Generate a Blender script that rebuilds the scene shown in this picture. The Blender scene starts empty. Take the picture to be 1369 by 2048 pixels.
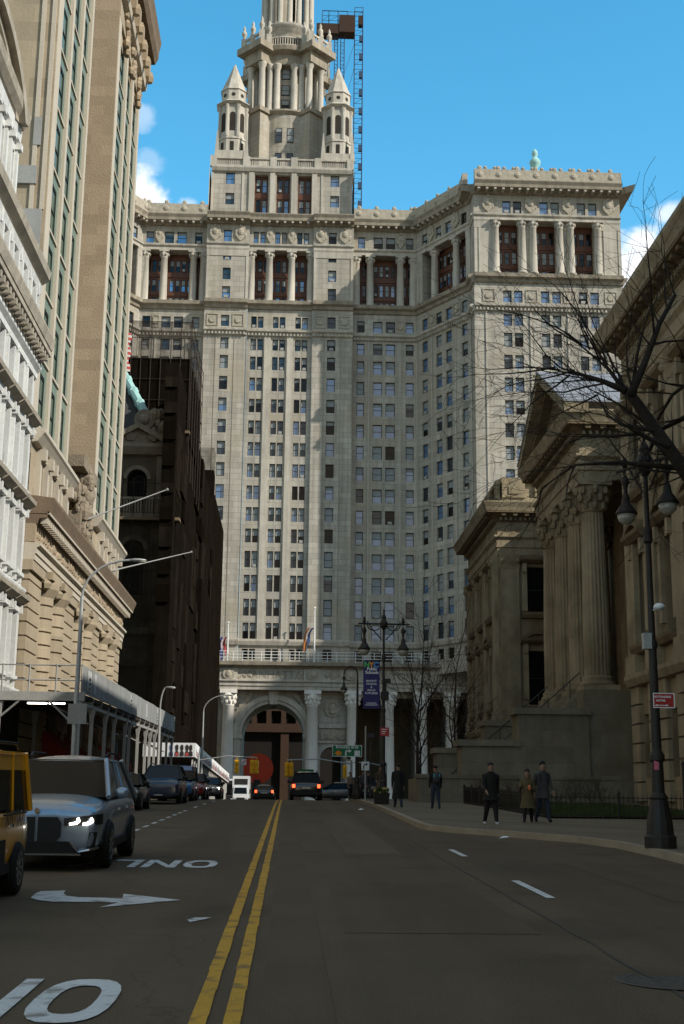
import bpy, bmesh, math, random
from mathutils import Vector, Matrix
random.seed(7)
R = math.radians
SC = bpy.context.scene
COL = SC.collection
# ---------------------------------------------------------------- camera
F = 2560.0
CAM = Vector((0, 0, 1.6))
dY = Vector((574-684.5, -(1594-1024.0), -F)).normalized()
_a = 132.0
dZ = Vector((_a, (F*F-110.5*_a)/570, -F)).normalized()
dX = dY.cross(dZ).normalized()
M3 = Matrix((dX, dY, dZ))
cam = bpy.data.cameras.new('camera'); co = bpy.data.objects.new('camera', cam); COL.objects.link(co)
co.matrix_world = Matrix.Translation(CAM) @ M3.to_4x4()
cam.sensor_fit = 'VERTICAL'; cam.sensor_height = 36; cam.lens = F/2048*36
cam.clip_start = 0.1; cam.clip_end = 6000
SC.camera = co

def P(px, py, Y):
    "a point of the photographed place at distance Y down the street"
    d = M3 @ Vector((px-684.5, -(py-1024), -F))
    return CAM + d*(Y/d.y)

def gz(y):
    "height of the street: it climbs to a crest, then falls towards the big building"
    if y < 55: return 0.0198*y
    if y < 95:
        t = (y-55)/40; return 0.0198*55 + 0.0198*40*(t - t*t/2*1.25)
    z0 = 0.0198*55 + 0.0198*40*(1-.625)
    return z0 - 0.012*(min(y, 200)-95)*min(1, .3+(y-95)/60)
# ---------------------------------------------------------------- materials
MATS = {}
def node(nt, t, **k):
    n = nt.nodes.new(t)
    for a, b in k.items(): setattr(n, a, b)
    return n
def mat(name, col, rough=.8, var=.12, scale=.6, bump=0., bscale=8., brick=None, streak=0., metal=0., spec=.3, fine=.06, coat=0., obj=False, alpha=None, emit=None, warm=None):
    m = bpy.data.materials.new(name); m.use_nodes = True; MATS[name] = m
    nt = m.node_tree; L = nt.links.new
    b = nt.nodes['Principled BSDF']
    b.inputs['Roughness'].default_value = rough; b.inputs['Metallic'].default_value = metal
    b.inputs['Specular IOR Level'].default_value = spec
    if coat: b.inputs['Coat Weight'].default_value = coat; b.inputs['Coat Roughness'].default_value = .05
    if obj: tc = node(nt, 'ShaderNodeTexCoord'); pos = tc.outputs['Object']
    else: tc = node(nt, 'ShaderNodeNewGeometry'); pos = tc.outputs['Position']
    cur = None
    def mul(fac_sock, lo, hi, a=None):
        nonlocal cur
        mr = node(nt, 'ShaderNodeMapRange'); L(fac_sock, mr.inputs[0])
        mr.inputs[1].default_value = .25 if a is None else a[0]; mr.inputs[2].default_value = .75 if a is None else a[1]
        mr.inputs[3].default_value = lo; mr.inputs[4].default_value = hi
        mx = node(nt, 'ShaderNodeVectorMath', operation='SCALE')
        if cur is None: mx.inputs[0].default_value = col[:3]
        else: L(cur, mx.inputs[0])
        L(mr.outputs[0], mx.inputs['Scale']); cur = mx.outputs[0]
    n1 = node(nt, 'ShaderNodeTexNoise'); n1.inputs['Scale'].default_value = scale; n1.inputs['Detail'].default_value = 6; n1.inputs['Roughness'].default_value = .65
    L(pos, n1.inputs['Vector']); mul(n1.outputs['Fac'], 1-var, 1+var)
    n2 = node(nt, 'ShaderNodeTexNoise'); n2.inputs['Scale'].default_value = bscale; n2.inputs['Detail'].default_value = 4
    L(pos, n2.inputs['Vector']); mul(n2.outputs['Fac'], 1-fine, 1+fine)
    if streak:
        mp = node(nt, 'ShaderNodeMapping'); mp.inputs['Scale'].default_value = (1.3, 1.3, .07); L(pos, mp.inputs[0])
        n3 = node(nt, 'ShaderNodeTexNoise'); n3.inputs['Scale'].default_value = 1.; n3.inputs['Detail'].default_value = 5; L(mp.outputs[0], n3.inputs['Vector'])
        mul(n3.outputs['Fac'], 1-streak, 1+streak*.6)
    if brick:
        sp = node(nt, 'ShaderNodeSeparateXYZ'); L(pos, sp.inputs[0])
        ad = node(nt, 'ShaderNodeMath', operation='ADD'); L(sp.outputs[0], ad.inputs[0]); L(sp.outputs[1], ad.inputs[1])
        cb = node(nt, 'ShaderNodeCombineXYZ'); L(ad.outputs[0], cb.inputs[0]); L(sp.outputs[2], cb.inputs[1])
        bt = node(nt, 'ShaderNodeTexBrick'); L(cb.outputs[0], bt.inputs['Vector'])
        bt.inputs['Scale'].default_value = 1; bt.inputs['Brick Width'].default_value = brick[0]; bt.inputs['Row Height'].default_value = brick[1]
        bt.inputs['Mortar Size'].default_value = brick[2]; bt.inputs['Mortar Smooth'].default_value = .3
        bt.inputs['Color1'].default_value = (1, 1, 1, 1); bt.inputs['Color2'].default_value = (.80, .80, .80, 1); d = brick[3]; bt.inputs['Mortar'].default_value = (d, d, d, 1)
        mx = node(nt, 'ShaderNodeVectorMath', operation='MULTIPLY'); L(cur, mx.inputs[0]); L(bt.outputs['Color'], mx.inputs[1]); cur = mx.outputs[0]
    if warm:   # rust / dirt patches of another colour
        n4 = node(nt, 'ShaderNodeTexNoise'); n4.inputs['Scale'].default_value = warm[1]; n4.inputs['Detail'].default_value = 5; L(pos, n4.inputs['Vector'])
        mr = node(nt, 'ShaderNodeMapRange'); L(n4.outputs['Fac'], mr.inputs[0]); mr.inputs[1].default_value = warm[2]; mr.inputs[2].default_value = warm[2]+.15
        mr.inputs[3].default_value = 0; mr.inputs[4].default_value = warm[3]
        mm = node(nt, 'ShaderNodeMix', data_type='RGBA'); L(mr.outputs[0], mm.inputs[0]); L(cur, mm.inputs[6]); mm.inputs[7].default_value = (*warm[0], 1); cur = mm.outputs[2]
    L(cur, b.inputs['Base Color'])
    if bump:
        bp = node(nt, 'ShaderNodeBump'); bp.inputs['Strength'].default_value = bump; bp.inputs['Distance'].default_value = .05
        L(n2.outputs['Fac'], bp.inputs['Height']); L(bp.outputs[0], b.inputs['Normal'])
    if emit: b.inputs['Emission Color'].default_value = (*emit[0], 1); b.inputs['Emission Strength'].default_value = emit[1]
    if alpha is not None:
        n5 = node(nt, 'ShaderNodeTexNoise'); n5.inputs['Scale'].default_value = alpha[1]; L(pos, n5.inputs['Vector'])
        mr = node(nt, 'ShaderNodeMapRange'); L(n5.outputs['Fac'], mr.inputs[0]); mr.inputs[1].default_value = .35; mr.inputs[2].default_value = .65
        mr.inputs[3].default_value = alpha[0]-.15; mr.inputs[4].default_value = alpha[0]+.15; L(mr.outputs[0], b.inputs['Alpha'])
    return m
def glass(name, col, rough=.06, spec=1., metal=0.):
    m = mat(name, col, rough, .25, .35, 0, 3., spec=spec, metal=metal, fine=.1)
    m.node_tree.nodes['Principled BSDF'].inputs['IOR'].default_value = 1.75 if 'blue' in name else 1.4
    return m

LIME = mat('limestone', (.425, .395, .335), .85, .10, .2, .25, 5, (1.9, .95, .03, .5), .3, fine=.07, warm=((.34, .29, .21), .12, .5, .6))
LIME_C = mat('pale_column_stone', (.72, .69, .63), .8, .1, .5, .3, 6, streak=.15)  # cleaned granite; sunlight on the base columns is also put into this paleness
LIME_T = mat('limestone_trim', (.45, .415, .35), .85, .16, .5, .5, 6, streak=.28)
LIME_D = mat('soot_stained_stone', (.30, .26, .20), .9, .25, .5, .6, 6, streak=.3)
LIME_R = mat('carved_stone', (.38, .34, .27), .9, .3, 2.2, 1., 7, streak=.1)
TERRA = mat('brown_metalwork', (.105, .042, .022), .5, .2, 1.5)
GL_B = glass('window_glass_blue', (.10, .19, .34), .1, 1., .25)  # the blue of reflected sky is put into the pane colour
GL_D = glass('window_glass_dark', (.008, .008, .009), .08, .5)
GL_M = glass('window_glass_grey', (.03, .042, .055), .1, 1., .1)
BLIND = mat('window_blind', (.24, .26, .265), .7, .1, 2)
SASH = mat('window_sash', (.018, .014, .011), .6, .1, 2)
ACM = mat('air_conditioner_grille', (.30, .30, .28), .6, .1, 5)
WHITE = mat('white_painted_iron', (.74, .76, .75), .6, .06, .4, .1, 6, streak=.10)
WHITE_T = mat('white_trim', (.56, .565, .545), .7, .12, .8, .2, 6, streak=.26)
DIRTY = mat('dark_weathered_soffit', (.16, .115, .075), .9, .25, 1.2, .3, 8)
BEIGE = mat('beige_limestone', (.36, .295, .205), .85, .07, .3, .2, 7, (2.2, 1.1, .012, .8), .08)
BEIGE_P = mat('pale_beige_pier', (.45, .40, .32), .8, .05, .5, .15, 7, streak=.06)
BEIGE_S = mat('tan_side_stone', (.36, .285, .195), .9, .07, .5, .5, 9, (1.5, .75, .012, .9), .06)
GREEN = mat('green_window_metal', (.15, .195, .15), .4, .2, .9)
NETM = mat('dark_scaffold_netting', (.0105, .0082, .006), 1., .35, .5, .3, 6, streak=.5, spec=0.)
NETT = mat('sheer_scaffold_netting', (.03, .022, .014), .95, .3, .6, alpha=(.55, 1.2))
SURR = mat('grimy_stone', (.15, .12, .085), .9, .25, .7, .5, 6, (1.6, .8, .02, .7), .2)
SURR_T = mat('grimy_trim', (.26, .22, .165), .9, .25, 1., .5, 6, streak=.2)
COPPER = mat('copper_patina', (.30, .52, .50), .7, .15, 1.2)
SLATE = mat('dark_slate', (.05, .05, .05), .8, .2, 2)
TWEED = mat('grey_brown_marble', (.27, .212, .13), .88, .2, .35, .35, 6, (2.0, 1.0, .014, .7), .2, warm=((.12, .085, .045), .4, .5, .6))
TWEED_T = mat('marble_trim', (.29, .235, .15), .85, .22, .8, .4, 6, streak=.3, warm=((.13, .095, .05), .5, .5, .55))
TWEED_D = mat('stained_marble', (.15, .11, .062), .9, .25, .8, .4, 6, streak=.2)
TWEED_G = mat('grey_granite', (.22, .19, .135), .85, .2, .6, .4, 7, (1.8, .9, .014, .65), .2, warm=((.13, .11, .06), .35, .5, .6))
ZINC = mat('pale_roof_metal', (.21, .22, .24), .6, .08, .7, streak=.1)
BROWNB = mat('brown_brick', (.06, .033, .02), .9, .1, .3, .3, 8, (.5, .25, .03, .7))
REDP = mat('red_painted_steel', (.75, .085, .04), .6, .08, .5)
STEEL = mat('grey_painted_steel', (.28, .28, .265), .6, .12, 1., streak=.1)
SHEDP = mat('grey_plywood_panel', (.24, .25, .245), .8, .12, .8, .2, 6, streak=.14)
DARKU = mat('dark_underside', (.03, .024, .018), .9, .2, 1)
BLUEST = mat('dark_blue_scaffold_steel', (.03, .06, .12), .6, .1, 1)
# ---------------------------------------------------------------- mesh building
WLOC = {}
class Fr:
    "a facade frame: u to the viewer's right, n out of the wall, z up"
    def __init__(s, O, U):
        s.O = Vector(O); s.U = Vector((U[0], U[1], 0)).normalized(); s.N = s.U.cross(Vector((0, 0, 1)))
    def __call__(s, u, n, z): return s.O + s.U*u + s.N*n + Vector((0, 0, z))
WORLD = None
class MB:
    def __init__(s, fr=None): s.v = []; s.f = []; s.mi = []; s.fr = fr; s.m = 0; s.sm = []; s.smooth = False
    def pt(s, p):
        p = s.fr(*p) if s.fr else Vector(p)
        s.v.append(p); return len(s.v)-1
    def face(s, pts):
        idx = [s.pt(p) for p in pts]
        if s.fr: idx.reverse()
        s.f.append(idx); s.mi.append(s.m); s.sm.append(s.smooth)
    def faces_idx(s, vs, fs):
        b = len(s.v)
        for p in vs: s.pt(p)
        for f in fs:
            f = [b+i for i in f]
            if s.fr: f.reverse()
            s.f.append(f); s.mi.append(s.m); s.sm.append(s.smooth)
    def hexa(s, c):
        s.faces_idx(c, [(0, 3, 2, 1), (4, 5, 6, 7), (0, 1, 5, 4), (1, 2, 6, 5), (2, 3, 7, 6), (3, 0, 4, 7)])
    def box(s, a0, a1, b0, b1, c0, c1):
        s.hexa([(a0, b0, c0), (a1, b0, c0), (a1, b1, c0), (a0, b1, c0), (a0, b0, c1), (a1, b0, c1), (a1, b1, c1), (a0, b1, c1)])
    def prof(s, u0, u1, poly, m0=0, m1=0):
        "profile polygon (n,z) run along u; m0/m1: mitre slopes (du per n) at the ends"
        k = len(poly)
        vs = [(u0-m0*n, n, z) for n, z in poly]+[(u1+m1*n, n, z) for n, z in poly]
        fs = [(i, (i+1) % k, k+(i+1) % k, k+i) for i in range(k)]
        fs += [tuple(reversed(range(k))), tuple(range(k, 2*k))]
        s.faces_idx(vs, fs)
    def prism(s, poly, z0, z1, z1poly=None):
        k = len(poly); t = z1poly or poly
        vs = [(x, y, z0) for x, y in poly]+[(x, y, z1) for x, y in t]
        fs = [(i, (i+1) % k, k+(i+1) % k, k+i) for i in range(k)]+[tuple(reversed(range(k))), tuple(range(k, 2*k))]
        s.faces_idx(vs, fs)
    def ext(s, poly, n0, n1):
        "polygon in (u,z) extruded along n"
        k = len(poly)
        vs = [(u, n0, z) for u, z in poly]+[(u, n1, z) for u, z in poly]
        fs = [(i, (i+1) % k, k+(i+1) % k, k+i) for i in range(k)]+[tuple(reversed(range(k))), tuple(range(k, 2*k))]
        s.faces_idx(vs, fs)
    def lathe(s, c, prof, n=12, a0=0., a1=2*math.pi, rot=0.):
        full = abs(a1-a0-2*math.pi) < 1e-6; k = n if full else n+1
        vs = []; fs = []
        for r, z in prof:
            for i in range(k):
                a = rot+a0+(a1-a0)*i/n
                vs.append((c[0]+r*math.cos(a), c[1]+r*math.sin(a), c[2]+z))
        for j in range(len(prof)-1):
            for i in range(n):
                i2 = (i+1) % k
                fs.append((j*k+i, j*k+i2, (j+1)*k+i2, (j+1)*k+i))
        if prof[0][0] > 1e-4: fs.append(tuple(reversed(range(k))))
        if prof[-1][0] > 1e-4: fs.append(tuple(range((len(prof)-1)*k, len(prof)*k)))
        s.faces_idx(vs, fs)
    def tube(s, pts, rad, n=6, cap=True):
        pts = [Vector(p) for p in pts]
        if not hasattr(rad, '__len__'): rad = [rad]*len(pts)
        vs = []; fs = []; up = None
        for i, p in enumerate(pts):
            t = (pts[min(i+1, len(pts)-1)]-pts[max(i-1, 0)]).normalized()
            if up is None: up = Vector((0, 0, 1)) if abs(t.z) < .9 else Vector((1, 0, 0))
            x = t.cross(up).normalized(); y = x.cross(t); up = y
            for k in range(n):
                a = 2*math.pi*k/n; vs.append(p+(x*math.cos(a)+y*math.sin(a))*rad[i])
        for i in range(len(pts)-1):
            for k in range(n):
                fs.append((i*n+k, i*n+(k+1) % n, (i+1)*n+(k+1) % n, (i+1)*n+k))
        if cap: fs += [tuple(reversed(range(n))), tuple(range((len(pts)-1)*n, len(pts)*n))]
        s.faces_idx(vs, fs)
    def bar(s, p, q, w):
        s.tube([p, q], w*.7, 4)
    def ball(s, c, r, n=8, sq=(1, 1, 1)):
        m = max(4, n//2+1); vs = []; fs = []
        for j in range(m+1):
            t = math.pi*j/m
            for i in range(n):
                a = 2*math.pi*i/n
                vs.append((c[0]+r*sq[0]*math.sin(t)*math.cos(a), c[1]+r*sq[1]*math.sin(t)*math.sin(a), c[2]-r*sq[2]*math.cos(t)))
        for j in range(m):
            for i in range(n): fs.append((j*n+i, j*n+(i+1) % n, (j+1)*n+(i+1) % n, (j+1)*n+i))
        s.faces_idx(vs, fs)
    def wall(s, u0, u1, z0, z1, holes=(), depth=.3, n=0.):
        "wall face with rectangular holes and their reveals"
        e = 1e-5
        us = sorted(set([u0, u1]+[min(max(h[i], u0), u1) for h in holes for i in (0, 1)]))
        zs = sorted(set([z0, z1]+[min(max(h[i], z0), z1) for h in holes for i in (2, 3)]))
        for a, b in zip(us, us[1:]):
            if b-a < e: continue
            run = None
            for c, d in zip(zs, zs[1:]):
                if d-c < e: continue
                um, zm = (a+b)/2, (c+d)/2
                inh = any(h[0] < um < h[1] and h[2] < zm < h[3] for h in holes)
                if not inh:
                    run = (run[0], d) if run else (c, d)
                if inh and run: s.face([(a, n, run[0]), (b, n, run[0]), (b, n, run[1]), (a, n, run[1])]); run = None
            if run: s.face([(a, n, run[0]), (b, n, run[0]), (b, n, run[1]), (a, n, run[1])])
        for h in holes:
            a, b, c, d = h[:4]; k = n-(h[4] if len(h) > 4 else depth)
            s.face([(a, n, c), (a, n, d), (a, k, d), (a, k, c)]); s.face([(b, n, c), (b, k, c), (b, k, d), (b, n, d)])
            s.face([(a, n, d), (b, n, d), (b, k, d), (a, k, d)]); s.face([(a, n, c), (a, k, c), (b, k, c), (b, n, c)])
    def archwall(s, u0, u1, z0, z1, uc, hw, zs, depth, n=0., seg=16, zb=None):
        "wall with one round-headed opening"
        zb = z0 if zb is None else zb
        s.face([(u0, n, z0), (uc-hw, n, z0), (uc-hw, n, z1), (u0, n, z1)]); s.face([(uc+hw, n, z0), (u1, n, z0), (u1, n, z1), (uc+hw, n, z1)])
        if zb > z0: s.face([(uc-hw, n, z0), (uc+hw, n, z0), (uc+hw, n, zb), (uc-hw, n, zb)])
        pts = [(uc-hw*math.cos(math.pi*i/seg), zs+hw*math.sin(math.pi*i/seg)) for i in range(seg+1)]
        for (a, c), (b, d) in zip(pts, pts[1:]):
            s.face([(a, n, c), (b, n, d), (b, n, z1), (a, n, z1)])
            s.face([(a, n, c), (a, n-depth, c), (b, n-depth, d), (b, n, d)])
        for q in (uc-hw, uc+hw): s.face([(q, n, zb), (q, n, zs), (q, n-depth, zs), (q, n-depth, zb)])
    def archring(s, uc, zs, r0, r1, n0, n1, seg=18):
        for i in range(seg):
            a, b = math.pi*i/seg, math.pi*(i+1)/seg
            q = lambda r, t: (uc-r*math.cos(t), zs+r*math.sin(t))
            s.ext([q(r0, a), q(r1, a), q(r1, b), q(r0, b)], n0, n1)
    def build(s, name, mats, parent=None, loc=None, kind=None, label=None, cat=None, group=None):
        me = bpy.data.meshes.new(name)
        o = bpy.data.objects.new(name, me); COL.objects.link(o)
        if parent is not None: o.parent = parent; L = WLOC[parent.name]; WLOC[o.name] = L
        else:
            L = Vector(loc) if loc is not None else Vector((0, 0, 0)); o.location = L; WLOC[o.name] = L
        me.from_pydata([tuple(p-L) for p in s.v] if True else [], [], s.f)
        if not isinstance(mats, (list, tuple)): mats = [mats]
        for m in mats: me.materials.append(m)
        me.polygons.foreach_set('material_index', s.mi); me.polygons.foreach_set('use_smooth', s.sm)
        me.update()
        if kind: o['kind'] = kind
        if label: o['label'] = label
        if cat: o['category'] = cat
        if group: o['group'] = group
        return o
def thing(name, label, cat, loc, group=None, rz=0.):
    o = bpy.data.objects.new(name, None); COL.objects.link(o); o.empty_display_size = .3
    o.location = loc; o.rotation_euler = (0, 0, rz); o['label'] = label; o['category'] = cat
    if group: o['group'] = group
    WLOC[o.name] = Vector(loc) if rz == 0 else Vector((0, 0, 0))
    return o
def dup(root, loc, rz, label, group=None):
    r = root.copy(); COL.objects.link(r); r.location = loc; r.rotation_euler = (0, 0, rz); r['label'] = label
    if group: r['group'] = group
    def rec(a, b):
        for ch in list(a.children):
            c = ch.copy(); COL.objects.link(c); c.parent = b; rec(ch, c)
    rec(root, r)
    return r
WM = [SASH, BLIND, ACM]
def window_geo(mf, mg, fr, uc, z0, w, h, n, st, rnd, fw=.09):
    mf.fr = mg.fr = fr
    a, b, c, d = uc-w/2, uc+w/2, z0, z0+h
    mf.m = 0
    for q in ((a, a+fw, c, d), (b-fw, b, c, d), (a+fw, b-fw, c, c+fw), (a+fw, b-fw, d-fw, d), (a+fw, b-fw, (c+d)/2-fw*.4, (c+d)/2+fw*.4)):
        mf.box(q[0], q[1], n, n+.07, q[2], q[3])
    r = rnd.random()
    if st != 'plain':
        bl = 0 if r < .3 else (.25 if r < .5 else (.5 if r < .85 else .95))
        if bl:
            mf.m = 1; mf.face([(a+fw, n+.035, d-fw-(h-2*fw)*bl), (b-fw, n+.035, d-fw-(h-2*fw)*bl), (b-fw, n+.035, d-fw), (a+fw, n+.035, d-fw)])
        if rnd.random() < .12:
            mf.m = 2; mf.box(uc-min(.35, w*.3), uc+min(.35, w*.3), n+.04, n+.4, c+fw, c+fw+.45)
    mg.face([(a, n+.02, c), (b, n+.02, c), (b, n+.02, d), (a, n+.02, d)])
def windows(root, specs, keep=96, name='window'):
    "specs: (fr, uc, z0, w, h, n, glass, style); the first keep are parts of their own, the rest one part"
    rnd = random.Random(3)
    rest = []
    for i, sp in enumerate(specs):
        fr, uc, z0, w, h, n, gl, st = sp
        if i < keep:
            mf = MB(); mg = MB(); window_geo(mf, mg, fr, uc, z0, w, h, n, st, rnd)
            o = mf.build(name, WM, root); mg.build('pane', gl, o)
        else: rest.append(sp)
    if rest:
        mf = MB(); gls = []
        for fr, uc, z0, w, h, n, gl, st in rest:
            mg = MB(); window_geo(mf, mg, fr, uc, z0, w, h, n, st, rnd)
            if gl not in gls: gls.append(gl)
            mf.m = 3+gls.index(gl); mf.fr = None
            mf.faces_idx(mg.v, [tuple(f) for f in mg.f])
        mf.build(name, WM+gls, root, kind='stuff')
def text(name, s, size, parent, m, fr=None, uc=0, n=0, z=0, sx=1., bold=0., align='CENTER', ext=0.):
    cu = bpy.data.curves.new(name, 'FONT'); cu.body = s; cu.size = size; cu.align_x = align; cu.offset = bold; cu.extrude = ext
    t = bpy.data.objects.new('tmp', cu); COL.objects.link(t)
    dg = bpy.context.evaluated_depsgraph_get()
    me = bpy.data.meshes.new_from_object(t.evaluated_get(dg)); me.name = name
    bpy.data.objects.remove(t); bpy.data.curves.remove(cu)
    L = WLOC[parent.name] if parent else Vector((0, 0, 0))
    if fr:
        for v in me.vertices:
            v.co = fr(uc+v.co.x*sx, n+v.co.z, z+v.co.y)-L
    me.materials.clear(); me.materials.append(m)
    o = bpy.data.objects.new(name, me); COL.objects.link(o)
    if parent: o.parent = parent; WLOC[o.name] = L
    return o
# ================================================================ ground, road, pavements
def worn(m, cracks):
    nt = m.node_tree; L = nt.links.new; b = nt.nodes['Principled BSDF']; cur = b.inputs['Base Color'].links[0].from_socket
    pos = nt.nodes.new('ShaderNodeNewGeometry').outputs['Position']
    def darken(sock, a, b_, lo):
        nonlocal cur
        mr = nt.nodes.new('ShaderNodeMapRange'); L(sock, mr.inputs[0]); mr.inputs[1].default_value = a; mr.inputs[2].default_value = b_; mr.inputs[3].default_value = lo; mr.inputs[4].default_value = 1
        mx = nt.nodes.new('ShaderNodeVectorMath'); mx.operation = 'SCALE'; L(cur, mx.inputs[0]); L(mr.outputs[0], mx.inputs['Scale']); cur = mx.outputs[0]
    mp = nt.nodes.new('ShaderNodeMapping'); mp.inputs['Scale'].default_value = (1.1, .045, 1); L(pos, mp.inputs[0])
    n = nt.nodes.new('ShaderNodeTexNoise'); n.inputs['Scale'].default_value = 1.; n.inputs['Detail'].default_value = 5; L(mp.outputs[0], n.inputs['Vector']); darken(n.outputs['Fac'], .35, .62, .80)
    if cracks:
        nw = nt.nodes.new('ShaderNodeTexNoise'); nw.inputs['Scale'].default_value = .9; nw.inputs['Detail'].default_value = 4; L(pos, nw.inputs['Vector'])
        ad = nt.nodes.new('ShaderNodeVectorMath'); ad.operation = 'MULTIPLY_ADD'; L(nw.outputs['Color'], ad.inputs[0]); ad.inputs[1].default_value = (1.6, 1.6, 0); L(pos, ad.inputs[2])
        v = nt.nodes.new('ShaderNodeTexVoronoi'); v.feature = 'DISTANCE_TO_EDGE'; v.inputs['Scale'].default_value = .22; L(ad.outputs[0], v.inputs['Vector']); darken(v.outputs['Distance'], .001, .005, .80)
        s = nt.nodes.new('ShaderNodeTexNoise'); s.inputs['Scale'].default_value = .55; s.inputs['Detail'].default_value = 3; L(pos, s.inputs['Vector']); darken(s.outputs['Fac'], .30, .42, .78)
        g = nt.nodes.new('ShaderNodeTexNoise'); g.inputs['Scale'].default_value = 220; g.inputs['Detail'].default_value = 2; L(pos, g.inputs['Vector']); darken(g.outputs['Fac'], .3, .6, .72)
    L(cur, b.inputs['Base Color'])
ASPH = mat('asphalt', (.128, .090, .052), .9, .16, .35, .35, 60, fine=.14, warm=((.085, .066, .044), .25, .56, .5))
worn(ASPH, True)
CONC = mat('pavement_concrete', (.17, .137, .093), .9, .16, .6, .25, 20, (1.5, 1.5, .025, .5))
KERB = mat('kerb_stone', (.29, .235, .165), .85, .2, 1.2, .3, 12)
YEL = mat('yellow_road_paint', (.56, .30, .028), .8, .14, 1.5, .2, 30, fine=.14, warm=((.13, .09, .045), 4, .52, .75))
WPNT = mat('white_road_paint', (.62, .62, .60), .8, .12, 1.5, .2, 30, fine=.12, warm=((.15, .125, .09), 4.5, .53, .8))
EARTH = mat('earth', (.09, .075, .05), .95, .2, .3)
def sheet(name, xs, ys, dz, m, parent=None, kind='structure', dzf=None):
    mb = MB(); vs = [(x, y, (dzf(x, y) if dzf else gz(y))+dz) for y in ys for x in xs]; k = len(xs)
    mb.faces_idx(vs, [(j*k+i, j*k+i+1, (j+1)*k+i+1, (j+1)*k+i) for j in range(len(ys)-1) for i in range(k-1)])
    return mb.build(name, m, parent, kind=kind)
YS = [-60+4*i for i in range(66)]+[210, 230, 300, 600, 3000]
sheet('ground', [-2500, -300, -60, -20, 20, 60, 300, 2500], [-2000, -300]+YS, -.03, EARTH)
road = sheet('road', [-12.9, -8.6, -4, 0, 4, 8, 12, 16, 30, 60], YS[:-2], 0, ASPH)
WLOC['road'] = Vector((0, 0, 0))
def polyline_kerb(pts):
    # pavement outline on the right: kerb line from near to far
    pass
RK = [(7.15, -60), (7.15, 20), (7.35, 26), (7.3, 29), (6.9, 31), (5.6, 33.6), (4.4, 35.6), (3.95, 36.8), (3.85, 38.5), (3.9, 45), (3.95, 55), (3.98, 63), (4.0, 71), (4.1, 80), (4.4, 92), (5.2, 97), (7.5, 100), (12, 101.5)]
def kx(y):
    for (a, b), (c, d) in zip(RK, RK[1:]):
        if b <= y <= d: return a+(c-a)*(y-b)/(d-b)
    return RK[-1][0]
def strip(name, line, w0, w1, z, m, hgt=None, kind='structure', parent=None):
    "strip between offsets w0,w1 (in x) from a polyline, with a kerb face"
    mb = MB()
    for (a, b), (c, d) in zip(line, line[1:]):
        n = max(1, int((d-b)/3))
        for i in range(n):
            y0, y1 = b+(d-b)*i/n, b+(d-b)*(i+1)/n; x0, x1 = a+(c-a)*i/n, a+(c-a)*(i+1)/n
            mb.face([(x0+w0, y0, gz(y0)+z), (x0+w1, y0, gz(y0)+z), (x1+w1, y1, gz(y1)+z), (x1+w0, y1, gz(y1)+z)])
            if hgt: mb.face([(x0+w0, y0, gz(y0)+z-hgt), (x0+w0, y0, gz(y0)+z), (x1+w0, y1, gz(y1)+z), (x1+w0, y1, gz(y1)+z-hgt)])
    return mb.build(name, m, parent, kind=kind)
strip('kerb', RK, 0, .2, .15, KERB, .16)
strip('pavement', RK, .2, 34, .146, CONC)
LK = [(-8.3, -60), (-8.3, 100), (-10, 103)]
mb = MB()
for i in range(40):
    y0, y1 = -60+i*4.0, -56+i*4.0
    mb.face([(-8.1, y0, gz(y0)-.02), (-8.3, y0, gz(y0)+.15), (-8.3, y1, gz(y1)+.15), (-8.1, y1, gz(y1)-.02)])
    mb.face([(-8.3, y0, gz(y0)+.15), (-14, y0, gz(y0)+.15), (-14, y1, gz(y1)+.15), (-8.3, y1, gz(y1)+.15)])
mb.build('pavement', CONC, kind='structure')
# mended places in the asphalt
ASPD = mat('dark_mended_asphalt', (.110, .077, .045), .92, .16, .5, .35, 60, fine=.14); worn(ASPD, False)
ASPL = mat('pale_mended_asphalt', (.138, .098, .058), .9, .16, .5, .35, 60, fine=.14); worn(ASPL, False)
for x0, x1, y0, y1, m_ in ((.6, 2.6, 13.5, 19.5, ASPD), (4.2, 6.4, 9.2, 12.6, ASPL), (-2.6, -1.2, 24.5, 31, ASPD), (1.2, 2.3, 26, 47, ASPL), (5.0, 6.9, 17, 24, ASPD), (-.15, .35, 6, 60, ASPD), (-7.4, -5.8, 30, 41, ASPL)):
    mb = MB(); k = max(2, int(y1-y0)); rp = random.Random(int(y0*7))
    for i in range(k):
        a, b = y0+(y1-y0)*i/k, y0+(y1-y0)*(i+1)/k; mb.face([(x0, a, gz(a)+.004), (x1, a, gz(a)+.004), (x1, b, gz(b)+.004), (x0, b, gz(b)+.004)])
    mb.build('asphalt_patch', m_, road)
TAR = mat('tar_seam', (.07, .054, .036), .7, .2, 2)
for x, y0, y1, sd in ((2.95, 4, 62, 3),):
    mb = MB(); rp = random.Random(sd); q = x
    y = y0
    while y < y1:
        q2 = x+rp.uniform(-.03, .03); w0 = .018; mb.face([(q-w0, y, gz(y)+.007), (q+w0, y, gz(y)+.007), (q2+w0, y+.8, gz(y+.8)+.007), (q2-w0, y+.8, gz(y+.8)+.007)]); q = q2; y += .8
    mb.build('tar_seam', TAR, road)
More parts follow.
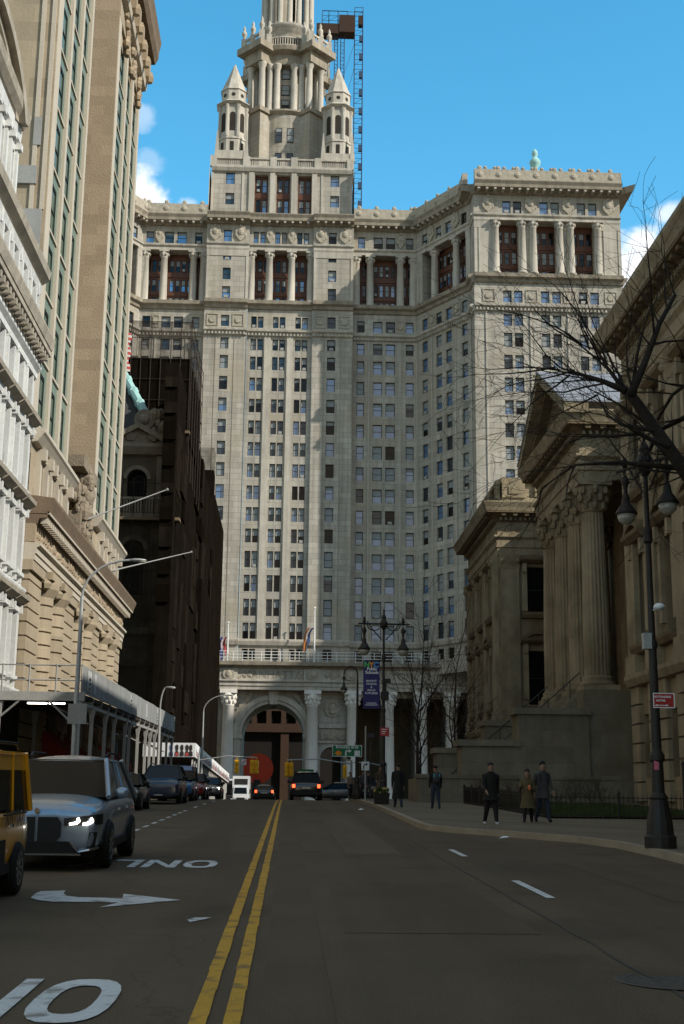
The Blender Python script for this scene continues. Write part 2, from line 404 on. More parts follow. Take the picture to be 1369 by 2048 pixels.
# markings
def paint(name, poly, m, z=.009):
    mb = MB(); mb.face([(x, y, gz(y)+z) for x, y in poly]); return mb.build(name, m, road)
for c in (-.545, -.325):
    mb = MB(); rr = random.Random(5)
    y = -10.
    while y < 96:
        j = lambda: rr.uniform(-.006, .006)
        mb.face([(c-.056+j(), y, gz(y)+.009), (c+.056+j(), y, gz(y)+.009), (c+.056+j(), y+1., gz(y+1)+.009), (c-.056+j(), y+1., gz(y+1)+.009)]); y += 1.
    mb.build('yellow_line', YEL, road)
for y0, y1 in ((17.3, 20.0), (25.6, 27.8), (9, 11.3) if False else (33.9, 34.6)):
    if y0 < 30: paint('lane_dash', [(3.42, y0), (3.54, y0), (3.54, y1), (3.42, y1)], WPNT)
for k in range(11):
    y = 27.5+k*2.35; paint('lane_dash', [(-4.02, y), (-3.9, y), (-3.9, y+1.1), (-4.02, y+1.1)], WPNT)
for y in (56, 62, 70): paint('lane_dash', [(-3.98, y), (-3.86, y), (-3.86, y+1.8), (-3.98, y+1.8)], WPNT)
def ring(o, i): # polygon strip between outer and inner loops
    return [[o[k], o[(k+1) % len(o)], i[(k+1) % len(o)], i[k]] for k in range(len(o))]
def word(y0, h, xr):
    "ONLY painted to be read by traffic coming towards us (so it is turned round); xr = right edge"
    mb = MB(); w = .57; s = .135; sv = .30
    def q(x, y): return (xr-x, y0+h-y, gz(y0+h-y)+.009)   # letter space: x to the reader's right, y up
    def poly(p, ox): mb.face([q(ox+x, y) for x, y in p])
    n = 20; sup = lambda t, a, b: (w/2+a*math.copysign(abs(math.cos(t))**.75, math.cos(t)), h/2+b*math.copysign(abs(math.sin(t))**.75, math.sin(t)))
    for k in range(n):
        a, b = 2*math.pi*k/n, 2*math.pi*(k+1)/n
        poly([sup(a, w/2, h/2), sup(b, w/2, h/2), sup(b, w/2-s, h/2-sv), sup(a, w/2-s, h/2-sv)], 0)
    o = .66; poly([(0, 0), (s, 0), (s, h), (0, h)], o); poly([(w-s, 0), (w, 0), (w, h), (w-s, h)], o); poly([(s, h), (s, h-.5), (w-s, 0), (w-s, .5)], o)
    o = 1.32; poly([(0, 0), (s, 0), (s, h), (0, h)], o); poly([(s, 0), (w*.85, 0), (w*.85, sv), (s, sv)], o)
    o = 1.84; poly([(w/2-s/2, 0), (w/2+s/2, 0), (w/2+s/2, h*.5), (w/2-s/2, h*.5)], o); poly([(w/2-s/2, h*.5), (w/2+s/2-.03, h*.5), (s*.6, h), (-s*.5, h)], o); poly([(w/2-s/2+.03, h*.5), (w/2+s/2, h*.5), (w+s*.5, h), (w-s*.6, h)], o)
    return mb.build('only_lettering', WPNT, road)
word(22.0, 1.75, -1.17)
word(8.72, 1.75, -1.17)
# left-turn arrow
pts = [(-3.16, 16.75), (-3.21, 17.33), (-3.20, 17.62), (-2.90, 17.77), (-2.86, 17.36), (-2.76, 17.04), (-2.59, 16.87), (-2.03, 16.81), (-2.09, 17.38), (-1.29, 16.63), (-2.16, 15.69), (-2.01, 16.27), (-2.81, 16.31), (-3.03, 16.48)]
paint('turn_arrow', pts, WPNT)
paint('tar_patch', [(-1.0, 14.3), (-.85, 14.6), (-.8, 14.75), (-.98, 14.72), (-1.05, 14.5)], WPNT)
# manhole cover on the right
mb = MB(); mb.lathe((3.15, 10.6, gz(10.6)+.002), [(.52, 0), (.5, .006), (.42, .006), (.42, .003), (0.0, .003)], 24); mb.build('manhole_cover', mat('cast_iron', (.075, .06, .043), .7, .2, 9, .5, 14), road)
# ================================================================ the big municipal building
rw = random.Random(11)
def pick(*w):
    return rw.choices([GL_B, GL_D, GL_M], w)[0]
def municipal():
    Yf = 208.0
    fm = Fr((0, Yf, 0), (1, 0)); ff = Fr((0, Yf+1.0, 0), (1, 0)); fp = Fr((0, 193.5, 0), (1, 0))
    cx = -3.07
    A, B = Vector((20.9, 209, 0)), Vector((28.7, 196.8, 0))
    fa = Fr(A, (B-A)); La = (B-A).length
    A2, B2 = Vector((2*cx-20.9, 209, 0)), Vector((2*cx-28.7, 196.8, 0))
    fb = Fr(B2, (A2-B2))
    fret = Fr((28.7, 197.3, 0), (0, -1)); fret2 = Fr((2*cx-28.7, 193.5, 0), (0, 1))
    root = thing('municipal_building', 'pale limestone office tower with arched base and columned spire closing the street', 'building', (cx, Yf, 0))
    specs = []
    rows = [27.9, 31.8, 35.8, 39.8, 43.76, 47.4, 51.1, 54.9, 58.6, 62.4, 66.2, 70.0, 73.75, 77.1]
    wall = MB(); trim = MB(); stain = MB(); carve = MB(); brown = MB()
    def tone(z, right):  # pane colours by height and side; blue stands for reflected sky
        if z > 84: return pick(3, 3, 3)
        if right: return pick(6, 1.2, 2)
        if z > 60: return pick(1, 4, 4)
        if z > 46: return pick(3, 1, 3)
        return pick(1, 5, 2)
    def stack(fr, u0, u1, cols, right, vis=True, arch_row=True, n=0.):
        "one vertical face: cols = [(u, width)]"
        hs = []
        if vis:
            for i, zc in enumerate(rows):
                h = 2.35 if i > 3 else 2.75
                if i == 13: h = 2.0
                for u, w in cols:
                    hs.append((u-w/2, u+w/2, zc-h/2, zc+h/2)); specs.append((fr, u, zc-h/2, w, h, n-.38, tone(zc, right), 'sash'))
            for u, w in cols:
                hs.append((u-w/2, u+w/2, 80.15, 82.2)); specs.append((fr, u, 80.15, w, 2.05, n-.38, tone(82, right), 'sash'))
                hs.append((u-w/2, u+w/2, 23.3, 25.0)); specs.append((fr, u, 23.3, w, 1.7, n-.38, GL_D, 'plain'))
        wall.fr = fr
        wall.wall(u0, u1, 21.0, 84.2, hs, .45, n)
        trim.fr = fr; q = lambda pts: trim.prof(u0, u1, [(a+n, b) for a, b in pts])
        q([(0, 25.4), (.35, 25.6), (.55, 26.2), (.55, 26.5), (.2, 26.6), (0, 26.6)])
        q([(0, 78.5), (.25, 78.6), (.25, 79.0), (.7, 79.3), (.75, 79.65), (0, 79.75)])
        u = u0+.2
        while vis and u < u1-.3:
            trim.box(u, u+.26, n+.252, n+.5, 78.62, 79.02); u += .6
        stain.fr = fr
        stain.prof(u0-.0, u1+.0, [(n, 83.4), (n+.3, 83.5), (n+.45, 84.0), (n+.95, 84.25), (n+1.05, 84.85), (n, 84.95)])
        # carved square panels between the frieze windows
        carve.fr = fr
        us = sorted([u0]+[c for c, w in cols]+[u1])
        if vis:
            ed = [(u0, 0)]+sorted(cols)+[(u1, 0)]
            for (a, wa), (b, wb) in zip(ed, ed[1:]):
                ga, gb = a+wa/2+.3, b-wb/2-.3
                if gb-ga > 1.2:
                    m = (ga+gb)/2; s = min(1.0, (gb-ga)/2)
                    for e0, e1, z0, z1 in ((m-s, m-s+.15, 80.2, 82.4), (m+s-.15, m+s, 80.2, 82.4), (m-s+.15, m+s-.15, 80.2, 80.35), (m-s+.15, m+s-.15, 82.25, 82.4)):
                        carve.box(e0, e1, n, n+.12, z0, z1)
                    carve.lathe((m, n, 81.3), [], 4) if False else None
                    carve.ext([(m+.55*math.cos(t*math.pi/4), 81.3+.55*math.sin(t*math.pi/4)) for t in range(8)], n, n+.16)
    def crown(fr, u0, u1, cols, right, n=0., vis=True, dep=1.5, parapet=True, m0=0, m1=0):
        "attic storey, top cornice and parapet"
        hs = []
        for u, w in cols if vis else ():
            hs.append((u-w/2, u+w/2, 95.75, 97.9)); specs.append((fr, u, 95.75, w, 2.15, n-.38, tone(97, right), 'sash'))
        wall.fr = fr; wall.wall(u0, u1, 95.4, 99.2, hs, .45, n)
        trim.fr = fr
        trim.prof(u0, u1, [(n-.02, 94.4), (n+.2, 94.45), (n+.2, 95.0), (n+.45, 95.2), (n+.5, 95.5), (n, 95.6)])
        stain.fr = fr
        stain.prof(u0, u1, [(n, 98.9), (n+.35, 99.0), (n+.45, 99.35), (n+dep, 99.5), (n+dep+.05, 100.0), (n+dep+.3, 100.5), (n+dep+.3, 100.65), (n, 100.75)], m0, m1)
        carve.fr = fr
        u = u0+.5
        while vis and u < u1-.5:
            trim.box(u, u+.4, n+.45, n+dep-.1, 99.12, 99.49); u += 1.35
        ed = [(u0, 0)]+sorted(cols)+[(u1, 0)]
        for (a, wa), (b, wb) in zip(ed, ed[1:]) if vis else ():
            ga, gb = a+wa/2+.2, b-wb/2-.2
            if gb-ga > 1.3:   # shield between the attic windows
                m = (ga+gb)/2; s = min(.95, (gb-ga)/2-.1)
                carve.ext([(m-s*.75, 98.6), (m-s, 97.6), (m-s*.7, 96.4), (m, 95.8), (m+s*.7, 96.4), (m+s, 97.6), (m+s*.75, 98.6), (m, 98.3)], n, n+.3)
                carve.ball((m, n+.3, 97.5), .55*s, 8, (1, .5, 1.3)); carve.ball((m, n+.2, 98.5), .35, 6)
                for sg in (-1, 1): carve.ball((m+sg*s*.8, n+.15, 97.0), .3, 6, (1, .7, 1.8))
        if parapet:
            carve.prof(u0, u1, [(n+dep-1.0, 100.6), (n+dep-.1, 100.6), (n+dep-.1, 102.6), (n+dep-1.0, 102.7)])
            u = u0+.9
            while u < u1-.3:
                carve.ball((u, n+dep-.15, 101.7), .55, 8, (1, .5, 1)); carve.ball((u, n+dep-.5, 102.95), .42, 6, (1, .7, 1.1)); u += 3.1
    cols_made = {}
    def column(fr, u, n, r=.66, z0=84.95, z1=94.4):
        h = z1-z0
        m = MB(fr); m.smooth = True
        m.lathe((u, n, z0), [(r*1.3, 0), (r*1.3, .25), (r*1.1, .45), (r, .55), (r*.98, h*.35), (r*.84, h-1.35), (r*.92, h-1.3), (r*.88, h-1.2), (r*1.0, h-.8), (r*1.3, h-.3)], 12)
        m.smooth = False
        m.box(u-r*1.3, u+r*1.3, n-r*1.3, n+r*1.3, z1-.3, z1)
        for i in range(8):
            a = i*math.pi/4+.3; m.ball((u+r*1.08*math.cos(a), n+r*1.08*math.sin(a), z1-.75), .2, 5, (1, 1, 1.4))
        m.build('column', LIME_T, root)
    def colonnade(fr, u0, u1, holes, columns, outer=(), right=False, n=0., dep=1.9):
        hs = [(a, b, 84.95, 94.4, dep) for a, b in holes]
        for u, w in outer:
            for z in (85.6, 89.0, 92.6):
                hs.append((u-w/2, u+w/2, z-.3, z+1.85, .45)); specs.append((fr, u, z-.3, w, 2.15, n-.38, tone(90, right), 'sash'))
        wall.fr = fr; wall.wall(u0, u1, 84.2, 95.0, hs, .45, n)
        for a, b in holes:
            # three storeys of windows in a brown metal screen at the back of the loggia
            k = max(2, int(round((b-a)/1.05))); w = (b-a)/k
            bh = []
            for i in range(k):
                for z in (84.95, 87.5, 91.1):
                    h = 1.5 if z < 86 else 2.2
                    c = a+w*(i+.5); bh.append((c-w*.36, c+w*.36, z, z+h)); specs.append((fr, c, z, w*.72, h, n-dep-.12, rw.choice([GL_B, GL_M, GL_D]) if z < 90 else GL_D, 'sash'))
            brown.fr = fr; brown.wall(a, b, 84.95, 94.4, bh, .2, n-dep+.02)
            for z in (86.7, 90.1): brown.box(a, b, n-dep+.03, n-dep+.16, z, z+.5)
            for sg in (a, b):   # half columns at the sides of the opening
                pass
        for u in columns: column(fr, u, n-.55 if fr is not fp else n+.1)
        trim.fr = fr     # capitals on the flat piers
        ed = [u0]+[x for h in holes for x in h]+[u1]
        for a, b in zip(ed[::2], ed[1::2]):
            if b-a > .8:
                trim.prof(a+.05, b-.05, [(n, 93.0), (n+.1, 93.05), (n+.16, 94.1), (n+.25, 94.4), (n, 94.4)])
                for q in ((a+.1, a+.5), (b-.5, b-.1)) if b-a > 1.6 else ((a+.1, b-.1),): trim.box(q[0], q[1], n, n+.1, 85.0, 93.0)
    # --- central pavilion
    single = [(-12.2, 1.4), (6.05, 1.4)]
    pairs = [(c+s*.58, .95) for c in (-6.7, -2.95, .9) for s in (-1, 1)]
    stack(fm, -15.8, -8.4, single[:1], False, n=.45); stack(fm, 2.75, 9.75, single[1:], False, n=.45)
    stack(fm, -8.4, 2.75, pairs, False)
    for u in (-4.85, -.98): trim.fr = fm; trim.box(u-.55, u+.55, .0, .22, 26.6, 78.5)
    for a, b in ((-15.8, -8.4), (2.75, 9.75)):
        trim.fr = fm
        for u in (a+.02, a+2.1, b-2.1, b-.02): stain.fr = fm; stain.box(u-.05 if u != a+.02 else a, u+.05 if u != b-.02 else b, .45, .52, 26.6, 78.5)
    colonnade(fm, -15.8, -8.4, [], [], single[:1], n=.45); colonnade(fm, 2.75, 9.75, [], [], single[1:], n=.45)
    colonnade(fm, -8.4, 2.75, [(-8.1, 2.45)], [-8.0, -4.85, -1.0, 2.35])
    crown(fm, -15.8, -8.4, single[:1], False, n=.45, parapet=False); crown(fm, 2.75, 9.75, single[1:], False, n=.45, parapet=False)
    crown(fm, -8.4, 2.75, [(c+s*.58, .85) for c in (-6.7, -2.95, .9) for s in (-1, 1)], False, parapet=False)
    # side returns of the central pavilion
    wall.fr = None
    for x in (-15.8, 9.75): wall.face([(x, Yf-.45, 21), (x, Yf+8, 21), (x, Yf+8, 110), (x, Yf-.45, 110)])
    # --- flat wings beside it
    fr_cols = [(11.2, 1.25), (14.13, 1.6), (16.3, 1.6), (19.65, 1.35)]
    fl_cols = [(2*cx-u, w) for u, w in fr_cols]
    for cols, a, b, right, cc in ((fr_cols, 9.75, 20.9, True, (12.75, 18.05)), (fl_cols, 2*cx-20.9, -15.8, False, (-24.2+1.0, -18.15))):
        stack(ff, a, b, cols, right); crown(ff, a, b, cols, right)
        colonnade(ff, a, b, [(min(a, b)+.5, max(a, b)-.5)], list(cc)+[a+.6, b-.6], right=right)
        for u in ((12.6, 18.0) if right else (-24.1, -18.8)): trim.fr = ff; trim.box(u-.12, u+.12, 0, .14, 26.6, 78.5)
    # --- angled (curving) bays
    ac = [(2.2, 1.5), (6.0, 1.55), (8.6, 1.55), (12.7, 1.5)]
    for fr, cols, right in ((fa, ac, True), (fb, [(La-u, w) for u, w in ac], False)):
        stack(fr, 0, La, cols, right); crown(fr, 0, La, cols, right)
        colonnade(fr, 0, La, [(1.7, La-1.3)], [4.3, 10.1], right=right)
        trim.fr = fr
        for u in (.12, 4.2, 10.4, La-.12): trim.box(u-.12, u+.12, 0, .14, 26.6, 78.5)
    # --- end pavilions, nearer the street
    pc = [33.58, 35.36, 39.75, 41.6, 45.95, 47.85]; pc = [(u+.5, 1.38) for u in pc]
    u0, u1 = 28.7, 53.0
    stack(fp, u0, u1, pc, True); crown(fp, u0, u1, [(u+.1, w) for u, w in pc], True, dep=1.9)
    op = [(32.7, 36.2), (38.9, 42.4), (45.1, 48.7)]
    colonnade(fp, u0, u1, op, [q+s for a, b in op for q, s in ((a, -.45), (b, .45))], right=True)
    trim.fr = fp
    for u in (30.6, 37.8, 43.9, 50.2): trim.box(u-.14, u+.14, 0, .16, 26.6, 78.5)
    for u in (30.6, 51.2): trim.box(u-1.1, u+1.1, 0, .12, 85, 93)
    stack(fp, 2*cx-u1, 2*cx-u0, [], False, vis=False); crown(fp, 2*cx-u1, 2*cx-u0, [], False, vis=False)
    wall.fr = fp; wall.wall(2*cx-u1, 2*cx-u0, 84.2, 95.4)
    for fr in (fret, fret2):
        L = 3.8
        stack(fr, 0, L, [], True, vis=False); wall.fr = fr; wall.wall(0, L, 84.2, 95.5)
        crown(fr, 0, L, [], True, dep=1.9, vis=False)
    wall.fr = None
    for x0, x1 in ((28.7, 53.0), (2*cx-53.0, 2*cx-28.7)):
        wall.box(x0+.1, x1-.1, 194.2, 232, 95.2, 100.6)
        wall.box(x0+2.2, x1-2.6, 196, 230, 100.6, 104.2)
        xs = x1 if x0 > 0 else x0
        wall.face([(xs, 193.5, 0), (xs, 232, 0), (xs, 232, 100.7), (xs, 193.5, 100.7)])
        wall.box(x0, x1, 194.5, 232, 0, 21)
        if x0 > 0:
            stain.fr = Fr((xs, 193.5, 0), (0, 1)); stain.prof(0, 38, [(0, 98.9), (.35, 99), (.45, 99.35), (1.9, 99.5), (2.2, 100.5), (0, 100.75)], 1.0)
            stain.prof(0, 38, [(0, 83.4), (.45, 84.), (1.05, 84.85), (0, 84.95)])
            carve.fr = fp; carve.prof(x0+2.2, x1-2.6, [(-2.55, 104.0), (-2.0, 104.1), (-2.0, 104.6), (-2.6, 104.6)])
            for i in range(13):
                u = x0+2.4+i*(x1-x0-5.2)/12; carve.ball((u, -2.2, 104.9), .35, 6)
    # roofs behind
    wall.box(-15.8, 9.75, 209.6, 232, 98, 100.7)
    wall.box(2*cx-28, 28, 210.5, 240, 98, 101.8)
    m = MB(); m.box(16, 22, 214, 222, 101.8, 104.4); m.box(11, 14.5, 213, 219, 101.8, 103.6); m.build('penthouse', WHITE, root)
    # copper urn on the right pavilion
    m = MB(); m.smooth = True
    m.lathe((39.7, 196.5, 104.2), [(1.1, 0), (1.1, .5), (.55, .8), (.4, 1.3), (.9, 1.9), (.95, 2.5), (.5, 3.1), (.3, 3.4), (.55, 3.8), (.45, 4.4), (0, 4.9)], 12)
    m.build('urn_finial', COPPER, root)
    # --- base with the great arch
    fbz = Fr((0, Yf-1.2, 0), (1, 0))
    base = MB(fbz)
    base.archwall(-11.6, 4.6, -.6, 18.4, -2.45, 4.95, 11.2, 13.0, seg=24)
    base.archwall(4.6, 9.4, -.6, 18.4, 7.0, 1.85, 7.6, 9.0, seg=14)
    base.wall(-40, -11.6, -.6, 18.4)
    base.wall(9.4, 30, -.6, 18.4, [(11.2, 14.9, .2, 17.3, 8), (16.7, 20.2, .2, 17.3, 8), (22, 25.2, .2, 17.3, 8), (26.8, 29.6, .2, 17.3, 8)])
    base.build('base_wall', LIME, root)
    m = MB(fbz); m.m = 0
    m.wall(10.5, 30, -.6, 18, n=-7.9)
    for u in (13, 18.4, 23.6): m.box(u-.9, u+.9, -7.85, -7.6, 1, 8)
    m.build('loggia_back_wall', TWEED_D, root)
    tr = MB(fbz)
    tr.archring(-2.45, 11.2, 4.96, 5.5, -.3, .25, 24); tr.archring(-2.45, 11.2, 5.52, 6.35, -.3, .45, 24)
    tr.archring(7.0, 7.6, 1.86, 2.3, -.2, .2, 12)
    for s in (-1, 1):
        tr.box(-2.45+s*5.6-.75, -2.45+s*5.6+.75, -.1, .5, 10.6, 11.2); tr.box(-2.45+s*5.6-.5, -2.45+s*5.6+.5, -.1, .3, 0, 10.6)
    tr.ext([(-3.0, 16.0), (-1.9, 16.0), (-1.6, 18.2), (-3.3, 18.2)], 0, .7)
    tr.prof(4.9, 9.2, [(0, 12.3), (.35, 12.4), (.4, 12.9), (0, 13.0)]); tr.prof(4.9, 9.2, [(0, 9.9), (.35, 10.0), (.4, 10.3), (0, 10.4)])
    # projecting entablature
    for a, b in ((-40, -11.0), (-11.0, -8.2), (-8.2, 2.3), (2.3, 5.4), (5.4, 9.0), (9.0, 30)):
        p = .3 if (a, b) in ((-11.0, -8.2), (2.3, 5.4)) else 0
        k = 2.2+p
        tr.prof(a, b, [(0, 18.2), (k-.3, 18.2), (k-.3, 18.75), (k-.15, 18.8), (k-.15, 19.3), (k+.1, 19.5), (k+.1, 19.7), (k-.2, 19.72), (k-.2, 21.5), (0, 21.5)])
    tr.build('entablature', LIME_T, root)
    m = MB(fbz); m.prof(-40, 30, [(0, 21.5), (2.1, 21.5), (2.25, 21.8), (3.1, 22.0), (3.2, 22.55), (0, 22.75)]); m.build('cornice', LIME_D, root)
    cv = MB(fbz)
    for u in (-9.6, 3.85, 9.9): # carved shields
        cv.lathe((u, 2.32, 20.6), [], 4) if False else None
        cv.ext([(u+.95*math.cos(t*math.pi/6), 20.6+.85*math.sin(t*math.pi/6)) for t in range(12)], 2.0, 2.5); cv.ball((u, 2.5, 20.6), .5, 8, (1, .4, 1.2))
    for i in range(14): cv.ball((-8.3+i*.27 if i < 9 else 1.6+(i-9)*.25, 2.0, 20.4+rw.uniform(-.3, .3)), .3, 5, (1, .5, 1.3))
    for i in range(7): cv.ball((6+i*.45, 2.0, 20.5+.3*math.sin(i*2.)), .4, 6, (1, .4, 1))
    # spandrel figures, medallion, relief
    for s in (-1, 1):
        for i in range(9):
            t = i/8; cv.ball((-2.45+s*(6.2-2.6*t), .15, 14.0+3.4*t+rw.uniform(-.3, .3)), .55-.2*t, 6, (1, .6, 1.6))
    cv.lathe((0, 0, 0), [], 3) if False else None
    cv.ext([(7.0+1.25*math.cos(t*math.pi/10), 15.4+1.25*math.sin(t*math.pi/10)) for t in range(20)], 0, .2)
    cv.archring(7.0, 15.4, 1.0, 1.3, 0, .35); 
    cv.ball((6.9, .2, 15.6), .55, 8, (1, .6, 1.2)); cv.ball((7.1, .2, 14.9), .6, 8, (1.2, .5, .7))
    for i in range(15): cv.ball((5.3+i*.26, .15, 11.3+rw.uniform(-.15, .15)), .25, 6, (.8, .7, 3.2))
    cv.build('carved_relief', LIME_R, root)
    for u in (-9.55, 3.8, 10.2, 15.9, 21.2, 26.0):
        m = MB(fbz); m.smooth = True
        m.lathe((u, 1.0, 0), [(1.35, 0), (1.35, .4), (1.15, .8), (1.0, 1.0), (1.0, 6), (.86, 15.6), (.98, 15.7), (.9, 15.9), (1.0, 16.6), (1.4, 17.6)], 16)
        m.smooth = False; m.box(u-1.35, u+1.35, -.3, 2.35, 17.6, 18.2)
        for k in range(2):
            for i in range(10):
                a = i*math.pi/5+k*.3; m.ball((u+(1.0+.15*k)*math.cos(a), 1.0+(1.0+.15*k)*math.sin(a), 16.3+.7*k), .26, 5, (1, 1, 1.5))
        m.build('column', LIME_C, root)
    text('inscription', 'MANHATTAN', 1.75, root, LIME_D, fbz, -2.0, 2.03, 19.98, .98)
    text('inscription', 'NEW YORK \u00b7 MDCLXIV', 1.7, root, LIME_D, fbz, 20.6, 2.03, 19.98, 1.0)
    # terrace railing
    m = MB(fbz)
    for z in (23.2, 23.7, 24.2): m.box(-30, 30, 2.3, 2.36, z, z+.07)
    for i in range(41): m.box(-30+i*1.5, -29.92+i*1.5, 2.29, 2.37, 22.6, 24.27)
    m.build('terrace_railing', WHITE, root)
    # --- tower block over the central pavilion
    ft = Fr((0, Yf+1.0, 0), (1, 0))
    th = []
    for u, w in ((-12.17, 1.55), (6.36, 1.55)):
        for z in (99.9, 103.4, 107.3): th.append((u-w/2, u+w/2, z, z+2.2)); specs.append((ft, u, z, w, 2.2, -.38, pick(2, 2, 3), 'sash'))
    for a, b in ((-7.85, -5.45), (-3.97, -1.57), (-.18, 2.22)): th.append((a, b, 99.5, 109.3, .8))
    wall.fr = ft; wall.wall(-15.5, 9.4, 98, 110.3, th, .45)
    for a, b in ((-7.85, -5.45), (-3.97, -1.57), (-.18, 2.22)):
        bh = []
        for i in (0, 1):
            c = a+.65+i*1.1
            for z in (99.6, 102.2, 106.2): bh.append((c-.42, c+.42, z, z+(2.6 if z > 100 else 1.6))); specs.append((ft, c, z, .84, 2.6 if z > 100 else 1.6, -.95, pick(3, 1, 2), 'sash'))
        brown.fr = ft; brown.wall(a, b, 99.5, 109.3, bh, .2, -.78)
        brown.box(a, b, -.77, -.68, 105.0, 106.0)
    trim.fr = ft
    for u in (-8.4, -4.7, -.88, 2.75): trim.box(u-.45, u+.45, 0, .25, 98.5, 109.6)
    for u in (-15.3, -9.9, 4.1, 9.2): trim.box(u-.2, u+.2, 0, .12, 99, 109.6)
    trim.prof(-15.5, 9.4, [(0, 109.6), (.35, 109.7), (.6, 110.3), (.6, 110.6), (-.4, 110.7)])
    wall.fr = None
    for x in (-15.5, 9.4): wall.face([(x, Yf+1, 98), (x, Yf+26, 98), (x, Yf+26, 110.5), (x, Yf+1, 110.5)])
    wall.face([(-15.5, Yf+1, 110.5), (9.4, Yf+1, 110.5), (9.4, Yf+26, 110.5), (-15.5, Yf+26, 110.5)])
    # balustrade
    m = MB(ft)
    m.box(-15.4, 9.3, -.5, .1, 110.7, 111.0); m.box(-15.4, 9.3, -.5, .1, 112.2, 112.5)
    for i in range(73): u = -15.1+i*.335; m.box(u-.09, u+.09, -.35, -.1, 111.0, 112.2)
    for u in (-15.2, -9.4, -4.6, -.9, 3.3, 9.1): m.box(u-.6, u+.6, -.6, .2, 110.7, 112.7)
    m.build('balustrade', LIME_T, root)
    # corner turrets
    for tx, ty in ((-12.15, 212.2), (6.8, 212.2), (-12.15, 229), (6.8, 229)):
        t = MB(); 
        oc = lambda r, k=0: [(tx+r*math.cos(math.pi/8+i*math.pi/4), ty+r*math.sin(math.pi/8+i*math.pi/4)) for i in range(8)]
        t.box(tx-2.9, tx+2.9, ty-2.9, ty+2.9, 110.4, 114.0)
        t.prism(oc(2.7), 114.0, 116.6); t.prism(oc(2.85), 116.6, 117.0, oc(2.75))
        t.prism(oc(2.55), 117, 123.4)
        t.prism(oc(2.7), 123.4, 123.8, oc(3.3)); t.prism(oc(3.3), 123.8, 124.2, oc(2.9)); t.prism(oc(2.35), 124.2, 126.6); t.prism(oc(2.55), 126.6, 127.0, oc(2.35))
        t.prism(oc(2.3), 127.0, 132.6, oc(.16))
        for i in range(8):  # corner shafts and obelisks
            a = math.pi/8+i*math.pi/4; t.lathe((tx+2.55*math.cos(a), ty+2.55*math.sin(a), 117), [(.32, 0), (.28, 5.5), (.4, 6.3)], 6)
        for sx in (-1, 1):
            for sy in (-1, 1): t.prism([(tx+sx*2.6+q*.45, ty+sy*2.6+w*.45) for q, w in ((-1, -1), (1, -1), (1, 1), (-1, 1))], 112.5, 118, [(tx+sx*2.6+q*.08, ty+sy*2.6+w*.08) for q, w in ((-1, -1), (1, -1), (1, 1), (-1, 1))])
        o = t.build('turret', LIME_T, root)
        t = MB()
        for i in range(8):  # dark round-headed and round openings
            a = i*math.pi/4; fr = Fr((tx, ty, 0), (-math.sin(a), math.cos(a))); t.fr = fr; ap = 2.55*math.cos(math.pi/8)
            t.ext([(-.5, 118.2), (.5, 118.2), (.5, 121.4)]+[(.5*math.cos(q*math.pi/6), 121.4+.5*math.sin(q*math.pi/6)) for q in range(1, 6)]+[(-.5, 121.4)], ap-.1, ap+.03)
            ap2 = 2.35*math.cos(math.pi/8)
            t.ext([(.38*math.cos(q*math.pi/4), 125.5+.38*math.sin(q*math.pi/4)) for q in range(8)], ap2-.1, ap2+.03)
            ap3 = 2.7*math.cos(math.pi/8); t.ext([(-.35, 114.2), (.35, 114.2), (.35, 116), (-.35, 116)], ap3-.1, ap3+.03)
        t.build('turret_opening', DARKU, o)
    # central shaft of the spire
    sx, sy = -2.85, 221.0
    sh = MB(); sh.smooth = False
    sh.lathe((sx, sy, 110.4), [(6.6, 0), (6.6, 14.2)], 40)
    def wedge(r0, r1, hw, z0, z1, mb, k=4, off=math.pi/4):
        for i in range(k):
            a = off+i*2*math.pi/k; c, s = math.cos(a), math.sin(a)
            q = lambda r, w: (sx+r*c-w*s, sy+r*s+w*c)
            mb.prism([q(r0, -hw), q(r1, -hw), q(r1, hw), q(r0, hw)], z0, z1)
    wedge(3, 8.6, 2.2, 110.4, 124.3, sh)
    sh.build('spire_shaft', LIME, root)
    st = MB()
    st.lathe((sx, sy, 124.3), [(6.7, 0), (7.2, .5), (7.2, .8), (6.4, .9)], 40); wedge(3, 9.1, 2.6, 124.3, 125.2, st)
    st.lathe((sx, sy, 134.7), [(6.3, 0), (6.3, 2.0), (7.4, 2.5), (7.6, 3.3), (6.0, 3.4)], 40); wedge(3, 8.7, 2.2, 134.7, 137.0, st); wedge(3, 9.9, 3.2, 137.0, 138.3, st)
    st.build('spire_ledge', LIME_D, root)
    cr = MB(); cr.lathe((sx, sy, 125.2), [(5.0, 0), (5.0, 9.6)], 32); wedge(3, 6.2, 1.0, 125.2, 134.7, cr)
    cr.build('spire_drum', LIME, root)
    def pillar(x, y, z0, z1, r, mb):
        h = z1-z0
        mb.smooth = True
        mb.lathe((x, y, z0), [(r*1.3, 0), (r*1.3, .2), (r, .5), (r*.86, h-1.2), (r*.9, h-1.0), (r*1.35, h-.2), (r*1.35, h)], 10); mb.smooth = False
    for i in range(4):
        a = math.pi/4+i*math.pi/2
        for rr, w in ((7.7, -1.5), (7.7, 1.5), (6.0, -1.9), (6.0, 1.9)):
            m = MB(); pillar(sx+rr*math.cos(a)-w*math.sin(a), sy+rr*math.sin(a)+w*math.cos(a), 125.2, 134.7, .62, m); m.build('column', LIME_T, root)
        a = i*math.pi/2
        for w in (-1.6, 1.6):
            m = MB(); pillar(sx+5.9*math.cos(a)-w*math.sin(a), sy+5.9*math.sin(a)+w*math.cos(a), 125.2, 134.7, .62, m); m.build('column', LIME_T, root)
    # spire windows
    fs = Fr((sx, sy-6.6, 0), (1, 0))
    dk = MB(fs)
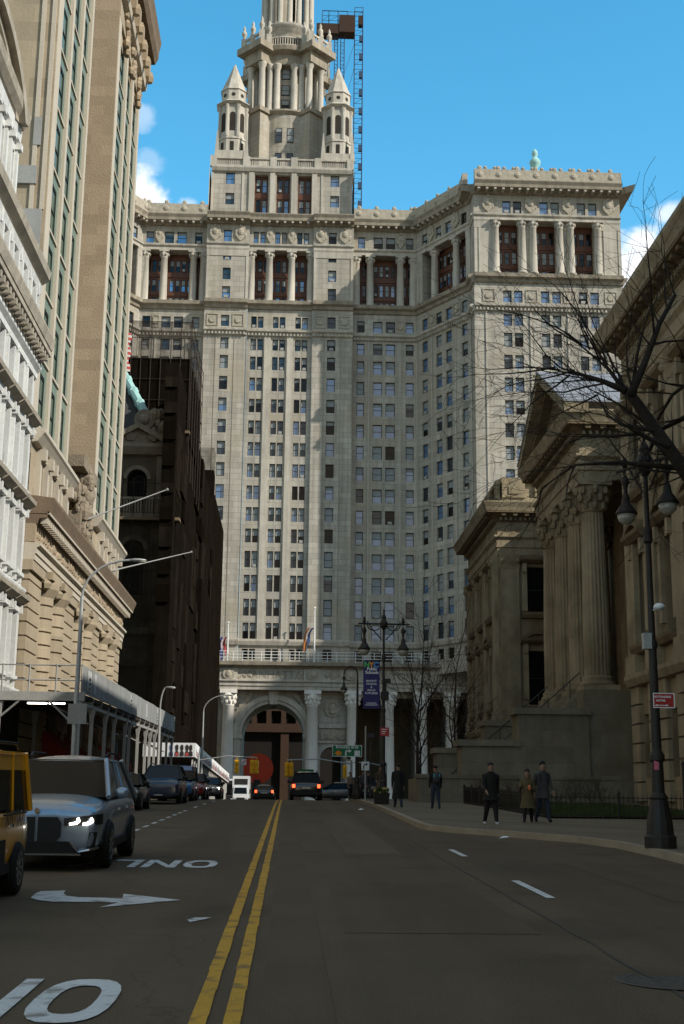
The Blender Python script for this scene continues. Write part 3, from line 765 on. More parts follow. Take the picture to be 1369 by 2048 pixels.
    for z in (113.6, 118.6):
        for u, w in ((-1.05, 1.2), (1.05, 1.2)): specs.append((fs, u, z, w, 2.9, -.06, GL_M, 'sash'))
        for sgn in (-1, 1):
            a = -math.pi/2+sgn*.62; fq = Fr((sx+6.58*math.cos(a), sy+6.58*math.sin(a), 0), (-math.sin(a), math.cos(a))); specs.append((fq, 0, z, 1.0, 2.9, .0, GL_D, 'sash'))
    fd = Fr((sx, sy-5.0, 0), (1, 0))
    for z in (126.0, 129.0, 132.3): specs.append((fd, 0, z, 1.5, 2.1, .0, GL_D, 'sash'))
    # upper balustrade with urns, drum and columned lantern
    m = MB(); m.lathe((sx, sy, 138.3), [(6.9, 0), (6.9, .3), (6.6, .35)], 40); m.lathe((sx, sy, 139.9), [(6.6, 0), (6.9, .05), (6.9, .35), (6.5, .4)], 40)
    for i in range(90): a = i*math.pi/45; m.box(sx+6.75*math.cos(a)-.1, sx+6.75*math.cos(a)+.1, sy+6.75*math.sin(a)-.1, sy+6.75*math.sin(a)+.1, 138.6, 139.9)
    for i in range(4):
        a = math.pi/4+i*math.pi/2; c, s = math.cos(a), math.sin(a)
        for rr, w in ((8.9, -2.4), (8.9, 2.4), (8.9, 0), (7.0, -2.4), (7.0, 2.4)):
            x, y = sx+rr*c-w*s, sy+rr*s+w*c
            m.box(x-.5, x+.5, y-.5, y+.5, 138.3, 140.4); m.smooth = True
            m.lathe((x, y, 140.4), [(.35, 0), (.2, .4), (.5, 1.0), (.48, 1.6), (.2, 2.0), (.3, 2.4), (0, 3.1)], 8); m.smooth = False
        for t in range(9):
            w = -2.2+t*.55; x, y = sx+8.9*c-w*s, sy+8.9*s+w*c; m.box(x-.1, x+.1, y-.1, y+.1, 138.3, 139.9)
        q = lambda r, w: (sx+r*c-w*s, sy+r*s+w*c)
        m.prism([q(8.7, -2.4), q(9.1, -2.4), q(9.1, 2.4), q(8.7, 2.4)], 139.9, 140.3)
    m.build('balustrade', LIME_T, root)
    m = MB(); m.smooth = True
    m.lathe((sx, sy, 138.3), [(4.2, 0), (4.2, 4.2), (4.35, 4.4), (5.2, 5.4), (5.4, 5.8), (5.2, 6.0), (3.3, 6.05), (3.3, 21)], 36); m.build('lantern_drum', LIME, root)
    for i in range(16):
        a = i*math.pi/8+.1; m = MB(); pillar(sx+4.6*math.cos(a), sy+4.6*math.sin(a), 144.2, 158, .52, m); m.build('column', LIME_T, root)
    m = MB(); m.lathe((sx, sy, 158), [(5.2, 0), (5.2, 1.5), (6, 2), (6, 2.6), (4, 3), (4, 8), (2, 12), (.3, 14), (.2, 18), (0, 19)], 24)
    m.build('lantern_roof', LIME_T, root)
    m = MB()
    for i in range(8):
        a = i*math.pi/4+.3; fr = Fr((sx, sy, 0), (-math.sin(a), math.cos(a))); m.fr = fr; m.box(-.5, .5, 3.2, 3.36, 146, 156)
    m.build('lantern_window', GL_D, root)
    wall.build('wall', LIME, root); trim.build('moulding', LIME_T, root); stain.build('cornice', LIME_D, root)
    carve.build('carved_ornament', LIME_R, root); brown.build('window_screen', TERRA, root)
    def score(sp):
        p = sp[0](sp[1], 0, sp[2]); return -(sp[3]*sp[4])*(1.3 if sp[0] is fp else 1.0) + (50 if p.x < -17 else 0) + (2 if p.z < 30 or p.z > 84 else 0)
    specs.sort(key=score)
    windows(root, specs)
    return root
municipal()
# ================================================================ north (left) side buildings
def white_building():
    f = Fr((-13, 0, 0), (0, 1)); Y0, Y1 = 18.0, 61.6
    root = thing('white_building', 'white painted office block with bracketed cornices and hooded windows at the left edge', 'building', (-13, 40, 0))
    w = MB(f); t = MB(f); d = MB(f); br = d; specs = []
    us = [59.9-2.12*i for i in range(20) if 59.9-2.12*i > 19]
    rows = [(7.1, 2.7, 1), (11.95, 2.5, 1), (15.95, 2.6, 1), (19.45, 2.15, 0)]
    hs = [(u-.5, u+.5, z, z+h) for u in us for z, h, k in rows]
    w.wall(Y0, Y1, 1, 23.6, hs, .35)
    for u in us:
        for z, h, k in rows:
            specs.append((f, u, z, 1.0, h, -.34, pick(1, 3, 2), 'sash'))
            for s in (-1, 1): t.box(u+s*.62-.12, u+s*.62+.12, 0, .16, z-.1, z+h+.1)
            t.box(u-.8, u+.8, 0, .3, z-.32, z-.14)
            for s in (-1, 1): t.box(u+s*.55-.1, u+s*.55+.1, 0, .22, z-.62, z-.34)
            if k:
                t.prof(u-.85, u+.85, [(0, z+h+.15), (.2, z+h+.18), (.22, z+h+.4), (0, z+h+.5)])
                d.prof(u-.98, u+.98, [(0, z+h+.5), (.3, z+h+.52), (.62, z+h+.72), (.66, z+h+.9), (0, z+h+1.02)])
                for s in (-1, 1): t.box(u+s*.75-.1, u+s*.75+.1, .05, .34, z+h+.1, z+h+.5)
            else: t.box(u-.75, u+.75, 0, .2, z+h+.08, z+h+.26)
        for z in (11.3, 15.2): pass
    for z in (6.3, 11.1, 15.15, 19.0): t.prof(Y0, Y1, [(0, z-.25), (.15, z-.22), (.25, z), (.25, z+.1), (0, z+.14)])
    # big bracketed cornice
    t.prof(Y0, Y1, [(0, 21.8), (.12, 21.82), (.12, 22.1), (.3, 22.3), (.3, 22.45), (0, 22.5)])
    d.prof(Y0, Y1+.0, [(0, 22.5), (.3, 22.6), (.3, 22.9), (.74, 23.0), (.74, 23.25), (0, 23.3)])
    d.prof(Y0, Y1, [(0, 23.3), (.78, 23.3), (.9, 23.75), (.9, 23.85), (.2, 24.0), (0, 24.0)])
    u = Y0+.3
    while u < Y1-.1: br.box(u-.12, u+.12, .28, .68, 22.65, 22.98); u += .62
    # attic
    aw = [(u-.45, u+.45, 24.6, 26.1) for u in us]
    w.wall(Y0, Y1, 24, 27.0, aw, .3, -.2)
    for u in us:
        specs.append((f, u, 24.6, .9, 1.5, -.48, pick(1, 3, 2), 'sash'))
        for s in (-1, 1): t.box(u+s*.6-.12, u+s*.6+.12, -.2, .05, 24.3, 26.3)
        t.box(u+.85, u+1.05, -.2, .1, 26.0, 26.6)
    t.prof(Y0, Y1, [(-.2, 26.3), (0, 26.35), (.1, 26.7), (-.2, 26.8)])
    d.prof(Y0, Y1, [(-.2, 26.8), (.1, 26.85), (.42, 27.1), (.5, 27.5), (-.2, 27.6)])
    # raised pavilion with a curved pediment
    U1 = 54.2
    pw = [(u-.45, u+.45, 28.2, 30.2) for u in us if 40 < u < U1-.5]
    w.wall(40, U1, 27.5, 31.2, pw, .3, 0)
    w.fr = None; w.face([(-13, U1, 27.4), (-20, U1, 27.4), (-20, U1, 31.2), (-13, U1, 31.2)]); w.face([(-13, Y1, 0), (-24, Y1, 0), (-24, Y1, 27), (-13, Y1, 27)])
    w.face([(-13.2, Y0, 27), (-24, Y0, 27), (-24, Y1, 27), (-13.2, Y1, 27)]); w.box(-24, -13, Y0-.05, Y0, 0, 27); w.fr = f
    for a in pw:
        u = (a[0]+a[1])/2; specs.append((f, u, 28.2, .9, 2.0, -.28, GL_D, 'sash'))
        for s in (-1, 1): t.box(u+s*.62-.12, u+s*.62+.12, 0, .15, 27.9, 30.4); t.box(u+s*.62-.18, u+s*.62+.18, 0, .3, 30.3, 30.6)
    t.prof(40, U1, [(0, 30.6), (.2, 30.7), (.25, 31.2), (0, 31.3)])
    d.prof(40, U1+.1, [(0, 31.3), (.3, 31.4), (.52, 31.7), (.6, 32.1), (0, 32.3)])
    uc, rr = 47.4, 6.9
    for (r0, r1, n0, n1) in ((6.2, 6.9, -.2, .6), (5.6, 6.2, -.2, .3)):
        for i in range(16):
            a, b = R(20+140*i/16), R(20+140*(i+1)/16)
            q = lambda r, tt: (uc+r*math.cos(tt), 32.1-r1*.34*0-2.2+r*.62*math.sin(tt))
            d.ext([q(r0, a), q(r1, a), q(r1, b), q(r0, b)], n0, n1)
    w.ext([(uc-6, 32.1)]+[(uc+5.7*math.cos(R(165-15*i)), 29.9+5.7*.62*math.sin(R(165-15*i))) for i in range(1, 10)]+[(uc+6, 32.1)], -2, 0)
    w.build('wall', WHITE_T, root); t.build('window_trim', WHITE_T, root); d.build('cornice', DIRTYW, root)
    specs.sort(key=lambda s: -s[1]); windows(root, specs, 70)
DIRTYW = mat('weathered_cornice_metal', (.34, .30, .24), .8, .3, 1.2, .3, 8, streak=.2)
white_building()

def bank():
    f = Fr((-13, 0, 0), (0, 1)); Y0, Y1 = 61.65, 95.8
    root = thing('bank_building', 'tall beige stone bank tower with two wings, green window strips and a rusticated columned base', 'building', (-13, 78, 0))
    w = MB(f); t = MB(f); d = MB(f); g = MB(f); specs = []
    # base wall behind the columns
    base = MB(f)
    base.wall(Y0, Y1, .5, 12.7, [(75.2, 81.6, 1.5, 11.8)], 1.0, -.5)
    base.face([(75.2, -1.5, 1.5), (81.6, -1.5, 1.5), (81.6, -1.5, 11.8), (75.2, -1.5, 11.8)])
    for a, b in ((64.6, 65.4), (67.8, 68.4), (70.9, 71.6), (86.0, 86.6), (89.2, 89.8), (92.4, 93.0)): pass
    base.build('base_wall', BEIGE_S, root)
    z0, z1, st = .9, 12.2, .68
    for a, b in ((61.7, 64.8), (71.7, 75.0), (81.8, 85.2), (92.6, 95.75)):
        m = MB(f); z = z0
        while z < z1: m.box(a, b, -.4, .35, z, min(z+st-.09, z1)); m.box(a+.06, b-.06, -.4, .26, min(z+st-.09, z1), min(z+st, z1)); z += st
        m.box(a-.15, b+.15, -.4, .5, z1, z1+.5); m.build('rusticated_pier', BEIGE, root)
    for u in (66.4, 69.9, 76.6, 80.1, 87.0, 90.6):
        m = MB(f); z = z0; pr = []
        while z < z1-.9: pr += [(1.05, z), (1.05, z+st-.09), (.94, z+st-.08), (.94, z+st-.01)]; z += st
        pr += [(1.0, z1-.8), (1.3, z1-.3), (1.35, z1+.1)]
        m.smooth = False; m.lathe((u, -.35, 0), pr, 16); m.box(u-1.3, u+1.3, -1.2, .85, z1+.1, z1+.5)
        for s in (-1, 1): m.ball((u+s*1.1, .45, z1-.1), .34, 6)
        m.build('banded_column', BEIGE, root)
    # entablature and great cornice
    t.prof(Y0, Y1, [(-.5, 12.7), (.55, 12.7), (.55, 13.0), (.62, 13.02), (.62, 13.3), (.8, 13.4), (.8, 13.55), (-.5, 13.6)])
    fz = MB(f); fz.prof(Y0, Y1, [(-.5, 13.6), (.5, 13.6), (.5, 14.5), (-.5, 14.5)])
    rr = random.Random(4); u = Y0+.5
    while u < Y1-.4: fz.ball((u, .5, 14.05+rr.uniform(-.12, .12)), rr.uniform(.18, .3), 6, (1, .5, 1)); u += .55
    fz.build('carved_frieze', BEIGE_S, root)
    d.prof(Y0, Y1+.3, [(-.5, 14.5), (.55, 14.5), (.65, 14.75), (1.0, 14.8), (1.05, 14.95), (-.5, 15.0)])
    d.prof(Y0, Y1+.6, [(-.5, 15.0), (1.12, 15.0), (1.18, 15.2), (1.35, 15.65), (1.35, 15.78), (.4, 15.9), (-.5, 15.9)])
    t.box(Y0, Y1+.5, 1.04, 1.14, 14.96, 15.1)
    u = Y0+.3
    while u < Y1: t.box(u-.14, u+.14, .7, 1.03, 14.52, 14.79); u += .5
    base_roof = MB(); base_roof.box(-30, -13.3, Y0, Y1, 15.0, 15.85); base_roof.build('court_floor', BEIGE_S, root)
    # wings
    TOP = 56.0
    for wi, piers in enumerate((((61.65, 62.8), (65.45, 66.0), (68.55, 69.1), (71.45, 72.0)), ((82.05, 83.2), (86.6, 87.3), (90.1, 90.8), (93.8, 94.6)))):
        a, b = piers[0][0], piers[-1][1]
        # low storey above the cornice, with consoles and its own ledge
        w.wall(a-.1, b+.2, 15.85, 19, [((p[1]+q[0])/2-.7, (p[1]+q[0])/2+.7, 16.4, 18.2) for p, q in zip(piers, piers[1:])], .4, .05)
        for p, q in zip(piers, piers[1:]):
            c = (p[1]+q[0])/2; specs.append((f, c, 16.4, 1.4, 1.8, -.33, GL_D, 'plain'))
            for s in (-1, 1): t.box(c+s*1.0-.22, c+s*1.0+.22, .05, .3, 15.9, 18.0); t.box(c+s*1.0-.2, c+s*1.0+.2, .05, .55, 18.0, 18.6)
            t.box(c-.75, c+.75, .05, .25, 18.25, 18.5)
        t.prof(a-.1, b+.2, [(.05, 18.6), (.35, 18.65), (.6, 19.0), (.7, 19.1), (.7, 19.3), (.05, 19.4)])
        pz = MB(f)
        for p in piers: pz.box(p[0], p[1], -.6, 0, 19.0, TOP)
        pz.build('pale_pier', BEIGE_P, root)
        for p, q in zip(piers, piers[1:]):
            z = 19.4; c = (p[1]+q[0])/2; ww = q[0]-p[1]
            g.box(p[1]+.0, p[1]+.16, -.5, -.19, z, TOP); g.box(q[0]-.5, q[0], -.5, -.19, z, TOP)
            w.box(p[1], q[0], -1.2, -.6, 19.0, TOP)
            while z < TOP-3:
                g.box(p[1], q[0], -.6, -.2, z, z+.62); t.box(p[1], q[0], -.6, -.10, z+.62, z+.76)
                specs.append((f, c-.17, z+.8, ww-.68, 2.66, -.27, GLG, 'plain')); z += 3.55
            w.box(p[1], q[0], -.6, -.16, z, TOP)
        # top: carved band, consoles and overhanging cornice
        w.box(a, b, -.6, .02, TOP-.01, 60.0)
        cz = MB(f)
        for p, q in zip(piers, piers[1:]):
            c = (p[1]+q[0])/2
            for k in range(6): cz.ball((c+rr.uniform(-.9, .9), .1, 55.2+k*.45), .42, 6, (1, .7, 1))
        t.prof(a, b+.2, [(.02, 57.4), (.4, 57.5), (.5, 57.9), (.02, 58.0)])
        k = a+.6
        while k < b: cz.box(k-.3, k+.3, .0, .75, 58.3, 60.0); cz.ball((k, .7, 58.3), .42, 6, (.8, 1, 1.4)); k += 2.3
        cz.build('carved_console', BEIGE_S, root)
        d.prof(a-.3, b+.5, [(0, 60.0), (1.0, 60.1), (1.25, 60.6), (1.3, 61.3), (1.45, 62.0), (0, 62.1)])
        s = MB(); s.box(-34, -13.62, a, b, 15.95, 62.2); s.box(-34, -13.03, a-.035, a-.002, 15.95, 62.2); s.box(-34, -13.03, b+.002, b+.035, 15.95, 62.2)
        s.build('side_wall', BEIGE_S if wi else BEIGE, root)
    m = MB(); m.box(-34, -24, 72, 82, 15.8, 60); m.build('court_back_wall', BEIGE_S, root)
    m = MB()
    m.box(-24, -13.6, 61.45, 61.6, 32.4, 33.4); m.box(-24, -13.2, 61.5, 61.6, 27.5, 31.0); m.box(-13.9, -13.5, 61.5, 61.6, 34.6, 36.2)
    m.build('patched_side_wall', STEEL, root)
    m = MB()
    for k, x in enumerate((-13.25, -13.8)): m.box(x-.1, x+.12, 61.52, 61.62, 31, 62)
    m.build('quoin_strip', BEIGE_P, root)
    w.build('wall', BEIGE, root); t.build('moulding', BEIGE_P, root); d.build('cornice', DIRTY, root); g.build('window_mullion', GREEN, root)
    specs.sort(key=lambda s: s[1] > 75); windows(root, specs, 72)
    # carved group standing over the middle of the cornice
    m = MB(); rs = random.Random(9); m.smooth = True
    for k in range(230):
        z = rs.uniform(15.9, 21); h = 1-(z-15.9)/5.6
        m.smooth = k % 3 == 0
        m.ball((-12.95+rs.uniform(-.5, .55), 76.6+rs.gauss(0, 1.25)*max(.3, h+.2), z), rs.uniform(.14, .42), 6, (rs.uniform(.6, 1.2), rs.uniform(.6, 1.2), rs.uniform(.8, 1.9)))
    m.box(-13.6, -12.5, 74.4, 78.8, 15.8, 18); m.prism([(-13.5, 74), (-12.4, 74), (-12.4, 79.4), (-13.5, 79.4)], 20.6, 21.3)
    m.build('eagle_cartouche', mat('rough_carving', (.22, .18, .13), .9, .3, 3, 1., 9), root)
GLG = glass('green_tinted_glass', (.05, .10, .075), .15, .8, .0)
bank()

def flag(name, label, p, q, cloth=None, group=None, r=.05):
    root = thing(name, label, 'flagpole', p, group)
    m = MB(); m.tube([p, q], [r*1.3, r*.7], 8); m.ball(q, r*2, 8); m.build('pole', WHITE if cloth else STEEL, root)
    m = MB(); v = (Vector(q)-Vector(p)).normalized(); m.tube([Vector(p)-v*.1, Vector(p)+v*.5], r*2.2, 8); m.build('bracket', STEEL, root)
    return root
fg = 'bare flagpoles slanting from the bank cornice'
flag('wall_flagpole', 'bare slanting flagpole above the bank cornice, the nearer of two', P(128, 1056, 74.5), P(335, 979, 78), None, fg, .045)
flag('wall_flagpole', 'bare slanting flagpole above the bank cornice, the farther of two', P(213, 1144, 90.5), P(383, 1104, 97), None, fg, .045)

# ---------------------------------------------------------------- courthouse under netting
def records_court():
    root = thing('grimy_courthouse', 'soot dark stone courthouse with mansard roof and arched windows, wrapped in netting', 'building', (-12, 110, 0))
    f = Fr((0, 107, 0), (1, 0))
    w = MB(f); t = MB(f)
    w.archwall(-16.2, -10.9, 24.6, 30.8, -13.35, .85, 28.0, .8, zb=25.8)
    w.archwall(-16.2, -10.9, 15, 24.6, -13.4, .9, 21.8, .8, zb=18)
    w.wall(-16.2, -10.9, 0, 15, [(-14.2, -12.6, 8.5, 12), (-14.2, -12.6, 2, 6)], .6)
    w.wall(-40, -16.2, 0, 30.8)
    t.prof(-40, -10.9, [(0, 24.3), (.6, 24.4), (.8, 24.9), (0, 25)]); t.prof(-40, -10.9, [(0, 14.6), (.5, 14.7), (.7, 15.2), (0, 15.3)])
    t.prof(-40, -10.6, [(0, 30.0), (.5, 30.1), (.9, 30.7), (.9, 31.0), (0, 31.1)])
    t.archring(-13.35, 28.0, .86, 1.2, -.1, .2, 10); t.archring(-13.4, 21.8, .92, 1.3, -.1, .2, 10)
    for u in (-15.6, -11.3): t.box(u-.4, u+.4, 0, .3, 25, 30)
    for u in (-15.3, -11.4): t.box(u-.5, u+.5, 0, .35, 15.3, 24.3)
    # pediment over the arched window
    for s in (-1, 1): t.ext([(-13.35, 32.9), (-13.35, 32.4), (-13.35+s*2.5, 31.0), (-13.35+s*2.5, 31.5)], 0, .8)
    t.ext([(-15.6, 31.0), (-13.35, 32.4), (-11.1, 31.0)], 0, .3)
    # balustrade with railing
    for i in range(22): u = -15.9+i*.235; t.box(u-.06, u+.06, .55, .7, 25, 26.1)
    t.box(-16.2, -10.9, .5, .75, 26.1, 26.3)
    w.fr = None; w.box(-40, -10.9, 107.9, 128, 0, 30.8); w.box(-40, -10.95, 128, 182, 0, 31)
    w.build('wall', SURR, root); t.build('moulding', SURR_T, root)
    m = MB()
    for zz, a in ((27.5, 0), (20.5, 0)): m.box(-14.3, -12.4, 107.75, 107.78, zz-3, zz+2.5)
    m.build('arched_window', GL_D, root)
    m = MB(); m.prism([(-40, 107.2), (-11.2, 107.2), (-11.2, 180), (-40, 180)], 31, 39, [(-40, 112), (-15.6, 112), (-15.6, 176), (-40, 176)]); m.build('mansard_roof', SLATE, root)
    m = MB(); m.tube([(-11.4, 107, 31.2), (-15.7, 111.7, 39.2)], [.42, .36], 8); m.tube([(-15.7, 111.8, 39.2), (-40, 111.8, 39.2)], .3, 8)
    for k in range(6):
        tt = k/6+.05; p = Vector((-11.4, 107, 31.2)).lerp(Vector((-15.7, 111.7, 39.2)), tt); m.ball(p, .5, 6)
    m.build('copper_hip_ridge', COPPER, root)
    m = MB(); rs = random.Random(2)   # cartouche and statues on the skyline
    m.archring(-12.6, 32.8, .45, .95, -.2, .5, 14); m.fr = f; 
    m.fr = f; m.ext([(-12.9+.9*math.cos(k*math.pi/6), 33.2+.95*math.sin(k*math.pi/6)) for k in range(12)], .1, .5); m.ball((-12.9, .5, 33.2), .5, 8)
    for k in range(26): m.ball((-11.6+rs.uniform(-.7, .5), .2+rs.uniform(-.2, .2), 31.4+rs.uniform(0, 3.3)*(.6+.4*rs.random())), rs.uniform(.25, .45), 6, (1, .8, 1.3))
    for k in range(8): m.ball((-14.2+rs.uniform(-.5, .5), .2, 31.4+rs.uniform(0, 1.4)), .35, 6)
    for u in (-10.95, -11.5): m.lathe((u, .1, 31), [(.3, 0), (.2, .6), (.4, 1.1), (.25, 1.6), (.1, 2.1)], 8)
    m.build('roof_sculpture', SURR_T, root)
    m = MB()
    for x, y in ((-18, 113), (-17, 118)): m.box(x, x+1.8, y, y+2, 36, 43)
    m.build('chimney', SURR, root)
records_court()
def scaffold():
    root = thing('netted_scaffold', 'tall dark brown netted scaffolding standing against the courthouse front', 'scaffolding', (-10.5, 130, 0))
    m = MB()
    m.box(-11.0, -9.9, 104.2, 128, 4.5, 37.6); m.box(-17, -9.7, 113, 128, 34, 41); m.box(-11.0, -9.95, 128, 156, 4.5, 37.4)
    m.box(-12.5, -9.95, 156, 159, 4.5, 41.5); m.box(-11, -9.9, 159, 182, 4.5, 39.0); m.box(-9.9, -9.4, 134, 156, 4.5, 24)
    m.box(-16.2, -11.0, 106.2, 106.6, 15.5, 24.2)if False else None
    m.build('dark_netting', NETM, root)
    rs = random.Random(17); N2 = mat('brown_net_panel', (.017, .0135, .0098), 1., .4, .7, .3, 6, streak=.5, spec=0.); N3 = mat('black_net_panel', (.006, .0045, .003), 1., .3, .7, spec=0.)
    for k in range(46):
        y = 104.6+rs.random()*50; z = 6+rs.random()*28; h = rs.choice([2, 2, 4, 6]); L = rs.choice([2.4, 2.4, 5]); t = rs.uniform(.03, .22); m = MB(); m.box(-9.9, -9.9+t, y, min(y+L, 156), z, min(z+h, 37)); m.build('net_panel', rs.choice([N2, N2, N3]), root)
    for k in range(9):
        z = 17+k*2.3; m = MB(); m.box(-11.0, -9.95, 104.0, 104.19, z, z+rs.uniform(.5, 1.8)); m.build('net_panel', rs.choice([N2, N3]), root)
    m = MB(); 
    for x0, x1, y0, y1, z0, z1 in ((-17, -9.7, 113, 128, 41, 44.6), (-12.5, -9.95, 156, 159, 41.5, 44.4)):
        m.face([(x0, y0, z0), (x1, y0, z0), (x1, y0, z1), (x0, y0, z1)]); m.face([(x1, y0, z0), (x1, y1, z0), (x1, y1, z1), (x1, y0, z1)])
    m.face([(-17, 106.3, 3), (-10.9, 106.3, 3), (-10.9, 106.3, 24.3), (-17, 106.3, 24.3)])
    m.build('sheer_netting', NETT, root)
    m = MB(); rs = random.Random(3)
    for i in range(9):
        x = -17+i*.91
        m.bar((x, 112.9, 33), (x, 112.9, 44.8+rs.uniform(-.2, .5)), .05)
    for z in (35, 37, 39, 41, 43, 44.6): m.bar((-17.2, 112.9, z), (-9.5, 112.9, z), .045); m.bar((-9.6, 113, z), (-9.6, 128, z), .045)
    for i in range(6): m.bar((-9.6, 113+i*3, 30), (-9.6, 113+i*3, 44.9), .05)
    for i in range(14): y = 104.4+i*5.6; m.bar((-9.82, y, 1), (-9.82, y, 6), .05)
    for z in range(8, 38, 6): m.bar((-9.87, 104.2, z), (-9.87, 156, z), .03)
    for i in range(7): m.bar((-16.2+i*.9, 106.2, 3), (-16.2+i*.9, 106.2, 28), .045)
    for z in (8, 12, 16, 20, 24.4, 27.5): m.bar((-16.4, 106.2, z), (-10.8, 106.2, z), .045)
    m.build('pole_frame', NETP, root)
    for z in (34, 24.5): 
        b = MB(); b.box(-17.3, -9.5, 105.9 if z < 30 else 112.4, 107 if z < 30 else 113.1, z-.25, z); b.build('plank_deck', DIRTY, root)
NETP = mat('rusty_scaffold_pole', (.028, .019, .012), .8, .2, 2)
scaffold()

# ================================================================ construction hoist behind the spire
def hoist():
    root = thing('construction_hoist', 'thin dark blue scaffold hoist mast rising behind the spire, with a brown platform', 'scaffolding', (11, 225, 101))
    m = MB(); y = 224
    def mast(xa, xb, z0, z1, step, mb, slant=0):
        for x in (xa, xb):
            for yy in (y, y+1.2): mb.bar((x+slant, yy, z0), (x, yy, z1), .10)
        z = z0; k = 0
        while z < z1:
            t = (z-z0)/(z1-z0); s = slant*(1-t)
            mb.bar((xa+s, y, z), (xb+s, y, z), .07); mb.bar((xa+s, y, z), (xb+s, y, min(z+step, z1)), .05) if k % 2 else None
            z += step; k += 1
    mast(10.3, 11.9, 100, 153.5, 1.05, m)
    mast(3.9, 5.2, 149.2, 152.5, 1.1, m); mast(5.2, 7.0, 149.2, 152.5, 1.1, m); mast(7.0, 8.9, 149.2, 152.5, 1.1, m); mast(8.9, 10.3, 149.2, 152.0, 1.1, m)
    mast(6.4, 7.0, 128, 147, .8, m); mast(7.6, 8.3, 128, 147, .8, m)
    for z in (152.4, 153.4): m.bar((3.9 if z < 153 else 10.3, y, z), (11.9, y, z), .08)
    m.bar((10.4, y, 146), (6.6, y, 133), .05); m.bar((10.4, y, 141), (8, y, 130), .05)
    m.build('lattice_mast', BLUEST, root)
    m = MB(); m.box(2.8, 7.2, y-.8, y+1.6, 147.1, 149.2); m.box(7.2, 10.3, y-.9, y+1.6, 147.4, 151.1); m.box(11.0, 11.8, y-.3, y+1, 149.5, 151.5); m.build('work_platform', mat('dark_brown_planks', (.045, .026, .018), .9), root)
    m = MB()
    for i in range(12): m.box(11.2, 11.8, y-.25, y+.4, 103+i*3.9, 104.3+i*3.9)
    m.build('landing_gate', BLUEST, root)
hoist()

# ================================================================ things seen through the arch
def brown_block():
    root = thing('brown_brick_building', 'brown brick block seen through the great arch', 'building', (0, 296, 0))
    f = Fr((0, 290, 0), (1, 0))
    m = MB(f); hs = [(-10.4+i*3.3, -8.2+i*3.3, 17.6, 20.4) for i in range(7)]
    m.wall(-40, 40, -4, 30, hs+[(-12, -1.6, -2, 15.6), (.2, 12, -2, 15.6)], 1.2); m.box(-40, 40, 0, .35, 15.7, 17.3)
    m.fr = None; m.box(-40, 40, 291.5, 310, -4, 30); m.build('wall', BROWNB, root)
    g = MB(f); g.wall(-14, 14, -2, 21, n=-1.15); g.build('dark_recess_back', BLKM, root)  # near-black sheet, no glass; the shade of the recess is in its colour
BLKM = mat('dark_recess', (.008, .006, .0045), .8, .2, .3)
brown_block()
def red_disc():
    c = P(517, 1537, 262)
    root = thing('red_disc_sculpture', 'big flat red painted steel disc standing beyond the arch', 'sculpture', (c.x, 262, -1))
    m = MB(Fr((c.x, 262, 0), (1, .12))); m.ext([(3.0*math.cos(k*math.pi/24), c.z+3.0*math.sin(k*math.pi/24)) for k in range(48)], -.3, .3); m.build('disc', REDP, root)
    m = MB(); m.box(c.x-1.1, c.x+.5, 261.6, 262.6, -2, c.z-2.2); m.build('pedestal', SLATE, root)
red_disc()
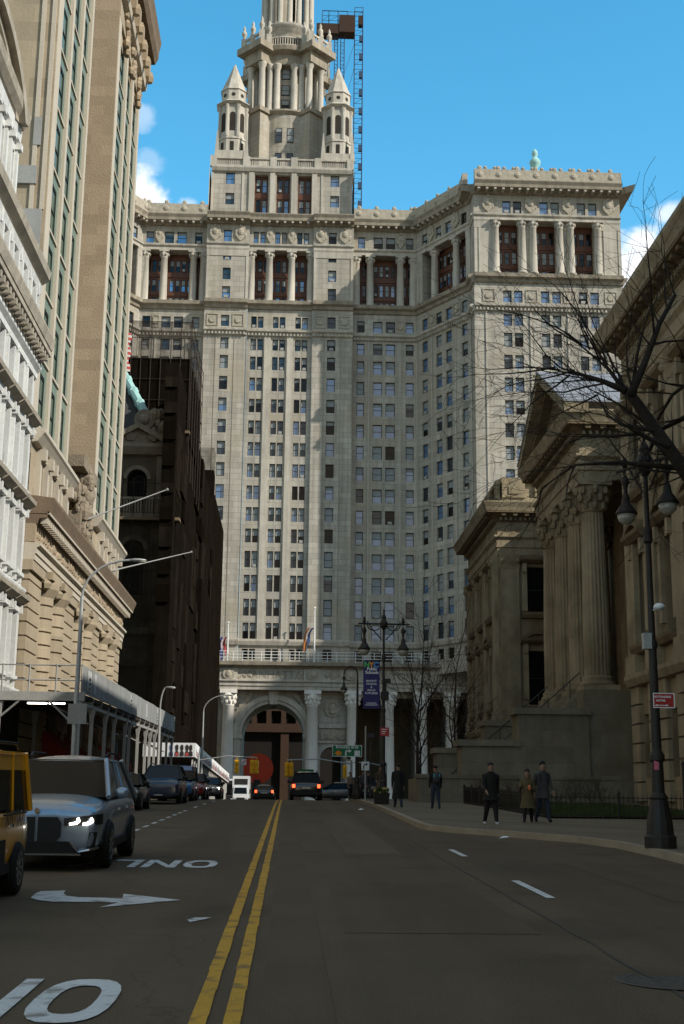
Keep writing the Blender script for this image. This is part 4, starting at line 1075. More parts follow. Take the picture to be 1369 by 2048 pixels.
# ================================================================ the old courthouse on the right
def old_courthouse():
    root = thing('marble_courthouse', 'grey marble courthouse with a gabled column portico, stained walls and deep cornices', 'building', (18, 80, 1))
    wall = MB(); t = MB(); d = MB(); specs = []
    f = Fr((16, 0, 0), (0, -1))           # u = -Y
    def entab(fr, u0, u1, n=0., lip=1.1, m0=0, m1=0, z=20.1):
        t.fr = d.fr = fr
        t.prof(u0, u1, [(n-.3, z), (n+.06, z), (n+.06, z+.55), (n+.14, z+.6), (n+.14, z+1.2), (n+.32, z+1.4), (n+.32, z+1.55), (n+.05, z+1.6), (n+.05, z+2.6), (n-.3, z+2.6)], m0, m1)
        d.prof(u0, u1, [(n-.3, z+2.6), (n+.1, z+2.6), (n+.2, z+2.9), (n+.5, z+3.15), (n+lip-.1, z+3.2), (n+lip-.1, z+3.3), (n-.3, z+3.35)], m0, m1)
        t.prof(u0, u1, [(n-.3, z+3.35), (n+lip-.08, z+3.32), (n+lip, z+3.6), (n+lip+.15, z+3.95), (n+lip+.15, z+4.05), (n-.3, z+4.15)], m0, m1)
        u = u0+.2
        while u < u1-.2: t.box(u-.09, u+.09, n+.15, n+.42, z+2.72, z+2.94); u += .38
        u = u0+.35
        while u < u1-.2: d.box(u-.16, u+.16, n+.45, n+lip-.2, z+2.98, z+3.18); u += .9
    def hood(fr, uc, z, w, seg=False):
        t.fr = d.fr = fr
        for s in (-1, 1): t.box(uc+s*(w/2+.22)-.2, uc+s*(w/2+.22)+.2, 0, .2, z-4.2 if seg else z-3.7, z-.3); t.box(uc+s*(w/2+.22)-.16, uc+s*(w/2+.22)+.16, .2, .4, z-.7, z-.02)
        d.prof(uc-w/2-.65, uc+w/2+.65, [(0, z-.0), (.35, z+.02), (.6, z+.22), (.62, z+.4), (0, z+.45)])
        if seg:
            for i in range(8):
                a, b = R(30+120*i/8), R(30+120*(i+1)/8); r = w/2+.9
                q = lambda rr, x: (uc+rr*math.cos(x), z-.25+rr*.85*math.sin(x)-.15)
                d.ext([q(r-.3, a), q(r, a), q(r, b), q(r-.3, b)], 0, .55)
            t.ext([(uc-w/2-.4, z+.45)]+[(uc+(w/2+.55)*math.cos(R(150-20*i)), z-.4+(w/2+.6)*.85*math.sin(R(150-20*i))) for i in range(7)]+[(uc+w/2+.4, z+.45)], 0, .2)
    def sill(fr, uc, z, w): d.fr = fr; d.prof(uc-w/2-.5, uc+w/2+.5, [(0, z-.45), (.3, z-.4), (.42, z-.15), (.42, z), (0, z+.02)])
    def facade(fr, u0, u1, bays, pil, low=True):
        hs = []
        for b in bays:
            for z, h in ((8.6, 4.1), (15.7, 3.5)):
                hs.append((b-.75, b+.75, z, z+h)); specs.append((fr, b, z, 1.5, h, -.52, GL_D, 'plain'))
            hood(fr, b, 13.2, 1.5, True); hood(fr, b, 19.45-.0, 1.5)
            sill(fr, b, 8.5, 1.5); sill(fr, b, 15.6, 1.5)
            hs.append((b-.7, b+.7, 2.6, 5.4)); specs.append((fr, b, 2.6, 1.4, 2.8, -.5, GL_D, 'plain'))
        wall.fr = fr; wall.wall(u0, u1, 0, 22.7, hs, .6)
        t.fr = fr
        for p in pil:
            t.box(p-.7, p+.7, .0, .28, 8.1, 19.0); t.box(p-.85, p+.85, 0, .4, 7.2, 8.1)
            t.prof(p-.75, p+.75, [(0, 19.0), (.3, 19.0), (.34, 19.3), (.5, 19.9), (.55, 20.1), (0, 20.1)])
            for s in (-1, 1): t.ball((p+s*.6, .4, 19.6), .2, 6)
        t.prof(u0, u1, [(0, 6.6), (.35, 6.7), (.5, 7.0), (.5, 7.2), (0, 7.25)])
        z = 1.6
        while z < 6.4:   # rusticated basement
            ed = [u0]+sorted(x for b in bays for x in (b-.75, b+.75))+[u1]
            for a, b in zip(ed[::2], ed[1::2]): t.box(a, b, 0, .2, z, z+.78)
            z += .86
    # west pavilion (nearest), street face and returns
    facade(f, -59.0, -37, [-56.9, -52.7, -48.5, -44.3, -40.1], [-58.2, -54.8, -50.6, -46.4, -42.2, -38.2])
    entab(f, -59.0, -37, m0=1)
    # east pavilion
    facade(f, -113.3, -97.0, [-109.7, -105.1, -100.5], [-112.4, -107.4, -102.8, -98.1])
    entab(f, -113.3, -97.0, m0=1, m1=1)
    fe = Fr((16, 97.0, 0), (1, 0))
    facade(fe, 0, 6.2, [2.95], [.85, 5.4]); entab(fe, 0, 6.2, m0=1)
    # parapets
    for a, b in ((-58.6, -37), (-112.9, -97.4)):
        t.fr = f; t.box(a, b, -.9, -.1, 24.1, 24.7); t.box(a, b, -.95, 0.0, 25.9, 26.2); t.box(a, b, -.7, -.3, 24.7, 25.9)
        u = a
        while u <= b+.01: t.box(max(a, u-.8), min(b, u+.8), -.9, 0.05, 24.7, 25.9); u += (b-a)/4
    t.fr = fe; t.box(.4, 6.2, -.9, -.1, 24.1, 24.7); t.box(.35, 6.2, -.95, 0, 25.9, 26.3); t.box(.4, 2.2, -.9, .02, 24.7, 25.9); t.box(2.2, 6.2, -.8, -.3, 24.7, 25.9); t.box(.9, 1.7, .02, .1, 25.0, 25.6); t.box(3.0, 5, -.3, -.05, 24.8, 25.8)
    wall.fr = None
    wall.face([(16, 59, 0), (22, 59, 0), (22, 59, 22.7), (16, 59, 22.7)]); wall.face([(16, 113.3, 0), (30, 113.3, 0), (30, 113.3, 23), (16, 113.3, 23)])
    wall.box(22, 40, 37.2, 113, 0, 24.1); wall.box(16.6, 22, 37.2, 58.8, 22.5, 24.1); wall.box(16.6, 22, 97.3, 113, 22.5, 24.1); wall.face([(16, 37, 0), (40, 37, 0), (40, 37, 24), (16, 37, 24)])
    # recessed centre behind the portico
    fc = Fr((21.8, 0, 0), (0, -1))
    facade(fc, -97, -59, [-63, -67, -91.5, -88], [])
    entab(fc, -97, -59)
    # portico
    tx = 17.8; cy = (73.6, 77.43, 81.27, 85.1)
    def fluted(x, y, nm='column'):
        m = MB(); n = 20; z0, z1 = 7.9, 20.0; r = .76
        m.box(x-1.05, x+1.05, y-1.05, y+1.05, z0-.15, z0+.15); m.smooth = True
        m.lathe((x, y, z0+.15), [(1.02, 0), (1.02, .15), (.86, .3), (.92, .42), (.8, .55)], 20); m.smooth = False
        pr = [(r, .7), (r, 4.2), (r*.84, z1-z0-1.75)]
        vs = []; k = n*2
        for rr, zz in pr:
            for i in range(k): a = math.pi*i/n; q = rr*(1 if i % 2 else .93); vs.append((x+q*math.cos(a), y+q*math.sin(a), z0+zz))
        m.faces_idx(vs, [(j*k+i, j*k+(i+1) % k, (j+1)*k+(i+1) % k, (j+1)*k+i) for j in range(2) for i in range(k)])
        m.smooth = True; m.lathe((x, y, z1), [(r*.86, -1.75), (r*.95, -1.65), (r*.9, -1.5), (r*1.0, -.8), (r*1.3, -.2)], 16); m.smooth = False
        for row in range(3):
            for i in range(8): a = math.pi*i/4+row*.39; q = .72+.12*row; m.ball((x+q*math.cos(a), y+q*math.sin(a), z1-1.35+.45*row), .2, 5, (1, 1, 1.5))
        m.box(x-1.0, x+1.0, y-1.0, y+1.0, z1-.2, z1+.1)
        m.build(nm, TWEED_T, root)
    for y in cy: fluted(tx, y)
    fluted(20.9, 73.6); fluted(20.9, 85.1)
    fpw = Fr((0, 72.8, 0), (1, 0)); fpf = Fr((17.0, 0, 0), (0, -1)); fpe = Fr((0, 85.9, 0), (-1, 0))
    for fr, a, b, m0, m1 in ((fpw, 17.0, 24, 1, 0), (fpf, -85.9, -72.8, 1, 1), (fpe, -24, -17.0, 0, 1)): entab(fr, a, b, m0=m0, m1=m1, z=20.1, lip=1.0)
    d.fr = None; d.box(17.4, 24, 73.2, 85.5, 20.15, 20.6)       # ceiling of the portico
    # gable: tympanum, raking cornices, roof
    ym, zr, za = 79.35, 24.2, 28.4
    f2 = fpf
    d.fr = f2; d.ext([(-ym-6.9, zr), (-ym+6.9, zr), (-ym, za-.6)], -.5, -.05)
    for s in (-1, 1):
        t.fr = f2; t.ext([(-ym, za-.15), (-ym, za+.5), (-ym+s*7.75, zr+.35), (-ym+s*7.75, zr-.3)], -.3, 1.15)
        d.fr = f2; d.ext([(-ym, za-.5), (-ym, za-.16), (-ym+s*7.5, zr-.25), (-ym+s*6.4, zr-.02)], -.3, .55)
    rf = MB()
    for s in (-1, 1):
        rf.fr = f2; rf.ext([(-ym, za+.5), (-ym, za+.62), (-ym+s*7.8, zr+.47), (-ym+s*7.8, zr+.36)], -8, 1.2)
    rf.fr = None; rf.box(24, 24.5, 72.2, 79.0, 25.5, 26.6) if False else None
    rf.ext([(0, 0)], 0, 0) if False else None
    rf.build('portico_roof', ZINC, root)
    m = MB(f2); m.ext([(-ym+2.6, za-1.0), (-ym+2.6, za-.55), (-ym+7.6, zr+1.3), (-ym+7.6, zr+.9)], -6.5, -4.6) if False else None
    # podium, pedestals and stair
    pod = MB()
    pod.box(16.9, 22.0, 72.4, 86.3, .5, 7.75)
    pod.box(12.9, 16.9, 72.2, 74.3, .5, 6.3); pod.box(12.7, 17.0, 72.05, 74.45, 6.3, 6.65)
    pod.box(9.7, 12.9, 72.2, 74.3, .5, 4.5); pod.box(9.5, 13.0, 72.05, 74.45, 4.5, 4.85)
    pod.box(12.9, 16.9, 84.4, 86.5, .5, 6.3); pod.box(12.7, 17.0, 84.25, 86.65, 6.3, 6.65)
    pod.box(9.7, 12.9, 84.4, 86.5, .5, 4.5); pod.box(9.5, 13.0, 84.25, 86.65, 4.5, 4.85)
    for y in cy: pod.box(tx-1.1, tx+1.1, y-1.1, y+1.1, 6.5, 7.76)
    pod.build('podium', TWEED_G, root)
    stp = MB()
    for i in range(32): stp.box(9.9+i*.22, 17, 74.3, 84.4, 1.2+i*.2, 1.4+i*.2)
    stp.build('stair', TWEED_G, root)
    m = MB()
    for y in (74.6, 84.1):
        m.bar((9.8, y, 2.4), (13.2, y, 5.6), .05); m.bar((13.2, y, 5.6), (17, y, 8.9), .05)
        for i in range(6): x = 9.9+i*1.3; z = 1.4+(x-9.9)*.92; m.bar((x, y, z), (x, y, z+1.05), .04)
    for i in range(4): m.bar((17.2, 75.2+i*2.4, 7.7), (17.2, 75.2+i*2.4, 8.7), .04)
    m.build('stair_railing', SLATE, root)
    # dark box low in the recess beside the portico
    m = MB(); m.box(20.5, 21.9, 62.6, 72.4, 1, 4.6); m.build('dark_recess_box', DARKU, root)
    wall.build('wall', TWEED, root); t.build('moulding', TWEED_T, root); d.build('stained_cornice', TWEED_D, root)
    windows(root, specs, 60)
old_courthouse()
# a block standing behind the photographer's right shoulder (unseen, sized to shade the street)
def corner_block():
    root = thing('corner_office_block', 'unseen brown brick office block west of the courthouse, sized to shade the street', 'building', (30, -10, 0))
    f = Fr((17, 0, 0), (0, -1)); m = MB(f)
    hs = [(-34+i*3.4, -32.4+i*3.4, 4+k*3.7, 6.2+k*3.7) for i in range(27) for k in range(6)]
    m.wall(-36.5, 60, 0, 28, hs, .4); m.fr = None; m.box(17.5, 45, -60, 36.5, 0, 28); m.build('wall', BROWNB, root)
corner_block()
def shade_tower():  # unseen tower, added to shade the foot of the municipal building
    root = thing('unseen_shade_tower', 'unseen tall grey tower added to shade the base of the municipal building', 'building', (168, 120, 0))
    m = MB(Fr((150, 0, 0), (0, -1))); m.wall(-152, -88, 0, 143, [(-150+i*4.2, -147.4+i*4.2, 6+k*4.4, 8.6+k*4.4) for i in range(15) for k in range(30)], .4)
    m.fr = None; m.box(150.6, 186, 88, 152, 0, 143); m.build('wall', STEEL, root)
shade_tower()
# ================================================================ sidewalk sheds
LAMPW = mat('lit_tube', (.9, .9, .85), .5, .02, emit=((1, .95, .8), 6))
LETW = mat('white_lettering', (.75, .75, .74), .7, .05)
BLK = mat('black_paint', (.012, .011, .010), .5, .15, 3)
def shed():
    root = thing('sidewalk_shed', 'long grey sidewalk shed on steel posts in front of the bank', 'sidewalk shed', (-8.6, 53.5, 1.1))
    Y0, Y1, x = 53.5, 97.5, -8.5
    zt = lambda y: 6.82+.012*(y-53.5)
    def ln(mb, x0, x1, y0, y1, a, b):   # sloping box along the street
        mb.hexa([(x0, y0, zt(y0)+a), (x1, y0, zt(y0)+a), (x1, y1, zt(y1)+a), (x0, y1, zt(y1)+a), (x0, y0, zt(y0)+b), (x1, y0, zt(y0)+b), (x1, y1, zt(y1)+b), (x0, y1, zt(y1)+b)])
    m = MB(); k = 18
    for i in range(k):
        y0, y1 = Y0+(Y1-Y0)*i/k, Y0+(Y1-Y0)*(i+1)/k-.03
        ln(m, x-.05, x+(.012 if i % 2 else 0.), y0, y1, -1.12, (.02 if i % 3 else 0.))
    m.build('parapet_panel', SHEDP, root)
    m = MB()
    for y, w in ((54.6, 1.1), (56.6, .5), (69.5, .6), (77.5, .6), (84, .6), (94.5, .5)): ln(m, x+.013, x+.03, y, y+w, -.95, -.12)
    m.build('notice_sheet', mat('faded_notice', (.40, .41, .41), .7, .25, 3), root)
    m = MB(); m.fr = Fr((0, 0, 0), (0, 1))
    for y0 in (55.0, 69.7, 84.1):
        for k in range(3): m.box(y0, y0+.4, x+.031, x+.04, zt(y0)-.9+.2*k, zt(y0)-.8+.2*k)
    m.build('notice_print', BLK, root)
    # end facing us: steel frame railing, white-edged deck
    m = MB(); e = Y0
    for z in (6.82, 6.2): m.bar((-13, e, z), (x, e, z), .04)
    for q in (-12.9, -11.8, -10.7, -9.6, -8.55): m.bar((q, e, 5.6), (q, e, 6.86), .055)
    m.build('end_railing', STEEL, root)
    m = MB(); m.box(-13, x+.1, e-.05, e+.15, 5.36, 5.72); m.build('deck_fascia', STEEL, root)
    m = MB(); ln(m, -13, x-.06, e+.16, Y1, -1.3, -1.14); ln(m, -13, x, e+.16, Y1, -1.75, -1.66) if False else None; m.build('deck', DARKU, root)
    m = MB(); ln(m, x-.16, x-.02, e, Y1, -1.62, -1.48); m.build('edge_beam', STEEL, root)
    m = MB()
    for y in [57+2.6*i for i in range(16)]: m.hexa([(x-.9, y, zt(y)-1.62), (x-.1, y, zt(y)-1.62), (x-.1, y+.08, zt(y)-1.62), (x-.9, y+.08, zt(y)-1.62), (x-.9, y, zt(y)-1.2), (x-.02, y, zt(y)-1.14), (x-.02, y+.08, zt(y)-1.14), (x-.9, y+.08, zt(y)-1.2)])
    m.build('gusset_row', STEEL, root)
    ys = [53.7, 57.2, 61.4, 64.6, 69, 70.8, 74.9, 79, 81.6, 84.4, 88.8, 92.8, 97]
    for i, y in enumerate(ys):
        for xx in ((x-.12,) if i % 2 else (x-.12, -11.9)):
            m = MB(); z0 = gz(y)+.13; z1 = zt(y)-1.5
            m.box(xx-.075, xx+.075, y-.075, y+.075, z0, z1); m.box(xx-.14, xx+.14, y-.14, y+.14, z0, z0+.03)
            m.bar((xx, y, z1-.9), (xx, y+.8, z1), .045); m.hexa([(xx-.05, y-.07, z1-.8), (xx+.05, y-.07, z1-.8), (xx+.05, y+.07, z1-.8), (xx-.05, y+.07, z1-.8), (xx-.16, y-.18, z1), (xx+.16, y-.18, z1), (xx+.16, y+.18, z1), (xx-.16, y+.18, z1)])
            m.build('post', STEEL, root)
    m = MB(); m.bar((-11.9, e, 4.6), (-11.0, e, 5.4), .06); m.bar((-8.7, e, 4.3), (-9.9, e, 5.4), .06)
    for i in range(8): m.bar((x-.2, 57+i*5, 4.6), (x-2.2, 57+i*5, 5.6), .05)
    m.build('brace', STEEL, root)
    for a, b in ((-10.9, -10.1), (-10.0, -9.35)):
        m = MB(); m.box(a, b, 54.4, 54.5, 5.28, 5.34); m.build('tube_light', LAMPW, root)
    m = MB()
    m.box(-12.9, -12.7, 53, 98, .9, 5.5); m.build('dark_back_panel', DARKU, root)  # dark panel along the back, below the deck
shed()
def awnings():
    for i, (y, c, lb) in enumerate(((66, (.35, .05, .03), 'red shop awning under the shed, nearer one'), (76, (.4, .3, .26), 'pale pink shop awning under the shed, between two red ones'), (86, (.33, .05, .03), 'red shop awning under the shed, farther one'))):
        m = MB(Fr((-12.6, 0, 0), (0, 1))); m.prof(y, y+7.5, [(0, 3.4), (1.5, 3.3), (1.5, 3.75), (0, 4.9)])
        m.build('shop_awning', mat('awning_cloth', c, .9, .3, 1.2), None, (-12, y, 3.3), label=lb, cat='awning', group='awnings behind the shed posts')
awnings()
def mural_shed():
    root = thing('mural_shed', 'white painted sidewalk shed with portrait murals in front of the netted courthouse', 'sidewalk shed', (-8, 104, 1.3))
    wh = mat('white_mural_board', (.66, .66, .66), .7, .1, 2); xs = -7.35
    z = lambda y: 5.72-.0215*(y-104)
    m = MB(); m.box(-11.5, xs, 104, 104.12, 4.62, 5.72)
    k = 14
    for i in range(k):
        y0, y1 = 104.13+62*i/k, 104.13+62*(i+1)/k
        m.hexa([(xs-.1, y0, z(y0)-1.1), (xs, y0, z(y0)-1.1), (xs, y1, z(y1)-1.1), (xs-.1, y1, z(y1)-1.1), (xs-.1, y0, z(y0)), (xs, y0, z(y0)), (xs, y1, z(y1)), (xs-.1, y1, z(y1))])
    m.build('painted_board', wh, root)
    f = Fr((0, 103.98, 0), (1, 0)); fs = Fr((xs+.02, 0, 0), (0, 1))
    cs = [mat('mural_blue', (.05, .09, .35), .7), mat('mural_black', (.03, .02, .02), .7), mat('mural_red', (.4, .06, .05), .7), mat('mural_grey', (.3, .3, .32), .7)]
    m = MB(f)
    for i, x in enumerate((-9.25, -8.8, -8.4, -8.0, -7.7)):
        zb = 4.7; m.m = 1 if i else 0
        m.ext([(x-.16, zb), (x+.16, zb), (x+.14, zb+.3), (x+.05, zb+.38), (x+.12, zb+.55), (x+.1, zb+.8), (x-.02, zb+.9), (x-.13, zb+.78), (x-.1, zb+.5), (x-.05, zb+.38), (x-.14, zb+.3)], 0, .02)
        m.m = 2 if i % 2 else 1; m.ext([(x-.14, zb+.01), (x+.14, zb+.01), (x+.1, zb+.25), (x-.1, zb+.25)], .02, .03)
    m.build('portrait_figure', cs, root)
    m = MB(fs); rr = random.Random(8)
    for i in range(54):
        y = 105+i*1.13; zb = z(y)-1.0; m.m = rr.choice([1, 3, 3, 2]); h = rr.uniform(.4, .85)
        m.ext([(y-.2, zb), (y+.2, zb), (y+.22, zb+h*.5), (y+.08, zb+h), (y-.12, zb+h*.95), (y-.2, zb+h*.4)], 0, .01)
    m.build('portrait_figure', cs, root)
    m = MB()
    m.box(-11.5, xs-.12, 104.2, 166, 3.3, 3.36) if False else None
    for i in range(24): y = 104.4+i*2.6; m.box(xs-.3, xs-.18, y, y+.12, gz(y), z(y)-1.1)
    m.build('post', mat('white_post', (.5, .5, .48), .7), root)
    m = MB()
    for i in range(12): y0 = 104.2+i*5.1; m.hexa([(-11, y0, z(y0)-1.2), (xs-.11, y0, z(y0)-1.2), (xs-.11, y0+5.1, z(y0+5.1)-1.2), (-11, y0+5.1, z(y0+5.1)-1.2), (-11, y0, z(y0)-1.05), (xs-.11, y0, z(y0)-1.05), (xs-.11, y0+5.1, z(y0+5.1)-1.05), (-11, y0+5.1, z(y0+5.1)-1.05)])
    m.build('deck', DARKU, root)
mural_shed()

# ================================================================ lamps, signals, signs
IRON = mat('black_cast_iron', (.022, .017, .013), .5, .2, 4, .1, 12)
GALV = mat('galvanised_steel', (.36, .37, .36), .45, .1, 2, metal=.3)
LENS = mat('lamp_glass', (.33, .31, .26), .25, .08, 3, spec=.8)
SIGNR = mat('red_sign', (.36, .025, .018), .5, .05)
SIGNG = mat('green_sign', (.015, .15, .055), .5, .06)
SIGNW = mat('white_sign', (.68, .68, .66), .5, .05)
SIGY = mat('signal_yellow', (.85, .45, .02), .5, .1, 3)
ORG = mat('orange_sign_paint', (.75, .24, .01), .5)
def cobra(label, x, y, z0, z1, reach, plate=False):
    root = thing('street_lamp', label, 'street lamp', (x, y, z0), 'cobra head street lamps on the left pavement')
    m = MB(); m.lathe((x, y, z0), [(.16, 0), (.16, .5), (.1, .6), (.09, (z1-z0)*.5), (.065, z1-z0-1.4)], 10)
    m.build('pole', GALV, root)
    pts = [(x+reach*(1-math.cos(t*math.pi/14))*1.0, y, z1-1.4+1.4*math.sin(t*math.pi/14)) for t in range(8)]
    m = MB(); m.tube(pts, .045, 7); m.build('arm', GALV, root)
    m = MB(); m.smooth = True; m.ball((x+reach+.25, y, z1), .13, 10, (2.6, 1, .5)); o = m.build('lamp_head', GALV, root)
    m = MB(); m.ball((x+reach+.4, y, z1-.05), .1, 8, (1.6, 1, .5)); m.build('lens', LENS, o)
    if plate:
        m = MB(); c = P(156, 1428, y); m.box(c.x-.34, c.x+.34, y-.13, y-.1, c.z-.36, c.z+.36); m.build('sign_back', STEEL, root)
cobra('tall grey cobra head lamp beside the near end of the shed', -7.75, 47.5, gz(47)+.15, 10.2, 1.75, True)
cobra('small cobra head lamp peeping over the shed parapet', -8.1, 82, gz(82)+.15, 8.3, .35)
cobra('grey cobra head lamp beside the white mural shed', -7.2, 110, gz(110)-.1, 10.0, 1.95)
def bell_lamp(mb, lens, x, y, zt, s=1.):
    "pendant bell lamp hanging from (x,y,zt)"
    mb.smooth = True
    mb.lathe((x, y, zt), [(.03*s, 0), (.03*s, -.12*s), (.09*s, -.2*s), (.12*s, -.32*s), (.06*s, -.45*s), (.05*s, -.62*s), (.1*s, -.72*s), (.12*s, -.9*s), (.27*s, -1.12*s), (.3*s, -1.2*s), (.26*s, -1.21*s)], 14)
    lens.smooth = True; lens.lathe((x, y, zt), [(.25*s, -1.2*s), (.22*s, -1.36*s), (.12*s, -1.46*s), (0, -1.49*s)], 14)
    mb.smooth = False
def twin_lamp(label, x, y, z0, zbar, half, dirv, s=1., basew=1.):
    root = thing('street_lamp', label, 'street lamp', (x, y, z0), 'black twin pendant street lamps')
    m = MB(); h = zbar-z0; m.smooth = False
    m.lathe((x, y, z0), [(.31*basew, 0), (.31*basew, .22), (.27*basew, .26), (.25*basew, .5), (.17*basew, .95), (.19*basew, 1.0), (.125*basew, 1.1), (.115*basew, 1.7), (.15*basew, 1.75), (.15*basew, 1.85), (.10*basew, 1.95), (.085, h*.5), (.11, h*.5+.05), (.11, h*.5+.15), (.075, h*.5+.2), (.06, h*.78), (.1, h*.78+.05), (.1, h*.78+.3), (.055, h*.78+.4), (.05, h-.3), (.17, h-.1), (.19, h+.05), (.1, h+.25), (.12, h+.33), (.03, h+.5), (.04, h+.62), (0, h+.8)], 14)
    m.build('pole', IRON, root)
    d = Vector((dirv[0], dirv[1], 0)).normalized(); m = MB(); c = Vector((x, y, zbar))
    m.tube([c-d*(half+.3*s), c+d*(half+.3*s)], .045*s, 8)
    for sg in (-1, 1):
        e = c+d*half*sg
        m.ball(e+Vector((0, 0, .12*s)), .09*s, 8); m.lathe(tuple(e), [(.03*s, .15*s), (.07*s, .25*s), (.02*s, .34*s)], 8)
        m.tube([c+d*sg*(.12+.34*s*(1-math.cos(t)))+Vector((0, 0, -.3*s*math.sin(t)-.02)) for t in [i*math.pi/6 for i in range(8)]], .028*s, 6)   # scroll
        m.tube([c+d*sg*.1+Vector((0, 0, -.75*s)), c+d*sg*half*.55+Vector((0, 0, -.3*s)), c+d*sg*half*.8], .03*s, 6)
    m.build('crossarm', IRON, root)
    for sg in (-1, 1):
        e = c+d*half*sg; m = MB(); g = MB(); bell_lamp(m, g, e.x, e.y, e.z-.03, s); o = m.build('lamp', IRON, root); g.build('lens', LENS, o)
    return root
def sign(name, label, cat, fr, u, z, w, h, m, group=None, parent=None, n=0., t=.015):
    b = MB(fr)
    b.box(u-w/2, u+w/2, n-t, n, z-h/2, z+h/2)
    o = b.build(name, m, parent, tuple(fr(u, n, z)) if parent is None else None)
    if parent is None: o['label'] = label; o['category'] = cat
    if group: o['group'] = group
    return o
def border(o, fr, u, z, w, h, m, n, k=.018):
    b = MB(fr)
    for q in ((u-w/2, u+w/2, z+h/2-k, z+h/2), (u-w/2, u+w/2, z-h/2, z-h/2+k), (u-w/2, u-w/2+k, z-h/2+k, z+h/2-k), (u+w/2-k, u+w/2, z-h/2+k, z+h/2-k)): b.box(q[0], q[1], n, n+.003, q[2], q[3])
    return b.build('border', m, o)
# big lamp at the right
L1 = twin_lamp('big black twin lamp post on a flared base with a red sign on its pole', 7.62, 26.6, gz(26.6)+.15, 8.75, .62, (.55, -1), .82, 1.05)
def dress_lamp():
    y = 26.6; f = Fr((0, y-.14, 0), (1, 0))
    p = P(1324.5, 1402, y)
    o = sign('parking_sign', 'red no standing sign on the big right lamp post', 'sign', f, p.x, p.z, .45, .31, SIGNR)
    border(o, f, p.x, p.z, .45, .31, LETW, 0)
    text('lettering', 'NO STANDING', .062, o, LETW, f, p.x-.03, .004, p.z+.055, .85, .002)
    text('lettering', 'ANYTIME', .055, o, LETW, f, p.x-.07, .004, p.z-.02, .85, .002)
    m = MB(f); zz = p.z-.10; m.box(p.x-.15, p.x+.05, 0, .004, zz-.008, zz+.008); m.ext([(p.x-.2, zz), (p.x-.14, zz-.022), (p.x-.14, zz+.022)], 0, .004); m.ext([(p.x+.1, zz), (p.x+.04, zz+.022), (p.x+.04, zz-.022)], 0, .004); m.build('arrow', LETW, o)
    p = P(1294, 1283, y); m = MB(); m.box(p.x-.085, p.x+.085, y-.1, y+.08, p.z-.16, p.z+.16); m.box(p.x-.09, p.x+.09, y-.105, y+.085, p.z+.13, p.z+.17); m.build('equipment_box', GALV, None, (p.x, y, p.z), label='small grey equipment box on the big right lamp post', cat='box')
    p = P(1312, 1217, y); m = MB(); m.smooth = True; m.ball((p.x, y-.25, p.z), .1, 10, (1.2, 1.6, .8)); m.smooth = False; m.bar((7.62, y, p.z-.06), (p.x, y-.2, p.z), .025); m.build('camera_dome', WHITE, None, (p.x, y, p.z), label='white rounded camera housing on the big right lamp post', cat='camera')
    p = P(1310, 1531, y); m = MB(f); rr = random.Random(1)
    m.box(p.x-.05, p.x+.05, -.02, -.014, p.z-.09, p.z+.09); m.build('sticker', mat('pink_sticker', (.55, .13, .18), .6, .3, 30), None, (p.x, y, p.z), label='torn pink sticker on the big right lamp post', cat='sticker')
dress_lamp()
# lamp with the school banner
yB = 60.5
L2 = twin_lamp('tall black twin lamp post with a purple banner at the kerb', 4.45, yB, gz(yB)+.15, P(765, 1248, yB).z, .93, (1, .05), 1.0, .9)
def banner():
    f = Fr((0, yB-.1, 0), (1, 0)); a = P(727, 1322, yB); b = P(759, 1417, yB)
    root = thing('street_banner', 'purple school banner hanging on the twin lamp post', 'banner', (4.3, yB, b.z))
    PUR = mat('purple_banner_cloth', (.045, .035, .13), .8, .12, 2)
    m = MB(f); n = 10
    for i in range(n):
        z0, z1 = b.z+(a.z-b.z)*i/n, b.z+(a.z-b.z)*(i+1)/n; k = lambda z: .03*math.sin((z-b.z)*2.2)
        m.face([(a.x, k(z0), z0), (b.x, k(z0), z0), (b.x, k(z1), z1), (a.x, k(z1), z1)])
    m.build('cloth', PUR, root)
    m = MB(); 
    for z in (a.z+.02, b.z-.02): m.bar((a.x, yB-.1, z), (4.45, yB, z), .025)
    m.build('bracket', IRON, root)
    c = (a.x+b.x)/2; H = a.z-b.z; n = .05
    for i, (ch, cl) in enumerate((('N', (.1, .45, .1)), ('Y', (.8, .3, .02)), ('C', (.1, .3, .6)))): text('lettering', ch, .34, root, mat('letter_colour', cl, .6), f, c-.22+i*.22, n, b.z+H*.865, 1.0, .016)
    for s, sz, z in (('Public', .19, .80), ('Schools', .19, .725)): text('lettering', s, sz, root, LETW, f, c+.02, n, b.z+H*z, 1.05, .006)
    for s, z in (('BRIGHT', .555), ('STARTS', .49), ('&', .425), ('BOLD', .36), ('FUTURES', .295)): text('lettering', s, .125, root, LETW, f, c, n, b.z+H*z, 1.15, .002)
    m = MB(f); 
    for z, w in ((.10, .24), (.06, .3)): m.box(c-w, c+w, n-.002, n, b.z+H*z, b.z+H*z+.03)
    m.build('small_print', LETW, root)
banner()
